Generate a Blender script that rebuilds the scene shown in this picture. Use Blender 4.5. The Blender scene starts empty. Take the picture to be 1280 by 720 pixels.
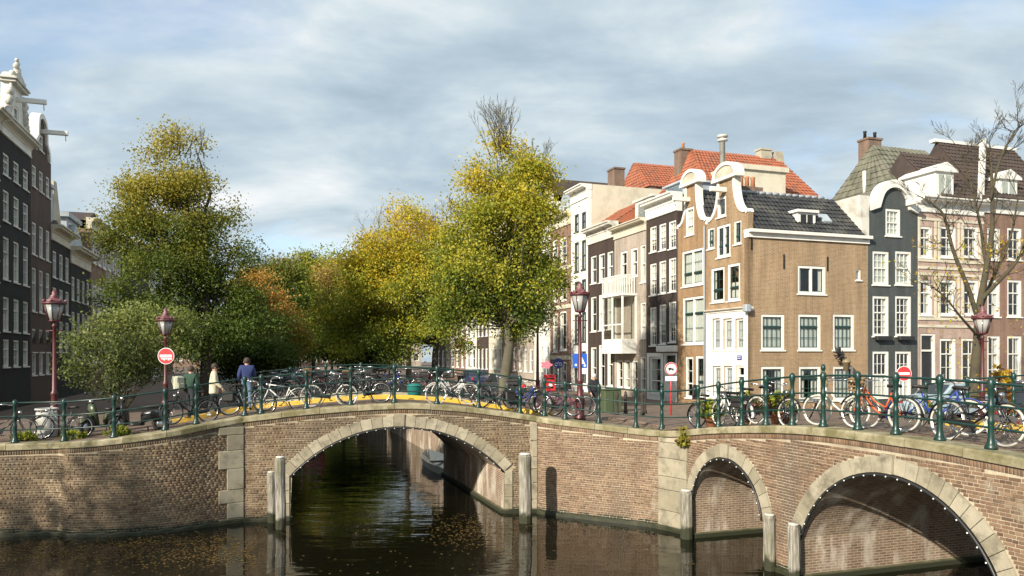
import bpy, bmesh, math, random
import numpy as np
from mathutils import Matrix, Vector
R = math.radians
random.seed(7); NR = np.random.default_rng(11)
sc = bpy.context.scene
col = sc.collection
F, HY, H = 950.0, 445.0, 5.0           # focal length in photo pixels, horizon row, eye height above the water
# ------------------------------------------------------------------ camera
cd = bpy.data.cameras.new('camera'); cam = bpy.data.objects.new('camera', cd); col.objects.link(cam)
cam.location = (0, 0, H); cam.rotation_euler = (R(90), 0, 0)
cd.sensor_width = 36; cd.lens = F/1280*36; cd.shift_y = (HY-360)/1280; cd.clip_end = 3000; cd.clip_start = .1
sc.camera = cam
# ------------------------------------------------------------------ light
SUN_EL = R(25); SUN_AZ = math.atan2(.62, .79)     # direction the light travels in plan: (sin, cos)
sd = bpy.data.lights.new('sun', 'SUN'); sun = bpy.data.objects.new('sun', sd); col.objects.link(sun)
sd.energy = 5.0; sd.angle = R(.6); sd.color = (1, .92, .78)
tr = Vector((math.sin(SUN_AZ)*math.cos(SUN_EL), math.cos(SUN_AZ)*math.cos(SUN_EL), -math.sin(SUN_EL)))
sun.rotation_euler = tr.to_track_quat('-Z', 'Y').to_euler(); sun.location = (-20, -20, 30)
w = bpy.data.worlds.new('World'); sc.world = w; w.use_nodes = True
nt = w.node_tree; N = nt.nodes; L = nt.links; N.clear()
def wn(t, **k):
    n = N.new(t)
    for a, b in k.items(): setattr(n, a, b)
    return n
wo = wn('ShaderNodeOutputWorld'); b1 = wn('ShaderNodeBackground'); b2 = wn('ShaderNodeBackground'); mx = wn('ShaderNodeMixShader')
sky = wn('ShaderNodeTexSky', sky_type='NISHITA', sun_disc=False, sun_elevation=SUN_EL, sun_rotation=SUN_AZ+math.pi, air_density=1.0, dust_density=.6, ozone_density=1.6)
L.new(sky.outputs[0], b1.inputs[0]); b1.inputs[1].default_value = .15
tc = wn('ShaderNodeTexCoord'); sp = wn('ShaderNodeSeparateXYZ'); L.new(tc.outputs['Generated'], sp.inputs[0])
za = wn('ShaderNodeMath', operation='ADD'); za.inputs[1].default_value = .28; L.new(sp.outputs[2], za.inputs[0])
dv = []
for i in (0, 1):
    d = wn('ShaderNodeMath', operation='DIVIDE'); L.new(sp.outputs[i], d.inputs[0]); L.new(za.outputs[0], d.inputs[1]); dv.append(d)
cb = wn('ShaderNodeCombineXYZ'); L.new(dv[0].outputs[0], cb.inputs[0]); L.new(dv[1].outputs[0], cb.inputs[1])
def wnoise(scale, det, off, rough=.55, sx=1, sy=1):
    mp = wn('ShaderNodeMapping'); mp.inputs['Location'].default_value = off; mp.inputs['Scale'].default_value = (sx, sy, 1)
    L.new(cb.outputs[0], mp.inputs[0])
    n = wn('ShaderNodeTexNoise'); n.inputs['Scale'].default_value = scale; n.inputs['Detail'].default_value = det
    n.inputs['Roughness'].default_value = rough; n.inputs['Distortion'].default_value = .25
    L.new(mp.outputs[0], n.inputs[0]); return n
def wramp(src, pts):
    r = wn('ShaderNodeValToRGB'); e = r.color_ramp.elements
    while len(e) < len(pts): e.new(.5)
    for q, (p, c) in zip(e, pts):
        q.position = p; q.color = (c[0], c[1], c[2], 1) if isinstance(c, tuple) else (c, c, c, 1)
    L.new(src, r.inputs[0]); return r
n1 = wnoise(1.15, 7, (3.1, 1.7, 0), .55, .8, 1.25)
n2 = wnoise(2.2, 9, (8.2, 4.4, 2), .56, .8, 1.2)
cover = wramp(n1.outputs[0], [(.31, 0), (.48, 1)])
ccol = wramp(n2.outputs[0], [(.33, (.38, .485, .57)), (.45, (.49, .60, .685)), (.55, (.63, .725, .775)), (.70, (.90, .92, .93))])
L.new(ccol.outputs[0], b2.inputs[0]); b2.inputs[1].default_value = .73
L.new(cover.outputs[0], mx.inputs[0]); L.new(b1.outputs[0], mx.inputs[1]); L.new(b2.outputs[0], mx.inputs[2]); L.new(mx.outputs[0], wo.inputs[0])
sc.view_settings.view_transform = 'Standard'; sc.view_settings.look = 'None'
sc.view_settings.exposure = 0.55; sc.view_settings.gamma = 1; sc.view_settings.use_curve_mapping = False
# ------------------------------------------------------------------ helpers: placement
def P(px, py, Y): return Vector(((px-640)/F*Y, Y, H-(py-HY)/F*Y))
def XY(px, Y): return ((px-640)/F*Y, Y)
u = Vector((-.319, .948, 0)).normalized()      # the canal that runs away under the single arch
v = Vector((u.y, -u.x, 0))                     # the crossing canal
# ------------------------------------------------------------------ helpers: objects
def tag(o, label=None, cat=None, group=None, kind=None):
    if label: o['label'] = label
    if cat: o['category'] = cat
    if group: o['group'] = group
    if kind: o['kind'] = kind
    return o
def empty(name, loc=(0, 0, 0), rz=0.0, label=None, cat=None, group=None):
    o = bpy.data.objects.new(name, None); col.objects.link(o); o.empty_display_size = .2
    o.location = loc; o.rotation_euler = (0, 0, rz); return tag(o, label, cat, group)
def wm(o):
    m = o.matrix_basis.copy()
    if o.parent: m = wm(o.parent) @ o.matrix_parent_inverse @ m
    return m
def keep(c, p): c.parent = p; c.matrix_parent_inverse = wm(p).inverted()
def copytree(o, parent=None):
    c = o.copy(); col.objects.link(c)
    if parent: c.parent = parent
    for k in list(o.children): copytree(k, c)
    return c
class MB:
    def __init__(s): s.v = []; s.f = []; s.sm = []
    def add(s, vs, fs, M=None, smooth=False):
        b = len(s.v)
        if M is not None: vs = [M @ Vector(q) for q in vs]
        s.v += [tuple(q) for q in vs]; s.f += [tuple(b+i for i in f) for f in fs]; s.sm += [smooth]*len(fs)
        return s
    def box(s, x0, x1, y0, y1, z0, z1, M=None):
        return s.add([(x0,y0,z0),(x1,y0,z0),(x1,y1,z0),(x0,y1,z0),(x0,y0,z1),(x1,y0,z1),(x1,y1,z1),(x0,y1,z1)],
                     [(3,2,1,0),(4,5,6,7),(0,1,5,4),(1,2,6,5),(2,3,7,6),(3,0,4,7)], M)
    def cbox(s, x0, x1, y0, y1, z0, z1, c=.02, M=None):          # box with chamfered edges
        vs = []; fs = []
        for (zz, k) in ((z0, c), (z0+c, 0), (z1-c, 0), (z1, c)):
            X0, X1, Y0, Y1 = x0+k, x1-k, y0+k, y1-k
            vs += [(X0+c,Y0,zz),(X1-c,Y0,zz),(X1,Y0+c,zz),(X1,Y1-c,zz),(X1-c,Y1,zz),(X0+c,Y1,zz),(X0,Y1-c,zz),(X0,Y0+c,zz)]
        for a in range(3):
            for i in range(8): fs.append((a*8+i, a*8+(i+1)%8, a*8+8+(i+1)%8, a*8+8+i))
        fs.append(tuple(range(7, -1, -1))); fs.append(tuple(range(24, 32)))
        return s.add(vs, fs, M)
    def tube(s, pts, r, n=6, M=None, closed=False, smooth=True):
        pts = [Vector(p) for p in pts]; m = len(pts)
        if not hasattr(r, '__len__'): r = [r]*m
        vs = []; fs = []; nrm = None
        for i, p in enumerate(pts):
            if closed: t = pts[(i+1) % m]-pts[i-1]
            else: t = pts[min(i+1, m-1)]-pts[max(i-1, 0)]
            t = t.normalized() if t.length > 1e-9 else Vector((0, 0, 1))
            if nrm is None:
                a = Vector((0, 0, 1)) if abs(t.z) < .9 else Vector((1, 0, 0)); nrm = t.cross(a).normalized()
            nrm = (nrm-t*nrm.dot(t)).normalized(); bn = t.cross(nrm)
            for k in range(n):
                an = 2*math.pi*k/n; vs.append(p+(nrm*math.cos(an)+bn*math.sin(an))*r[i])
        for i in range(m if closed else m-1):
            j = (i+1) % m
            for k in range(n): fs.append((i*n+k, i*n+(k+1) % n, j*n+(k+1) % n, j*n+k))
        if not closed: fs.append(tuple(range(n-1, -1, -1))); fs.append(tuple((m-1)*n+k for k in range(n)))
        return s.add(vs, fs, M, smooth)
    def lathe(s, prof, n=12, o=(0, 0, 0), M=None, smooth=True, a0=0.0):
        vs = []; fs = []; m = len(prof)
        for (r, z) in prof:
            for k in range(n):
                an = a0+2*math.pi*k/n; vs.append((o[0]+r*math.cos(an), o[1]+r*math.sin(an), o[2]+z))
        for i in range(m-1):
            for k in range(n): fs.append((i*n+k, i*n+(k+1) % n, (i+1)*n+(k+1) % n, (i+1)*n+k))
        fs.append(tuple(range(n-1, -1, -1))); fs.append(tuple((m-1)*n+k for k in range(n)))
        return s.add(vs, fs, M, smooth)
    def prism(s, poly, y0, y1, M=None):                          # outline in x,z extruded along y; outline runs counter-clockwise seen from -y
        n = len(poly)
        vs = [(x, y0, z) for x, z in poly]+[(x, y1, z) for x, z in poly]
        fs = [tuple(range(n)), tuple(range(2*n-1, n-1, -1))]+[(i, n+i, n+(i+1) % n, (i+1) % n) for i in range(n)]
        return s.add(vs, fs, M)
    def ball(s, c, r, n=8, sz=1.0, M=None):
        m = max(4, n//2+1)
        prof = [(max(r*math.sin(math.pi*i/m), 1e-4), -r*sz*math.cos(math.pi*i/m)) for i in range(m+1)]
        return s.lathe(prof, n, c, M)
    def mesh(s, name, mat):
        me = bpy.data.meshes.new(name); me.from_pydata(s.v, [], s.f)
        for m_ in (mat if isinstance(mat, (list, tuple)) else [mat]): me.materials.append(m_)
        me.polygons.foreach_set('use_smooth', s.sm); me.update(); return me
    def build(s, name, mat, parent=None, kp=False, uv=False):
        me = s.mesh(name, mat)
        if uv: boxuv(me)
        o = bpy.data.objects.new(name, me); col.objects.link(o)
        if parent is not None:
            if kp: keep(o, parent)
            else: o.parent = parent
        return o
def boxuv(me):                                                    # metres along the face and up, for brick and tile textures
    lay = me.uv_layers.new(name='UVMap'); vs = me.vertices
    for p in me.polygons:
        n = p.normal
        for li in p.loop_indices:
            c = vs[me.loops[li].vertex_index].co
            if abs(n.z) > .75: q = (c.x, c.y)
            elif abs(n.x) > abs(n.y): q = (c.y, c.z)
            else: q = (c.x, c.z)
            lay.data[li].uv = q
def npmesh(name, verts, faces4, mat, colr=None, parent=None):
    me = bpy.data.meshes.new(name); nv = len(verts); nf = len(faces4)
    me.vertices.add(nv); me.vertices.foreach_set('co', np.ascontiguousarray(verts, dtype=np.float32).ravel())
    me.loops.add(nf*4); me.loops.foreach_set('vertex_index', np.ascontiguousarray(faces4, dtype=np.int32).ravel())
    me.polygons.add(nf); me.polygons.foreach_set('loop_start', np.arange(0, nf*4, 4, dtype=np.int32))
    me.materials.append(mat); me.update(calc_edges=True)
    if colr is not None:
        a = me.color_attributes.new('leaf_colour', 'FLOAT_COLOR', 'POINT')
        a.data.foreach_set('color', np.ascontiguousarray(np.concatenate([colr, np.ones((nv, 1))], 1), dtype=np.float32).ravel())
    o = bpy.data.objects.new(name, me); col.objects.link(o)
    if parent is not None: keep(o, parent)
    return o
# ------------------------------------------------------------------ materials
MATS = {}
def newmat(name):
    m = bpy.data.materials.new(name); m.use_nodes = True; t = m.node_tree; bs = t.nodes['Principled BSDF']
    MATS[name] = m; return m, t, bs
def nd(t, typ, **k):
    n = t.nodes.new(typ)
    for a, b in k.items(): setattr(n, a, b)
    return n
def c4(c): return (c[0], c[1], c[2], 1)
def mix(t, fac, a, b, mode='MIX'):
    n = nd(t, 'ShaderNodeMix', data_type='RGBA', blend_type=mode)
    for s, x in ((n.inputs[0], fac), (n.inputs[6], a), (n.inputs[7], b)):
        if isinstance(x, bpy.types.NodeSocket): t.links.new(x, s)
        elif isinstance(x, (int, float)): s.default_value = x
        else: s.default_value = c4(x)
    return n.outputs[2]
def noise(t, scale, det=4, vec=None, rough=.55, sc3=None):
    n = nd(t, 'ShaderNodeTexNoise'); n.inputs['Scale'].default_value = scale; n.inputs['Detail'].default_value = det; n.inputs['Roughness'].default_value = rough
    if vec is None: vec = nd(t, 'ShaderNodeNewGeometry').outputs['Position']
    if sc3:
        mp = nd(t, 'ShaderNodeMapping'); mp.inputs['Scale'].default_value = sc3; t.links.new(vec, mp.inputs[0]); vec = mp.outputs[0]
    t.links.new(vec, n.inputs['Vector']); return n.outputs[0]
def ramp(t, src, a, b, ca=(0, 0, 0), cb_=(1, 1, 1)):
    r = nd(t, 'ShaderNodeValToRGB'); e = r.color_ramp.elements
    e[0].position = a; e[0].color = c4(ca); e[1].position = b; e[1].color = c4(cb_); t.links.new(src, r.inputs[0]); return r.outputs[0]
def bump(t, bs, src, dist=.01, strength=.6):
    b = nd(t, 'ShaderNodeBump'); b.inputs['Strength'].default_value = strength; b.inputs['Distance'].default_value = dist
    t.links.new(src, b.inputs['Height']); t.links.new(b.outputs[0], bs.inputs['Normal'])
def plain(name, c, rough=.6, var=.25, scale=6, metal=0.0, dirt=None, dscale=1.5, bmp=0.0, da=.45, db=.7, spec=None):
    m, t, bs = newmat(name)
    k = noise(t, scale, 5)
    cc = mix(t, k, tuple(x*(1-var) for x in c), tuple(min(1, x*(1+var)) for x in c))
    if dirt: cc = mix(t, ramp(t, noise(t, dscale, 6), da, db), cc, dirt)
    t.links.new(cc, bs.inputs['Base Color']); bs.inputs['Roughness'].default_value = rough; bs.inputs['Metallic'].default_value = metal
    if spec is not None: bs.inputs['Specular IOR Level'].default_value = spec
    if bmp: bump(t, bs, noise(t, scale*6, 4), bmp)
    return m
def brickmat(name, c1, c2, mortar, bw=.21, rh=.062, ms=.011, dirt=(.08, .06, .045), damt=.35, rough=.85, dsc=.8, d0=.42, d1=.75, dsc3=None):
    m, t, bs = newmat(name)
    uvn = nd(t, 'ShaderNodeUVMap')
    b = nd(t, 'ShaderNodeTexBrick'); b.inputs['Scale'].default_value = 1; b.inputs['Brick Width'].default_value = bw; b.inputs['Row Height'].default_value = rh
    b.inputs['Mortar Size'].default_value = ms; b.inputs['Mortar Smooth'].default_value = .15; b.inputs['Bias'].default_value = 0
    b.inputs['Color1'].default_value = c4(c1); b.inputs['Color2'].default_value = c4(c2); b.inputs['Mortar'].default_value = c4(mortar)
    t.links.new(uvn.outputs[0], b.inputs['Vector'])
    cc = mix(t, ramp(t, noise(t, dsc, 7, rough=.62, sc3=dsc3), d0, d1), b.outputs['Color'], dirt)
    mm = mix(t, damt, b.outputs['Color'], cc)
    mm = mix(t, .35, mm, mix(t, noise(t, 9, 3), (.55, .55, .55), (1.35, 1.35, 1.35)), 'MULTIPLY')
    mm = mix(t, .8, mm, mix(t, ramp(t, noise(t, 1.3, 7, sc3=(2, 2, .22), rough=.65), .3, .7), (.62, .60, .58), (1.28, 1.27, 1.25)), 'MULTIPLY')
    t.links.new(mm, bs.inputs['Base Color']); bs.inputs['Roughness'].default_value = rough
    inv = nd(t, 'ShaderNodeMath', operation='SUBTRACT'); inv.inputs[0].default_value = 1; t.links.new(b.outputs['Fac'], inv.inputs[1])
    bump(t, bs, inv.outputs[0], .008, .7)
    return m
def wallbrick(name, stops, stain, green=True, pale=None):
    # bricks modelled one by one: the colour of each from its own random value, with weathering that has its own shape
    m, t, bs = newmat(name)
    at = nd(t, 'ShaderNodeAttribute', attribute_name='tint'); oi = nd(t, 'ShaderNodeObjectInfo')
    ad = nd(t, 'ShaderNodeMath', operation='ADD'); t.links.new(at.outputs['Fac'], ad.inputs[0]); t.links.new(oi.outputs['Random'], ad.inputs[1])
    fr = nd(t, 'ShaderNodeMath', operation='FRACT'); t.links.new(ad.outputs[0], fr.inputs[0])
    r = nd(t, 'ShaderNodeValToRGB'); e = r.color_ramp.elements
    while len(e) < len(stops): e.new(.5)
    for i, (q, c) in enumerate(zip(e, stops)): q.position = i/(len(stops)-1); q.color = c4(c)
    t.links.new(fr.outputs[0], r.inputs[0]); cc = r.outputs[0]
    cc = mix(t, .5, cc, mix(t, noise(t, 30, 4), (.55, .55, .55), (1.4, 1.4, 1.4)), 'MULTIPLY')
    cc = mix(t, ramp(t, noise(t, .9, 6, sc3=(1, 1, .5)), .50, .68), cc, stain)
    if pale: cc = mix(t, ramp(t, noise(t, 1.3, 7, sc3=(1, 1, .8), rough=.7), .60, .72), cc, pale)
    if green:
        z = nd(t, 'ShaderNodeSeparateXYZ'); t.links.new(nd(t, 'ShaderNodeNewGeometry').outputs['Position'], z.inputs[0])
        k = nd(t, 'ShaderNodeMath', operation='MULTIPLY_ADD'); t.links.new(noise(t, 2.2, 4), k.inputs[0]); k.inputs[1].default_value = -.35; t.links.new(z.outputs[2], k.inputs[2])
        cc = mix(t, ramp(t, k.outputs[0], -.07, .03, (1, 1, 1), (0, 0, 0)), cc, (.02, .022, .01))
    t.links.new(cc, bs.inputs['Base Color']); bs.inputs['Roughness'].default_value = .85
    bump(t, bs, noise(t, 60, 4), .004)
    return m
def stonemat(name, a, b, dirt, d0, d1):                            # each stone its own tone, weathered
    m, t, bs = newmat(name); oi = nd(t, 'ShaderNodeObjectInfo')
    cc = mix(t, oi.outputs['Random'], a, b); cc = mix(t, .6, cc, mix(t, noise(t, 5, 6), (.6, .6, .6), (1.4, 1.4, 1.4)), 'MULTIPLY')
    cc = mix(t, ramp(t, noise(t, 2.2, 7, rough=.65), d0, d1), cc, dirt)
    z = nd(t, 'ShaderNodeSeparateXYZ'); t.links.new(nd(t, 'ShaderNodeNewGeometry').outputs['Position'], z.inputs[0])
    cc = mix(t, ramp(t, z.outputs[2], .10, .18, (1, 1, 1), (0, 0, 0)), cc, (.022, .026, .010))
    t.links.new(cc, bs.inputs['Base Color']); bs.inputs['Roughness'].default_value = .88; bump(t, bs, noise(t, 24, 5), .012)
wallbrick('brick_brown', [(.075,.046,.027),(.165,.108,.062),(.21,.144,.084),(.14,.087,.05),(.235,.168,.10),(.105,.065,.038),(.188,.125,.072)], (.105, .076, .05))
wallbrick('brick_red', [(.10,.054,.032),(.185,.106,.062),(.225,.138,.083),(.152,.085,.05),(.25,.162,.10),(.114,.067,.041),(.20,.119,.07)], (.13, .088, .06), pale=(.30, .245, .18))
plain('mortar', (.43, .37, .27), .95, .3, 12, dirt=(.24, .19, .13))
plain('mortar_dark', (.41, .345, .24), .95, .35, 12, dirt=(.17, .135, .09))
stonemat('sandstone', (.26, .225, .155), (.38, .335, .245), (.15, .13, .09), .50, .68)
stonemat('sandstone_moss', (.26, .225, .14), (.38, .33, .215), (.155, .135, .06), .42, .60)
brickmat('vault_brick', (.17, .10, .068), (.28, .18, .12), (.36, .31, .23), dirt=(.58, .53, .45), damt=.9, dsc=1.2, d0=.49, d1=.66, dsc3=(1.6, 1.6, .5))
brickmat('paving', (.17, .115, .085), (.22, .15, .11), (.09, .075, .06), .2, .1, .008)
plain('algae', (.022, .025, .010), .55, .5, 6, dirt=(.05, .045, .02), dscale=3)
plain('asphalt', (.10, .09, .085), .9, .2, 3)
plain('yellow_paint', (.66, .42, .045), .7, .15, 5, dirt=(.30, .22, .08), dscale=2.2, da=.55, db=.75)
plain('rail_green', (.006, .034, .027), .35, .25, 8, dirt=(.045, .05, .035), dscale=6, da=.55, db=.72)
plain('lamp_red', (.095, .018, .021), .42, .25, 6, dirt=(.07, .03, .03), dscale=5)
def woodmat():
    m, t, bs = newmat('wood_pile'); g = noise(t, 3, 6, sc3=(9, 9, .7))
    cc = mix(t, ramp(t, g, .35, .68), (.13, .115, .09), (.40, .37, .31)); cc = mix(t, ramp(t, noise(t, 1.5, 5), .5, .7), cc, (.16, .15, .10))
    z = nd(t, 'ShaderNodeSeparateXYZ'); t.links.new(nd(t, 'ShaderNodeNewGeometry').outputs['Position'], z.inputs[0]); k = nd(t, 'ShaderNodeMath', operation='MULTIPLY_ADD'); t.links.new(noise(t, 3, 4), k.inputs[0]); k.inputs[1].default_value = -.5; t.links.new(z.outputs[2], k.inputs[2])
    cc = mix(t, ramp(t, k.outputs[0], -.12, .12, (1, 1, 1), (0, 0, 0)), cc, (.03, .032, .015))
    t.links.new(cc, bs.inputs['Base Color']); bs.inputs['Roughness'].default_value = .9; bump(t, bs, g, .03)
woodmat()
plain('white', (.74, .72, .66), .55, .06, 2, dirt=(.50, .47, .40), dscale=1.2, da=.52, db=.85)
plain('cream', (.60, .55, .43), .6, .08, 2, dirt=(.42, .37, .28), dscale=1.2, da=.5, db=.8)
plain('stone_white', (.60, .57, .50), .75, .12, 4, dirt=(.28, .26, .22), dscale=1.6, da=.48, db=.75)
plain('black_paint', (.022, .022, .022), .45, .2, 4)
plain('iron', (.012, .012, .012), .5, .2, 4)
plain('rubber', (.018, .018, .018), .8, .2, 10)
plain('white_rubber', (.55, .52, .45), .7, .15, 10, dirt=(.25, .23, .2))
plain('chrome', (.55, .55, .55), .28, .1, 10, metal=1.0)
plain('saddle_black', (.02, .018, .016), .5, .2, 9)
plain('wicker', (.23, .15, .075), .85, .35, 30)
plain('zinc', (.38, .42, .45), .5, .15, 2, dirt=(.26, .29, .31))
plain('lead_flashing', (.30, .32, .34), .6, .15, 2)
plain('slate_paint', (.052, .063, .062), .6, .12, 3)
plain('pot_terracotta', (.42, .17, .08), .8, .2, 8)
plain('cloth_white', (.66, .65, .60), .9, .08, 5)
plain('cloth_sheer', (.58, .60, .55), .9, .1, 5)
plain('ochre_plaster', (.50, .46, .36), .85, .15, 1.5, dirt=(.30, .27, .20), dscale=.8)
plain('skin', (.50, .30, .22), .6, .1, 20)
plain('bin_grey', (.42, .41, .38), .6, .15, 4, dirt=(.25, .24, .2), dscale=4)
plain('teal_plastic', (.012, .15, .135), .45, .15, 5)
plain('flower_red', (.45, .03, .03), .7, .3, 9)
plain('bulb_white', (.75, .75, .72), .3, .05, 5)
plain('bark', (.10, .085, .06), .95, .4, 9, dirt=(.13, .13, .07), dscale=3, bmp=.02)
plain('bark_dark', (.045, .038, .03), .95, .4, 9, bmp=.02)
plain('bark_moss', (.075, .064, .036), .95, .4, 6, dirt=(.055, .045, .032), dscale=2.5, bmp=.02)
brickmat('house_ochre', (.235, .138, .068), (.33, .205, .108), (.42, .335, .225), dirt=(.27, .16, .08), damt=.3)
brickmat('house_ochre_dark', (.25, .135, .06), (.33, .19, .09), (.36, .27, .17), dirt=(.25, .14, .07), damt=.3)
brickmat('house_darkbrown', (.042, .026, .022), (.06, .038, .031), (.045, .035, .03), damt=.2)
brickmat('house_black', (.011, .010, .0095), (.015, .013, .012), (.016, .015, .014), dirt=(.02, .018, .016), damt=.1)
brickmat('house_brown', (.046, .026, .020), (.064, .037, .028), (.06, .046, .038), dirt=(.04, .028, .022), damt=.2)
brickmat('house_warmbrown', (.085, .046, .031), (.11, .062, .042), (.09, .068, .054), dirt=(.05, .034, .026), damt=.25)
brickmat('house_taupe', (.36, .29, .235), (.42, .345, .285), (.44, .39, .33), damt=.2)
brickmat('house_redbrown', (.20, .085, .055), (.26, .12, .08), (.30, .24, .19), damt=.2)
brickmat('house_pink', (.40, .25, .20), (.47, .31, .25), (.48, .40, .34), damt=.2)
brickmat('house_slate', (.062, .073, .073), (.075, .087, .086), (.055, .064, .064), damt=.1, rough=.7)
brickmat('chimney_brick', (.15, .085, .055), (.21, .12, .08), (.24, .19, .15), damt=.5)
plain('tile_orange', (.34, .105, .05), .75, .4, 5, dirt=(.18, .085, .055), dscale=2.0)
plain('tile_black', (.030, .030, .031), .5, .35, 4, dirt=(.07, .068, .06), dscale=1.0, da=.5, db=.62)
plain('tile_moss', (.155, .15, .11), .85, .45, 4, dirt=(.085, .085, .06), dscale=1.4)
plain('tile_brown', (.062, .042, .034), .8, .35, 4, dirt=(.035, .028, .025), dscale=1.2)
plain('door_green', (.02, .05, .045), .4, .1, 4)
plain('glass_lantern', (.33, .34, .31), .15, .15, 4)
def glassmat():
    m, t, bs = newmat('glass'); t.nodes.remove(bs); o = t.nodes['Material Output']
    tp = nd(t, 'ShaderNodeBsdfTransparent'); tp.inputs[0].default_value = (.88, .90, .88, 1)
    g = nd(t, 'ShaderNodeBsdfGlossy'); g.inputs['Roughness'].default_value = .03
    lw = nd(t, 'ShaderNodeLayerWeight'); lw.inputs[0].default_value = .5      # the same from both sides, so daylight enters the room
    pw = nd(t, 'ShaderNodeMath', operation='POWER'); t.links.new(lw.outputs['Facing'], pw.inputs[0]); pw.inputs[1].default_value = 3.5
    f = nd(t, 'ShaderNodeMath', operation='MULTIPLY_ADD'); t.links.new(pw.outputs[0], f.inputs[0]); f.inputs[1].default_value = .8; f.inputs[2].default_value = .10
    n = nd(t, 'ShaderNodeBump'); n.inputs['Distance'].default_value = .02; n.inputs['Strength'].default_value = .25
    t.links.new(noise(t, 1.6, 2), n.inputs['Height']); t.links.new(n.outputs[0], g.inputs['Normal'])
    x = nd(t, 'ShaderNodeMixShader'); t.links.new(f.outputs[0], x.inputs[0]); t.links.new(tp.outputs[0], x.inputs[1]); t.links.new(g.outputs[0], x.inputs[2])
    t.links.new(x.outputs[0], o.inputs[0])
glassmat()
def leafmat(name, trans=.42):
    m, t, bs = newmat(name); o = t.nodes['Material Output']
    a = nd(t, 'ShaderNodeAttribute', attribute_name='leaf_colour')
    t.links.new(a.outputs['Color'], bs.inputs['Base Color']); bs.inputs['Roughness'].default_value = .55
    bs.inputs['Specular IOR Level'].default_value = .35
    tl = nd(t, 'ShaderNodeBsdfTranslucent'); t.links.new(mix(t, 1.0, a.outputs['Color'], (1.25, 1.2, .7), 'MULTIPLY'), tl.inputs[0])
    x = nd(t, 'ShaderNodeMixShader'); x.inputs[0].default_value = trans
    t.links.new(bs.outputs[0], x.inputs[1]); t.links.new(tl.outputs[0], x.inputs[2]); t.links.new(x.outputs[0], o.inputs[0])
leafmat('leaf')
def watermat():
    m, t, bs = newmat('water')
    bs.inputs['Base Color'].default_value = (.0055, .0055, .0022, 1); bs.inputs['Roughness'].default_value = .02; bs.inputs['IOR'].default_value = 1.42
    bs.inputs['Specular IOR Level'].default_value = .6
    a = noise(t, .9, 2, sc3=(.55, 1.2, 1)); b = noise(t, 3.4, 2, sc3=(.32, 1.3, 1)); 
    ad = nd(t, 'ShaderNodeMath', operation='MULTIPLY_ADD'); t.links.new(b, ad.inputs[0]); ad.inputs[1].default_value = .34; t.links.new(a, ad.inputs[2])
    bump(t, bs, ad.outputs[0], .038, .5)
watermat()
M = MATS
# ================================================================== the setting: water, streets, walls, bridges
GZ = 2.45
def crom(ps, n=8):                                               # smooth line through points
    ps = [Vector(p) for p in ps]; out = []
    for i in range(len(ps)-1):
        a, b, c, d = ps[max(i-1, 0)], ps[i], ps[i+1], ps[min(i+2, len(ps)-1)]
        for k in range(n):
            t = k/n; out.append(.5*((2*b)+(c-a)*t+(2*a-5*b+4*c-d)*t*t+(3*b-a-3*c+d)*t**3))
    out.append(ps[-1]); return out
def seg(pts):                                                    # pts: (x, y, z of the underside of the coping)
    s = 0; S = [0]
    for a, b in zip(pts, pts[1:]): s += math.hypot(b[0]-a[0], b[1]-a[1]); S.append(s)
    A = np.array([tuple(p) for p in pts]); S = np.array(S)
    def at(q):
        x, y, z = (float(np.interp(q, S, A[:, i])) for i in range(3))
        e = 1e-2; q0, q1 = max(q-e, 0), min(q+e, S[-1])
        dx = float(np.interp(q1, S, A[:, 0])-np.interp(q0, S, A[:, 0])); dy = float(np.interp(q1, S, A[:, 1])-np.interp(q0, S, A[:, 1]))
        l = math.hypot(dx, dy); return Vector((x, y, z)), Vector((dx/l, dy/l, 0)), Vector((-dy/l, dx/l, 0))   # point, tangent, inward normal
    at.L = float(S[-1]); at.pts = pts; return at
LQ = seg(crom([(-60,4.5,2.3), (-23.6,17.8,2.3), (-14.15,21.0,2.38), (-12.13,21.0,2.45), (-10.75,21.12,2.57), (-9.62,21.62,2.72), (-8.81,22.36,2.88), (-8.1,22.9,3.0)]))
LBA, LBD = Vector((-8.1, 22.9, 0)), Vector((.988, .155, 0)).normalized()
LB = seg(crom([tuple(LBA+LBD*t)[:2]+(z,) for t, z in ((0,3.0),(2.2,3.22),(4.6,3.35),(6.8,3.22),(9.0,2.9))]))
RBA, RBD = Vector((4.89, 21.1, 0)), Vector((.345, -.939, 0)).normalized()
e0 = LBA+LBD*9.0
CW = seg(crom([(e0.x,e0.y,2.9), (1.06,23.98,2.87), (2.5,23.15,2.76), (3.94,22.3,2.66), (4.62,21.6,2.70), (4.89,21.1,2.78)]))
RB = seg(crom([tuple(RBA+RBD*t)[:2]+(z,) for t, z in ((0,2.78),(1.77,3.02),(4.4,3.25),(6.8,3.29),(9.5,3.2),(13,2.95),(17,2.7))]))
COP = .18
# water
o = MB().add([(-400,-60,0),(400,-60,0),(400,600,0),(-400,600,0)], [(0,1,2,3)]).build('water', M['water']); tag(o, kind='structure')
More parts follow.
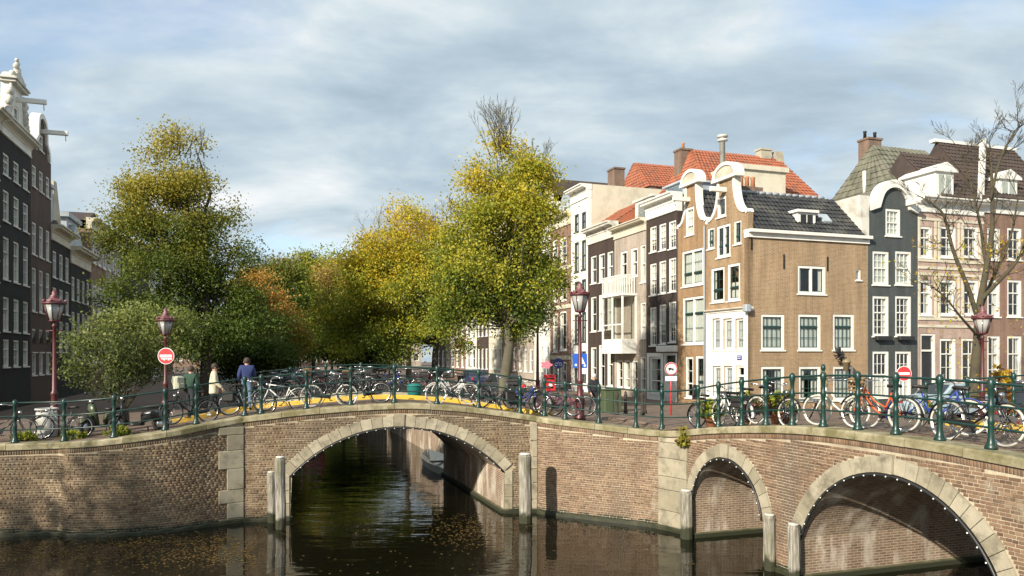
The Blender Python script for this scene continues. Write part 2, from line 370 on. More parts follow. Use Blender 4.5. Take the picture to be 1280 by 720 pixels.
# streets: rays run inland from the quay line, the ramp of the bridge fades into the level street
def sm(a, b, x):
    t = min(1, max(0, (x-a)/(b-a))); return t*t*(3-2*t)
def sweep(name, edge, ss, mat, fade=None, off=0.0, dz=COP):
    vs = []; fs = []; n = len(ss)
    for (p, d) in edge:
        for s in ss:
            q = p+d*(s+off); z = p.z+dz
            if fade: k = sm(fade[0], fade[1], s); z = z*(1-k)+GZ*k
            vs.append((q.x, q.y, z))
    for i in range(len(edge)-1):
        for j in range(n-1): fs.append((i*n+j, (i+1)*n+j, (i+1)*n+j+1, i*n+j+1))
    mb = MB(); mb.add(vs, fs, None, True); o = mb.build(name, mat, uv=True); tag(o, kind='structure'); return o
def rng(sg, a, b, n): return [sg(a+(b-a)*i/(n-1))[0] for i in range(n)]
lands = [0,.4,1,2,3,4,5,6,8,10,12,15,20,40,90,300]
sweep('street', [(p, u) for p in rng(LQ, 0, LQ.L, 60)], lands, M['paving'], (2.5, 13), .35, COP-.012)
fan = []
for k in range(19):
    a = math.atan2(u.y, u.x)*(1-k/18)+math.atan2(v.y, v.x)*k/18; fan.append(Vector((math.cos(a), math.sin(a), 0)))
c0 = RB(0)[0]
sweep('street', [(p, u) for p in rng(CW, 0, CW.L, 16)]+[(c0, d) for d in fan], lands, M['paving'], (3, 13), .35, COP-.012)
sweep('bridge_deck', [(p, u) for p in rng(LB, -.0, LB.L, 30)], [0,1,2,3,4,5,6,7,7.9], M['paving'], None, .35, COP-.012)
sweep('bridge_deck', [(p, v) for p in rng(RB, .0, RB.L, 40)], [0,1,2,3,4,5,6,7,8.2], M['paving'], None, .35, COP-.012)
def strip(name, sg, a, b, n, d, s0, s1, h, mat, fade=None):      # raised kerb that follows the road
    vs = []; fs = []
    for p in rng(sg, a, b, n):
        for s, k in ((s0, -.02), (s0, h-.02), (s0+.02, h), (s1-.02, h), (s1, h-.02), (s1, -.02)):
            q = p+d*s; z = p.z+COP
            if fade: kk = sm(fade[0], fade[1], s); z = z*(1-kk)+GZ*kk
            vs.append((q.x, q.y, z+k))
    for i in range(n-1):
        for j in range(5): fs.append((i*6+j, (i+1)*6+j, (i+1)*6+j+1, i*6+j+1))
    mb = MB(); mb.add(vs, fs); o = mb.build(name, mat); tag(o, kind='structure'); return o
strip('kerb', LB, 0, LB.L, 30, u, 2.75, 3.02, .13, M['yellow_paint'])
strip('kerb', LQ, LQ.L-2.4, LQ.L, 14, u, 2.75, 3.02, .13, M['yellow_paint'], (2.5, 13))
strip('kerb', CW, 0, CW.L*.35, 8, u, 2.75, 3.02, .13, M['yellow_paint'], (3, 13))
strip('kerb', RB, 5.5, RB.L, 30, v, 3.0, 3.27, .13, M['yellow_paint'])
strip('kerb', LB, 0, LB.L, 30, u, 5.4, 5.6, .12, M['sandstone'])

# height of the street surface anywhere
from mathutils.bvhtree import BVHTree
_gv = []; _gf = []
for o_ in bpy.data.objects:
    if o_.name.split('.')[0] in ('street', 'bridge_deck'):
        b_ = len(_gv); _gv += [v_.co.copy() for v_ in o_.data.vertices]; _gf += [[b_+i for i in p_.vertices] for p_ in o_.data.polygons]
_bv = BVHTree.FromPolygons(_gv, _gf)
def gz(x, y):
    h_ = _bv.ray_cast(Vector((x, y, 20)), Vector((0, 0, -1)))[0]; return h_.z if h_ else GZ
# ---- unit brick shared by every brick that is an object of its own (front at y=0, centred in x and z)
def brickverts(c=.055):
    cx, cz = .022, .07
    return [(-.5,.06,-.5),(.5,.06,-.5),(.5,.06,.5),(-.5,.06,.5),(-.5,.006,-.5),(.5,.006,-.5),(.5,.006,.5),(-.5,.006,.5),
            (-.5+cx,0,-.5+cz),(.5-cx,0,-.5+cz),(.5-cx,0,.5-cz),(-.5+cx,0,.5-cz)], \
           [(8,9,10,11),(4,5,9,8),(5,6,10,9),(6,7,11,10),(7,4,8,11),(0,1,5,4),(1,2,6,5),(2,3,7,6),(3,0,4,7)]
BV, BF = brickverts()
unit = {}
def unitbrick(mat):
    if mat not in unit:
        mb = MB(); mb.add(BV, BF); unit[mat] = mb.mesh('brick', M[mat])
    return unit[mat]
CH, BWD, J = .067, .22, .014
def lay_bricks(root, sg, holes, zbot, mat, nobj, gaps=(), ranges=None, soldier=True, s0=0.0, s1=None, near=None):
    """every brick of a wall: (position, tangent, length, height); holes(z, s)->True where there is no brickwork"""
    s1 = sg.L if s1 is None else s1
    ds = .02; ss = np.arange(s0, s1, ds); zt = np.array([sg(q)[0].z for q in ss]); sh = .125 if soldier else 0
    out = []; k = 0; z = zbot
    while z < zt.max():
        zm = z+CH/2
        ok = np.array([(t-sh-.012 > z+CH*.9) for t in zt])
        for i, q in enumerate(ss):
            if ok[i] and holes(q, zm): ok[i] = False
        i = 0
        while i < len(ss):
            if not ok[i]: i += 1; continue
            j = i
            while j < len(ss) and ok[j]: j += 1
            a, b = ss[i], ss[j-1]+ds
            ln = BWD if k % 2 == 0 else BWD/2
            q = a+(0 if k % 4 in (0, 1) else -ln/2)-random.random()*.02
            while q < b-.03:
                qa, qb = max(q, a), min(q+ln, b)
                if qb-qa > .04: out.append(((qa+qb)/2, zm+random.uniform(-.003, .003), qb-qa-J, CH-J, random.uniform(-.005, .004)))
                q += ln
            i = j
        z += CH; k += 1
    if soldier:
        q = s0+.03
        while q < s1-.03:
            zz = sg(q)[0].z-.012-sh/2+.0
            if not holes(q, zz) and not holes(q, zz-.05): out.append((q, zz, .064-J, sh-.012, random.uniform(-.004, .003)))
            q += .064
    rec = []
    for (q, z, l, h, pr) in out:
        p, t, n = sg(q); px = 640+F*p.x/p.y if p.y > 1 else -9999
        rec.append((p.y if (-20 < px < 1290 and p.y > 3) else 999, p+Vector((0, 0, z-p.z))+n*pr, t, l, h))
    rec.sort(key=lambda r: r[0]/max(r[3], .02)**.5)
    um = unitbrick(mat)
    for r in rec[:nobj]:
        ob = bpy.data.objects.new('brick', um); col.objects.link(ob)
        ob.location = r[1]; ob.rotation_euler = (0, 0, math.atan2(r[2].y, r[2].x)); ob.scale = (r[3], 1, r[4]); keep(ob, root)
    rest = rec[nobj:]
    B = np.array(BV); vs = []; fs = []; tint = []
    Fq = np.array(BF)
    for i, r in enumerate(rest):
        t = np.array(r[2]); n = np.array((-t[1], t[0], 0)); p = np.array(r[1])
        vs.append(p+np.outer(B[:, 0]*r[3], t)+np.outer(B[:, 1], n)+np.outer(B[:, 2]*r[4], (0, 0, 1))); fs.append(Fq+i*12); tint += [random.random()]*12
    if rest:
        ob = npmesh('brickwork', np.concatenate(vs), np.concatenate(fs), M[mat], None, root)
        a = ob.data.attributes.new('tint', 'FLOAT', 'POINT'); a.data.foreach_set('value', np.array(tint, dtype=np.float32)); tag(ob, kind='stuff')
def sheet(root, name, sg, top, bot, mat, inset, hole=None, s0=0.0, s1=None, n=60, d=None, uvs=True):
    """mortar bed behind the bricks, cut in columns so that an arch can be left open"""
    s1 = sg.L if s1 is None else s1; mb = MB(); q = [s0+(s1-s0)*i/n for i in range(n+1)]
    for a, b in zip(q, q[1:]):
        c = []
        for s in (a, b):
            p, t, nn = sg(s); g = p+nn*inset if d is None else p+d*inset
            lo = hole(s) if hole else None
            lo = bot if lo is None else lo; c.append((g, lo, p.z+top))
        if c[0][1] == bot or c[1][1] == bot or True:
            mb.add([(c[0][0].x,c[0][0].y,c[0][1]),(c[1][0].x,c[1][0].y,c[1][1]),(c[1][0].x,c[1][0].y,c[1][2]),(c[0][0].x,c[0][0].y,c[0][2])], [(0,1,2,3)])
    return mb.build(name, mat, root, True)
def coping(root, sg, s0, s1, step, mat, wid=.5):
    n = max(1, round((s1-s0)/step))
    for i in range(n):
        a, b = s0+(s1-s0)*i/n+.006, s0+(s1-s0)*(i+1)/n-.006
        mb = MB(); vs = []; fs = []; m = 4; jz = random.uniform(-.006, .006)
        for k in range(m):
            p, t, nn = sg(a+(b-a)*k/(m-1))
            for (d, z) in ((-.06,.012),(-.06,COP-.035),(-.03,COP),(wid-.02,COP),(wid,COP-.02),(wid,.012)):
                g = p+nn*d; vs.append((g.x, g.y, p.z+z+jz))
        for k in range(m-1):
            for j in range(6): fs.append((k*6+j, (k+1)*6+j, (k+1)*6+(j+1) % 6, k*6+(j+1) % 6))
        fs += [tuple(range(6)), tuple(range(m*6-1, m*6-7, -1))]
        mb.add(vs, [f[::-1] for f in fs]); mb.build('coping_stone', mat, root, True)
class Arch:
    def __init__(s, c, a, spring, apex, th): 
        s.c, s.a, s.sp, s.ap, s.th = c, a, spring, apex, th; h = apex-spring; s.R = (a*a+h*h)/(2*h); s.zc = apex-s.R; s.ang = math.atan2(a, s.R-h)
    def half(s, z, r):                                           # half width of the circle of radius r at height z
        if z < s.sp: return s.a+(r-s.R)*1.0
        q = r*r-(z-s.zc)**2; return math.sqrt(q) if q > 0 else -1
    def inner(s, q):                                             # crown height at position q, None outside
        d = abs(q-s.c); return None if d >= s.a else s.zc+math.sqrt(s.R**2-d*d)
def voussoirs(root, sg, A, n, key, depth=.45):
    Lg = A.ang/(n/2)
    for i in range(n):
        t0, t1 = -A.ang+i*Lg, -A.ang+(i+1)*Lg; mid = i == n//2
        g = .006/A.R; th = A.th+(.05 if (mid and key) else random.uniform(-.015, .015)); pr = -.075 if (mid and key) else -.035+random.uniform(-.006, .006)
        vs = []
        for (y) in (pr, depth):
            for (r, ts) in ((A.R, (t0+g, (t0+t1)/2, t1-g)), (A.R+th, (t1-g, (t0+t1)/2, t0+g))):
                for t in ts:
                    q, z = A.c+r*math.sin(t), A.zc+r*math.cos(t); p, tg, nn = sg(min(max(q, 0), sg.L)); w_ = p+nn*y; vs.append((w_.x, w_.y, z))
        fs = [(0,1,4,5),(1,2,3,4),(11,10,7,6),(10,9,8,7)]+[(j, (j+6), (j+1) % 6+6, (j+1) % 6) for j in range(6)]
        MB().add(vs, [f[::-1] for f in fs] if False else fs).build('voussoir', M['sandstone'], root, True)
def stones(root, sg, a, b, z0, z1, hts, proud, mat, alt=0.0, name='quoin_stone', depth=.3, altside=-1):
    z = z0; i = 0
    while z < z1-.05:
        h = hts[i % len(hts)]; h = min(h, z1-z)
        if z1-(z+h) < .12: h = z1-z
        aa = a+(alt if (i % 2 and altside < 0) else 0); bb = b-(alt if (i % 2 and altside > 0) else 0)
        vs = []; fs = []; m = 4; c = .014; j = random.uniform(-.008, .008)
        for k in range(m):
            p, t, nn = sg(min(max(aa+.005+(bb-aa-.01)*k/(m-1), 0), sg.L))
            for (d, zz) in ((depth, z+.005), (-proud+c+j, z+.005), (-proud+j, z+.005+c), (-proud+j, z+h-.005-c), (-proud+c+j, z+h-.005), (depth, z+h-.005)):
                g = p+nn*d; vs.append((g.x, g.y, zz))
        for k in range(m-1):
            for q in range(6): fs.append((k*6+q, (k+1)*6+q, (k+1)*6+(q+1) % 6, k*6+(q+1) % 6))
        fs += [tuple(range(6)), tuple(range(m*6-1, m*6-7, -1))]
        MB().add(vs, fs).build(name, mat, root, True); z += h; i += 1
def vault(root, sg, A, d, length, mat):
    vs = []; uv = []; n = 28; prof = [(A.c-A.a, -.6)]+[(A.c+A.R*math.sin(-A.ang+2*A.ang*i/n), A.zc+A.R*math.cos(-A.ang+2*A.ang*i/n)) for i in range(n+1)]+[(A.c+A.a, -.6)]
    m = len(prof); fs = []; ks = [.02, length]; arc = [0]
    for a, b in zip(prof, prof[1:]): arc.append(arc[-1]+math.hypot(b[0]-a[0], b[1]-a[1]))
    for (q, z) in prof:
        p = sg(q)[0]
        for s in ks: g = p+d*s; vs.append((g.x, g.y, z))
    for i in range(m-1): fs.append((i*2, i*2+1, i*2+3, i*2+2))
    me = bpy.data.meshes.new('vault'); me.from_pydata(vs, [], fs); me.materials.append(mat); lay = me.uv_layers.new(name='UVMap')
    for p in me.polygons:
        for li in p.loop_indices:
            i = me.loops[li].vertex_index; lay.data[li].uv = (ks[i % 2], arc[i//2])
    ob = bpy.data.objects.new('vault', me); col.objects.link(ob); keep(ob, root)
    mb = MB()                                                    # wet stone footing along both sides
    for q, sgn in ((A.c-A.a, 1), (A.c+A.a, -1)):
        p, t, nn = sg(q); a = p+d*.03; b = p+d*length; e = t*(.09*sgn)
        mb.add([(a.x,a.y,-.5),(b.x,b.y,-.5),(b.x,b.y,.14),(a.x,a.y,.14),(a.x+e.x,a.y+e.y,-.5),(b.x+e.x,b.y+e.y,-.5),(b.x+e.x,b.y+e.y,.11),(a.x+e.x,a.y+e.y,.11)],
               [(4,5,6,7),(7,6,2,3),(0,4,7,3),(1,2,6,5)])
    mb.build('footing', M['sandstone_moss'], root, True)
def lights(sg, A, label):                                        # black strip with bulbs under the arch edge
    root = empty('light_string', A0(sg, A), 0, label, 'lights', 'light strings along the arches')
    pts = []; n = 40
    for i in range(n+1):
        t = -A.ang+2*A.ang*i/n; q, z = A.c+(A.R-.045)*math.sin(t), A.zc+(A.R-.045)*math.cos(t); p, tg, nn = sg(q); g = p-nn*.045; pts.append((g.x, g.y, z))
    MB().tube(pts, .030, 6).build('cable_strip', M['black_paint'], root, True)
    nb = int(2*A.ang*A.R/.28); me = MB().ball((0, 0, 0), .016, 8).mesh('bulb', M['bulb_white'])
    for i in range(nb):
        t = -A.ang+2*A.ang*(i+.5)/nb; q, z = A.c+(A.R-.06)*math.sin(t), A.zc+(A.R-.06)*math.cos(t); p, tg, nn = sg(q); g = p-nn*.085
        b = bpy.data.objects.new('bulb', me); col.objects.link(b); b.location = (g.x, g.y, z); keep(b, root)
def A0(sg, A): p = sg(A.c)[0]; return (p.x, p.y, A.sp)
AL = Arch(4.65, 3.30, 1.35, 2.82, .32)
AS = Arch(1.72, 1.50, 1.08, 2.40, .30)
AB = Arch(6.88, 2.42, .95, 2.74, .32)
def arch_hole(archs, extra):
    def f(s, z):
        for A in archs:
            d = abs(s-A.c)
            if z >= A.sp:
                r = A.R+A.th+.012
                if d < r and (z-A.zc) < math.sqrt(max(r*r-d*d, 0)) and d < A.a+A.th+.02:
                    if math.hypot(d, z-A.zc) < r and abs(math.atan2(d, z-A.zc)) <= A.ang+.03 or d < A.a: return True
            elif d < A.a+A.jamb: return True
        for (a, b) in extra:
            if a <= s <= b: return True
        return False
    return f
for A in (AL, AS, AB): A.jamb = .26
# ---- the single-arch bridge
br = empty('arch_bridge', (LB(4.6)[0].x, LB(4.6)[0].y, 0), 0, 'brown brick canal bridge with one wide low stone-edged arch', 'bridge')
lay_bricks(br, LB, arch_hole([AL], [(8.78, 9.1), (-1, .01)]), .02, 'brick_brown', 300)
sheet(br, 'mortar_bed', LB, 0, -.6, M['mortar_dark'], .012, lambda s: AL.inner(s), n=120)
sheet(br, 'back_face', LB, 0, -.6, M['vault_brick'], 8.25, lambda s: AL.inner(s), n=120, d=u)
voussoirs(br, LB, AL, 23, True)
for (a, b) in ((AL.c-AL.a-.26, AL.c-AL.a), (AL.c+AL.a, AL.c+AL.a+.26)): stones(br, LB, a, b, -.4, AL.sp+.02, (.42, .5, .38), .03, M['sandstone'], 0, 'jamb_stone')
stones(br, LB, 8.78, 9.06, -.4, 2.86, (.45, .38, .52), .05, M['sandstone'], .08, 'quoin_stone')
coping(br, LB, 0, LB.L, 1.15, M['sandstone_moss'])
sg2 = seg([tuple(p+u*8.2) for p in rng(LB, 0, LB.L, 30)]); coping(br, sg2, 0, sg2.L, 1.15, M['sandstone_moss'], -.4)
vault(br, LB, AL, u, 8.25, M['vault_brick'])
# ---- the two-arch bridge
b2_ = empty('arch_bridge', (RB(4)[0].x, RB(4)[0].y, 0), 0, 'red brick bridge with one small and one large stone-edged arch', 'bridge')
lay_bricks(b2_, RB, arch_hole([AS, AB], []), .02, 'brick_red', 300, s1=11.5)
rbh = lambda s: AS.inner(s) if AS.inner(s) is not None else AB.inner(s)
sheet(b2_, 'mortar_bed', RB, 0, -.6, M['mortar'], .012, rbh, n=200)
sheet(b2_, 'back_face', RB, 0, -.6, M['vault_brick'], 8.5, rbh, n=200, d=v)
voussoirs(b2_, RB, AS, 15, True); voussoirs(b2_, RB, AB, 25, True)
for A in (AS, AB):
    for (a, b) in ((A.c-A.a-.26, A.c-A.a), (A.c+A.a, A.c+A.a+.26)): stones(b2_, RB, max(a, 0), b, -.4, A.sp+.02, (.4, .5, .36), .03, M['sandstone'], 0, 'jamb_stone')
    vault(b2_, RB, A, v, 8.5, M['vault_brick'])
coping(b2_, RB, 0, RB.L, 1.2, M['sandstone_moss'])
sg3 = seg([tuple(p+v*8.45) for p in rng(RB, 0, RB.L, 30)]); coping(b2_, sg3, 0, sg3.L, 1.2, M['sandstone_moss'], -.4)
# ---- quay walls
qw = empty('quay_wall', (LQ(LQ.L-8)[0].x, LQ(LQ.L-8)[0].y, 0), 0, 'curved dark brown brick quay wall beside the single-arch bridge', 'wall')
a0 = LQ.L-9.3
lay_bricks(qw, LQ, lambda s, z: s > LQ.L-.46, .02, 'brick_brown', 300, s0=a0)
sheet(qw, 'mortar_bed', LQ, 0, -.6, M['mortar_dark'], .014, n=500)
stones(qw, LQ, LQ.L-.72, LQ.L+.0, -.4, 2.88, (.55, .46, .40, .62), .05, M['sandstone'], .24)
coping(qw, LQ, a0-6, LQ.L, 1.1, M['sandstone_moss'])
cw = empty('quay_wall', (CW(2.5)[0].x, CW(2.5)[0].y, 0), 0, 'brick quay corner wall between the two bridges, with a stone pillar', 'wall')
lay_bricks(cw, CW, lambda s, z: s < .05 or s > CW.L-1.12, .02, 'brick_red', 300)
sheet(cw, 'mortar_bed', CW, 0, -.6, M['mortar'], .014, n=120)
stones(cw, CW, CW.L-1.12, CW.L, -.4, 2.66, (.52, .45, .6, .38), .05, M['sandstone'], .0, 'pillar_stone')
coping(cw, CW, 0, CW.L, 1.05, M['sandstone_moss'])
# slimy ledge along the waterline
def ledge(root, sg, a, b):
    n = max(4, int((b-a)/.15)); vs = []; fs = []
    for i in range(n+1):
        p, t, nn = sg(min(max(a+(b-a)*i/n, 0), sg.L)); h_ = .115+.02*math.sin(i*1.7)+random.uniform(-.01, .01)
        for (d, z) in ((-.075, -.4), (-.07, h_-.03), (-.045, h_), (.03, h_+.012)): g = p+nn*d; vs.append((g.x, g.y, z))
    for i in range(n):
        for j in range(3): fs.append((i*4+j, (i+1)*4+j, (i+1)*4+j+1, i*4+j+1))
    mb = MB(); mb.add(vs, fs); mb.build('footing', M['algae'], root, True)
ledge(qw, LQ, LQ.L-14, LQ.L); ledge(cw, CW, 0, CW.L); ledge(br, LB, 0, AL.c-AL.a); ledge(br, LB, AL.c+AL.a, LB.L)
ledge(b2_, RB, 0, AS.c-AS.a); ledge(b2_, RB, AS.c+AS.a, AB.c-AB.a); ledge(b2_, RB, AB.c+AB.a, 13)
# far banks
def bank(name, p, d, n0, n1, label):
    r_ = empty(name, (p+d*n0), 0, label, 'wall'); a, b = p+d*n0, p+d*n1
    mb = MB(); mb.add([(a.x,a.y,-.5),(b.x,b.y,-.5),(b.x,b.y,GZ-.1),(a.x,a.y,GZ-.1)], [(0,1,2,3)]); mb.build('brick_face', M['vault_brick'], r_, True, True)
    mb = MB(); L_ = (b-a).length
    ax = Matrix.Translation(a) @ Matrix.Rotation(math.atan2(d.y, d.x), 4, 'Z')
    for i in range(int(min(L_, 60)/1.2)): MB().cbox(i*1.2+.01, i*1.2+1.19, -.22, .22, GZ-.1, GZ+.06, .02, ax).build('coping_stone', M['sandstone_moss'], r_, True)
pL = LQ(LQ.L)[0].copy(); pL.z = 0; pR = CW(0)[0].copy(); pR.z = 0; pC = RB(0)[0].copy(); pC.z = 0
bank('quay_wall', pL, u, 8.3, 150, 'far quay wall under the big dark green tree')
bank('quay_wall', pR, u, 8.3, 150, 'far quay wall under the yellow tree row')
bank('quay_wall', pC, v, 8.6, 60, 'far quay wall in front of the grey gabled house')
for d0, a, b in ((u, pL, pR),):                                   # the end of the canal far away
    mb = MB(); A_ = a+u*150; B_ = b+u*150
    mb.add([(A_.x,A_.y,-.5),(B_.x,B_.y,-.5),(B_.x,B_.y,GZ),(A_.x,A_.y,GZ)], [(0,1,2,3)])
    C_ = A_+u*150; D_ = B_+u*150; mb.add([(A_.x,A_.y,GZ),(B_.x,B_.y,GZ),(D_.x,D_.y,GZ),(C_.x,C_.y,GZ)], [(0,1,2,3)])
    tag(mb.build('street', M['paving'], uv=True), kind='structure')
# the near bank behind the camera, with the quay tree that shades the curved wall
nb = MB(); nb.add([(-90,-70,GZ),(-4,-70,GZ),(-4,-2.0,GZ),(-90,3.5,GZ)], [(0,1,2,3)]); nb.add([(-90,3.5,-.5),(-4,-2.0,-.5),(-4,-2.0,GZ),(-90,3.5,GZ)], [(0,1,2,3)]); tag(nb.build('street', M['paving'], uv=True), kind='structure')
# ---- mooring piles
def pile(px, Y, ztop, r, label, sq=False):
    x, y = XY(px, Y); root = empty('mooring_pile', (x, y, -.5), random.uniform(-.3, .3), label, 'post', 'wooden mooring piles by the arches')
    n = 10; prof = [(r*1.05, 0), (r*1.03, ztop*.5), (r, ztop+.5-.05), (r*.86, ztop+.5)]
    mb = MB(); vs = []; fs = []
    zs = [0, .4, .8, 1.2, 1.6, 2.0, ztop+.42, ztop+.5]; zs = sorted(set([z for z in zs if z < ztop+.4]+[ztop+.44, ztop+.5]))
    for i, z in enumerate(zs):
        for k in range(n):
            a = 2*math.pi*k/n; q = r*(1+random.uniform(-.05, .05))*(1 if i < len(zs)-1 else .85); vs.append((q*math.cos(a)+.015*math.sin(z*2), q*math.sin(a), z))
    m = len(zs)
    for i in range(m-1):
        for k in range(n): fs.append((i*n+k, i*n+(k+1) % n, (i+1)*n+(k+1) % n, (i+1)*n+k))
    fs.append(tuple((m-1)*n+k for k in range(n))); mb.add(vs, fs); mb.build('timber', M['wood_pile'], root)
    MB().lathe([(r*.88, 0), (r*.9, .012), (r*.8, .035)], 10, (0, 0, ztop+.503)).build('cap', M['stone_white'], root)
pile(350.5, 22.0, 2.06, .15, 'slim wooden mooring pile beside the dark quay wall end of the wide arch')
pile(339.5, 22.85, 1.50, .13, 'short mooring pile half hidden behind a slim taller pile')
pile(656.5, 22.8, 2.05, .20, 'thick pale mooring pile that throws its shadow on the corner wall')
pile(858, 20.85, 1.30, .17, 'mooring pile between the stone pillar and the small arch')
pile(962, 17.75, 1.28, .135, 'mooring pile at the pier on the small arch side')
pile(992, 16.75, 1.28, .135, 'mooring pile at the pier on the large arch side')
# ---- railings
RAILH = (.36, .74, 1.12)
def post_mesh(tall, slim=.86):
    k = slim; p = [(.12*k, 0), (.12*k, .05), (.09*k, .09), (.075*k, .14), (.062*k, .20), (.058*k, .42), (.066*k, .46), (.066*k, .50), (.05*k, .54), (.052*k, .66), (.072*k, .71), (.072*k, .77),
         (.046*k, .83), (.052*k, .92), (.06*k, 1.02), (.078*k, 1.07), (.078*k, 1.17)]
    p += [(.05*k, 1.20), (.03*k, 1.23), (.055*k, 1.27), (.062*k, 1.31), (.045*k, 1.36), (.01, 1.385)] if tall else [(.06*k, 1.20), (.025*k, 1.225), (.01, 1.23)]
    return MB().lathe(p, 12).mesh('post', M['rail_green'])
PM = [post_mesh(False), post_mesh(True)]
def offset(sg, off):
    return seg([tuple(sg(sg.L*i/200)[0]+sg(sg.L*i/200)[2]*off) for i in range(201)])
def s_at_px(sg, px, lo=0.0):
    best = None; prev = None
    for i in range(int(lo*50), int(sg.L*50)+1):
        p = sg(i/50)[0]
        if p.y < 2: continue
        d = 640+F*p.x/p.y-px
        if best is None or abs(d) < best[0]: best = (abs(d), i/50)
    return best[1]
def railing(sg, ss, tall, label, a=None, b=None, group='green railings', slim=1.0):
    rl = sg; root = empty('railing', (rl(ss[0])[0].x, rl(ss[0])[0].y, rl(ss[0])[0].z+COP), 0, label, 'railing', group)
    for i, s in enumerate(ss):
        p = rl(s)[0]; ob = bpy.data.objects.new('post', PM[1 if i in tall else 0]); col.objects.link(ob); ob.location = (p.x, p.y, p.z+COP-.012); ob.scale = (slim, slim, 1); keep(ob, root)
    pts = [ss[0] if a is None else a]+list(ss)+[ss[-1] if b is None else b]
    for h in RAILH:
        path = []
        for q0, q1 in zip(pts, pts[1:]):
            if q1-q0 < .03: continue
            for k in range(4): p = rl(q0+(q1-q0)*k/4)[0]; path.append((p.x, p.y, p.z+COP+h))
        p = rl(pts[-1])[0]; path.append((p.x, p.y, p.z+COP+h))
        MB().tube(path, .023 if h > 1 else .020, 8).build('rail', M['rail_green'], root, True)
    return root
RO = .26
oLQ, oLB, oCW, oRB = (offset(s_, RO) for s_ in (LQ, LB, CW, RB))
lo = LQ.L-12
sL = sorted([s_at_px(oLQ, x, lo) for x in (-44, 18.7, 80, 142.5, 206, 245)]); sL = [sL[0]-1.5]+sL
railing(oLQ, sL, (), 'green railing on the curved quay wall before the scooters', None, oLQ.L)
railing(oLB, [s_at_px(oLB, x) for x in (296.5, 326.6, 383, 438.2, 493, 546, 598, 650)], (), 'green railing over the wide single arch', 0, oLB.L)
railing(oCW, [s_at_px(oCW, x) for x in (680.6, 707, 749, 795, 827)], (4,), 'green railing on the corner wall between the bridges', 0, oCW.L)
sR = [s_at_px(oRB, x) for x in (872.5, 898, 927, 957.5, 990.6, 1029, 1072, 1120, 1174.5, 1239.5)]
railing(oRB, sR+[sR[-1]+1.4, sR[-1]+2.8, sR[-1]+4.2], (5,), 'green railing over the small and the large arch', 0, 16.5)
bLB = seg([tuple(p+u*7.95) for p in rng(LB, 0, LB.L, 30)]); bRB = seg([tuple(p+v*8.2) for p in rng(RB, 0, RB.L, 30)])
railing(bLB, [.3+1.4*i for i in range(7)], (), 'green railing on the far side of the single-arch bridge')
railing(bRB, [.3+1.4*i for i in range(12)], (), 'green railing on the far side of the two-arch bridge')
# ================================================================== houses
class Line:                                                       # a facade line: point, axis to the viewer's right, axis inwards
    def __init__(s, p, xa, ya): s.p, s.xa, s.ya = Vector((p[0], p[1], 0)), xa, ya; s.rz = math.atan2(xa.y, xa.x)
    def hit(s, px, py=None, back=0.0):
        d = Vector(((px-640)/F, 1, 0)); p0 = s.p+s.ya*back
        # p0 + xa*t = d*Y
        det = s.xa.x*(-d.y)-(-d.x)*s.xa.y; bx, by = -p0.x, -p0.y
        t = (bx*(-d.y)-(-d.x)*by)/det; q = p0+s.xa*t; Y = q.y
        return t, (None if py is None else H-(py-HY)/F*Y), Y
C0 = XY(935, 36)
FR = Line(C0, -u, v)            # houses along the canal that runs away, sunlit side
FS = Line(C0, v, u)             # houses along the crossing canal
FL = Line(XY(0, 35), u, -v)     # houses on the shaded side
def filled(outline, holes):
    bm = bmesh.new(); loops = [outline]+[[(a,c),(b,c),(b,d),(a,d)] for a, b, c, d in holes]
    for lp in loops:
        vs = [bm.verts.new((x, 0, z)) for x, z in lp]
        for i in range(len(vs)): bm.edges.new((vs[i], vs[(i+1) % len(vs)]))
    bmesh.ops.triangle_fill(bm, use_beauty=True, edges=bm.edges[:])
    bm.verts.index_update(); V = [tuple(q.co) for q in bm.verts]; Fc = []
    for f in bm.faces:
        i = [q.index for q in f.verts]; a, b, c = (V[k] for k in i[:3])
        cr = (b[0]-a[0])*(c[2]-a[2])-(b[2]-a[2])*(c[0]-a[0]); Fc.append(i if cr > 0 else i[::-1])
    bm.free(); return V, Fc
def front_wall(outline, holes, th=.3, reveal=.2):
    mb = MB(); V, Fc = filled(outline, holes); mb.add(V, Fc)
    n = len(outline)
    mb.add([(x, 0, z) for x, z in outline]+[(x, th, z) for x, z in outline], [(i, n+i, n+(i+1) % n, (i+1) % n) for i in range(n)])
    for a, b, c, d in holes:
        mb.add([(a,0,c),(b,0,c),(b,0,d),(a,0,d),(a,reveal,c),(b,reveal,c),(b,reveal,d),(a,reveal,d)], [(0,1,5,4),(1,2,6,5),(2,3,7,6),(3,0,4,7)])
    return mb
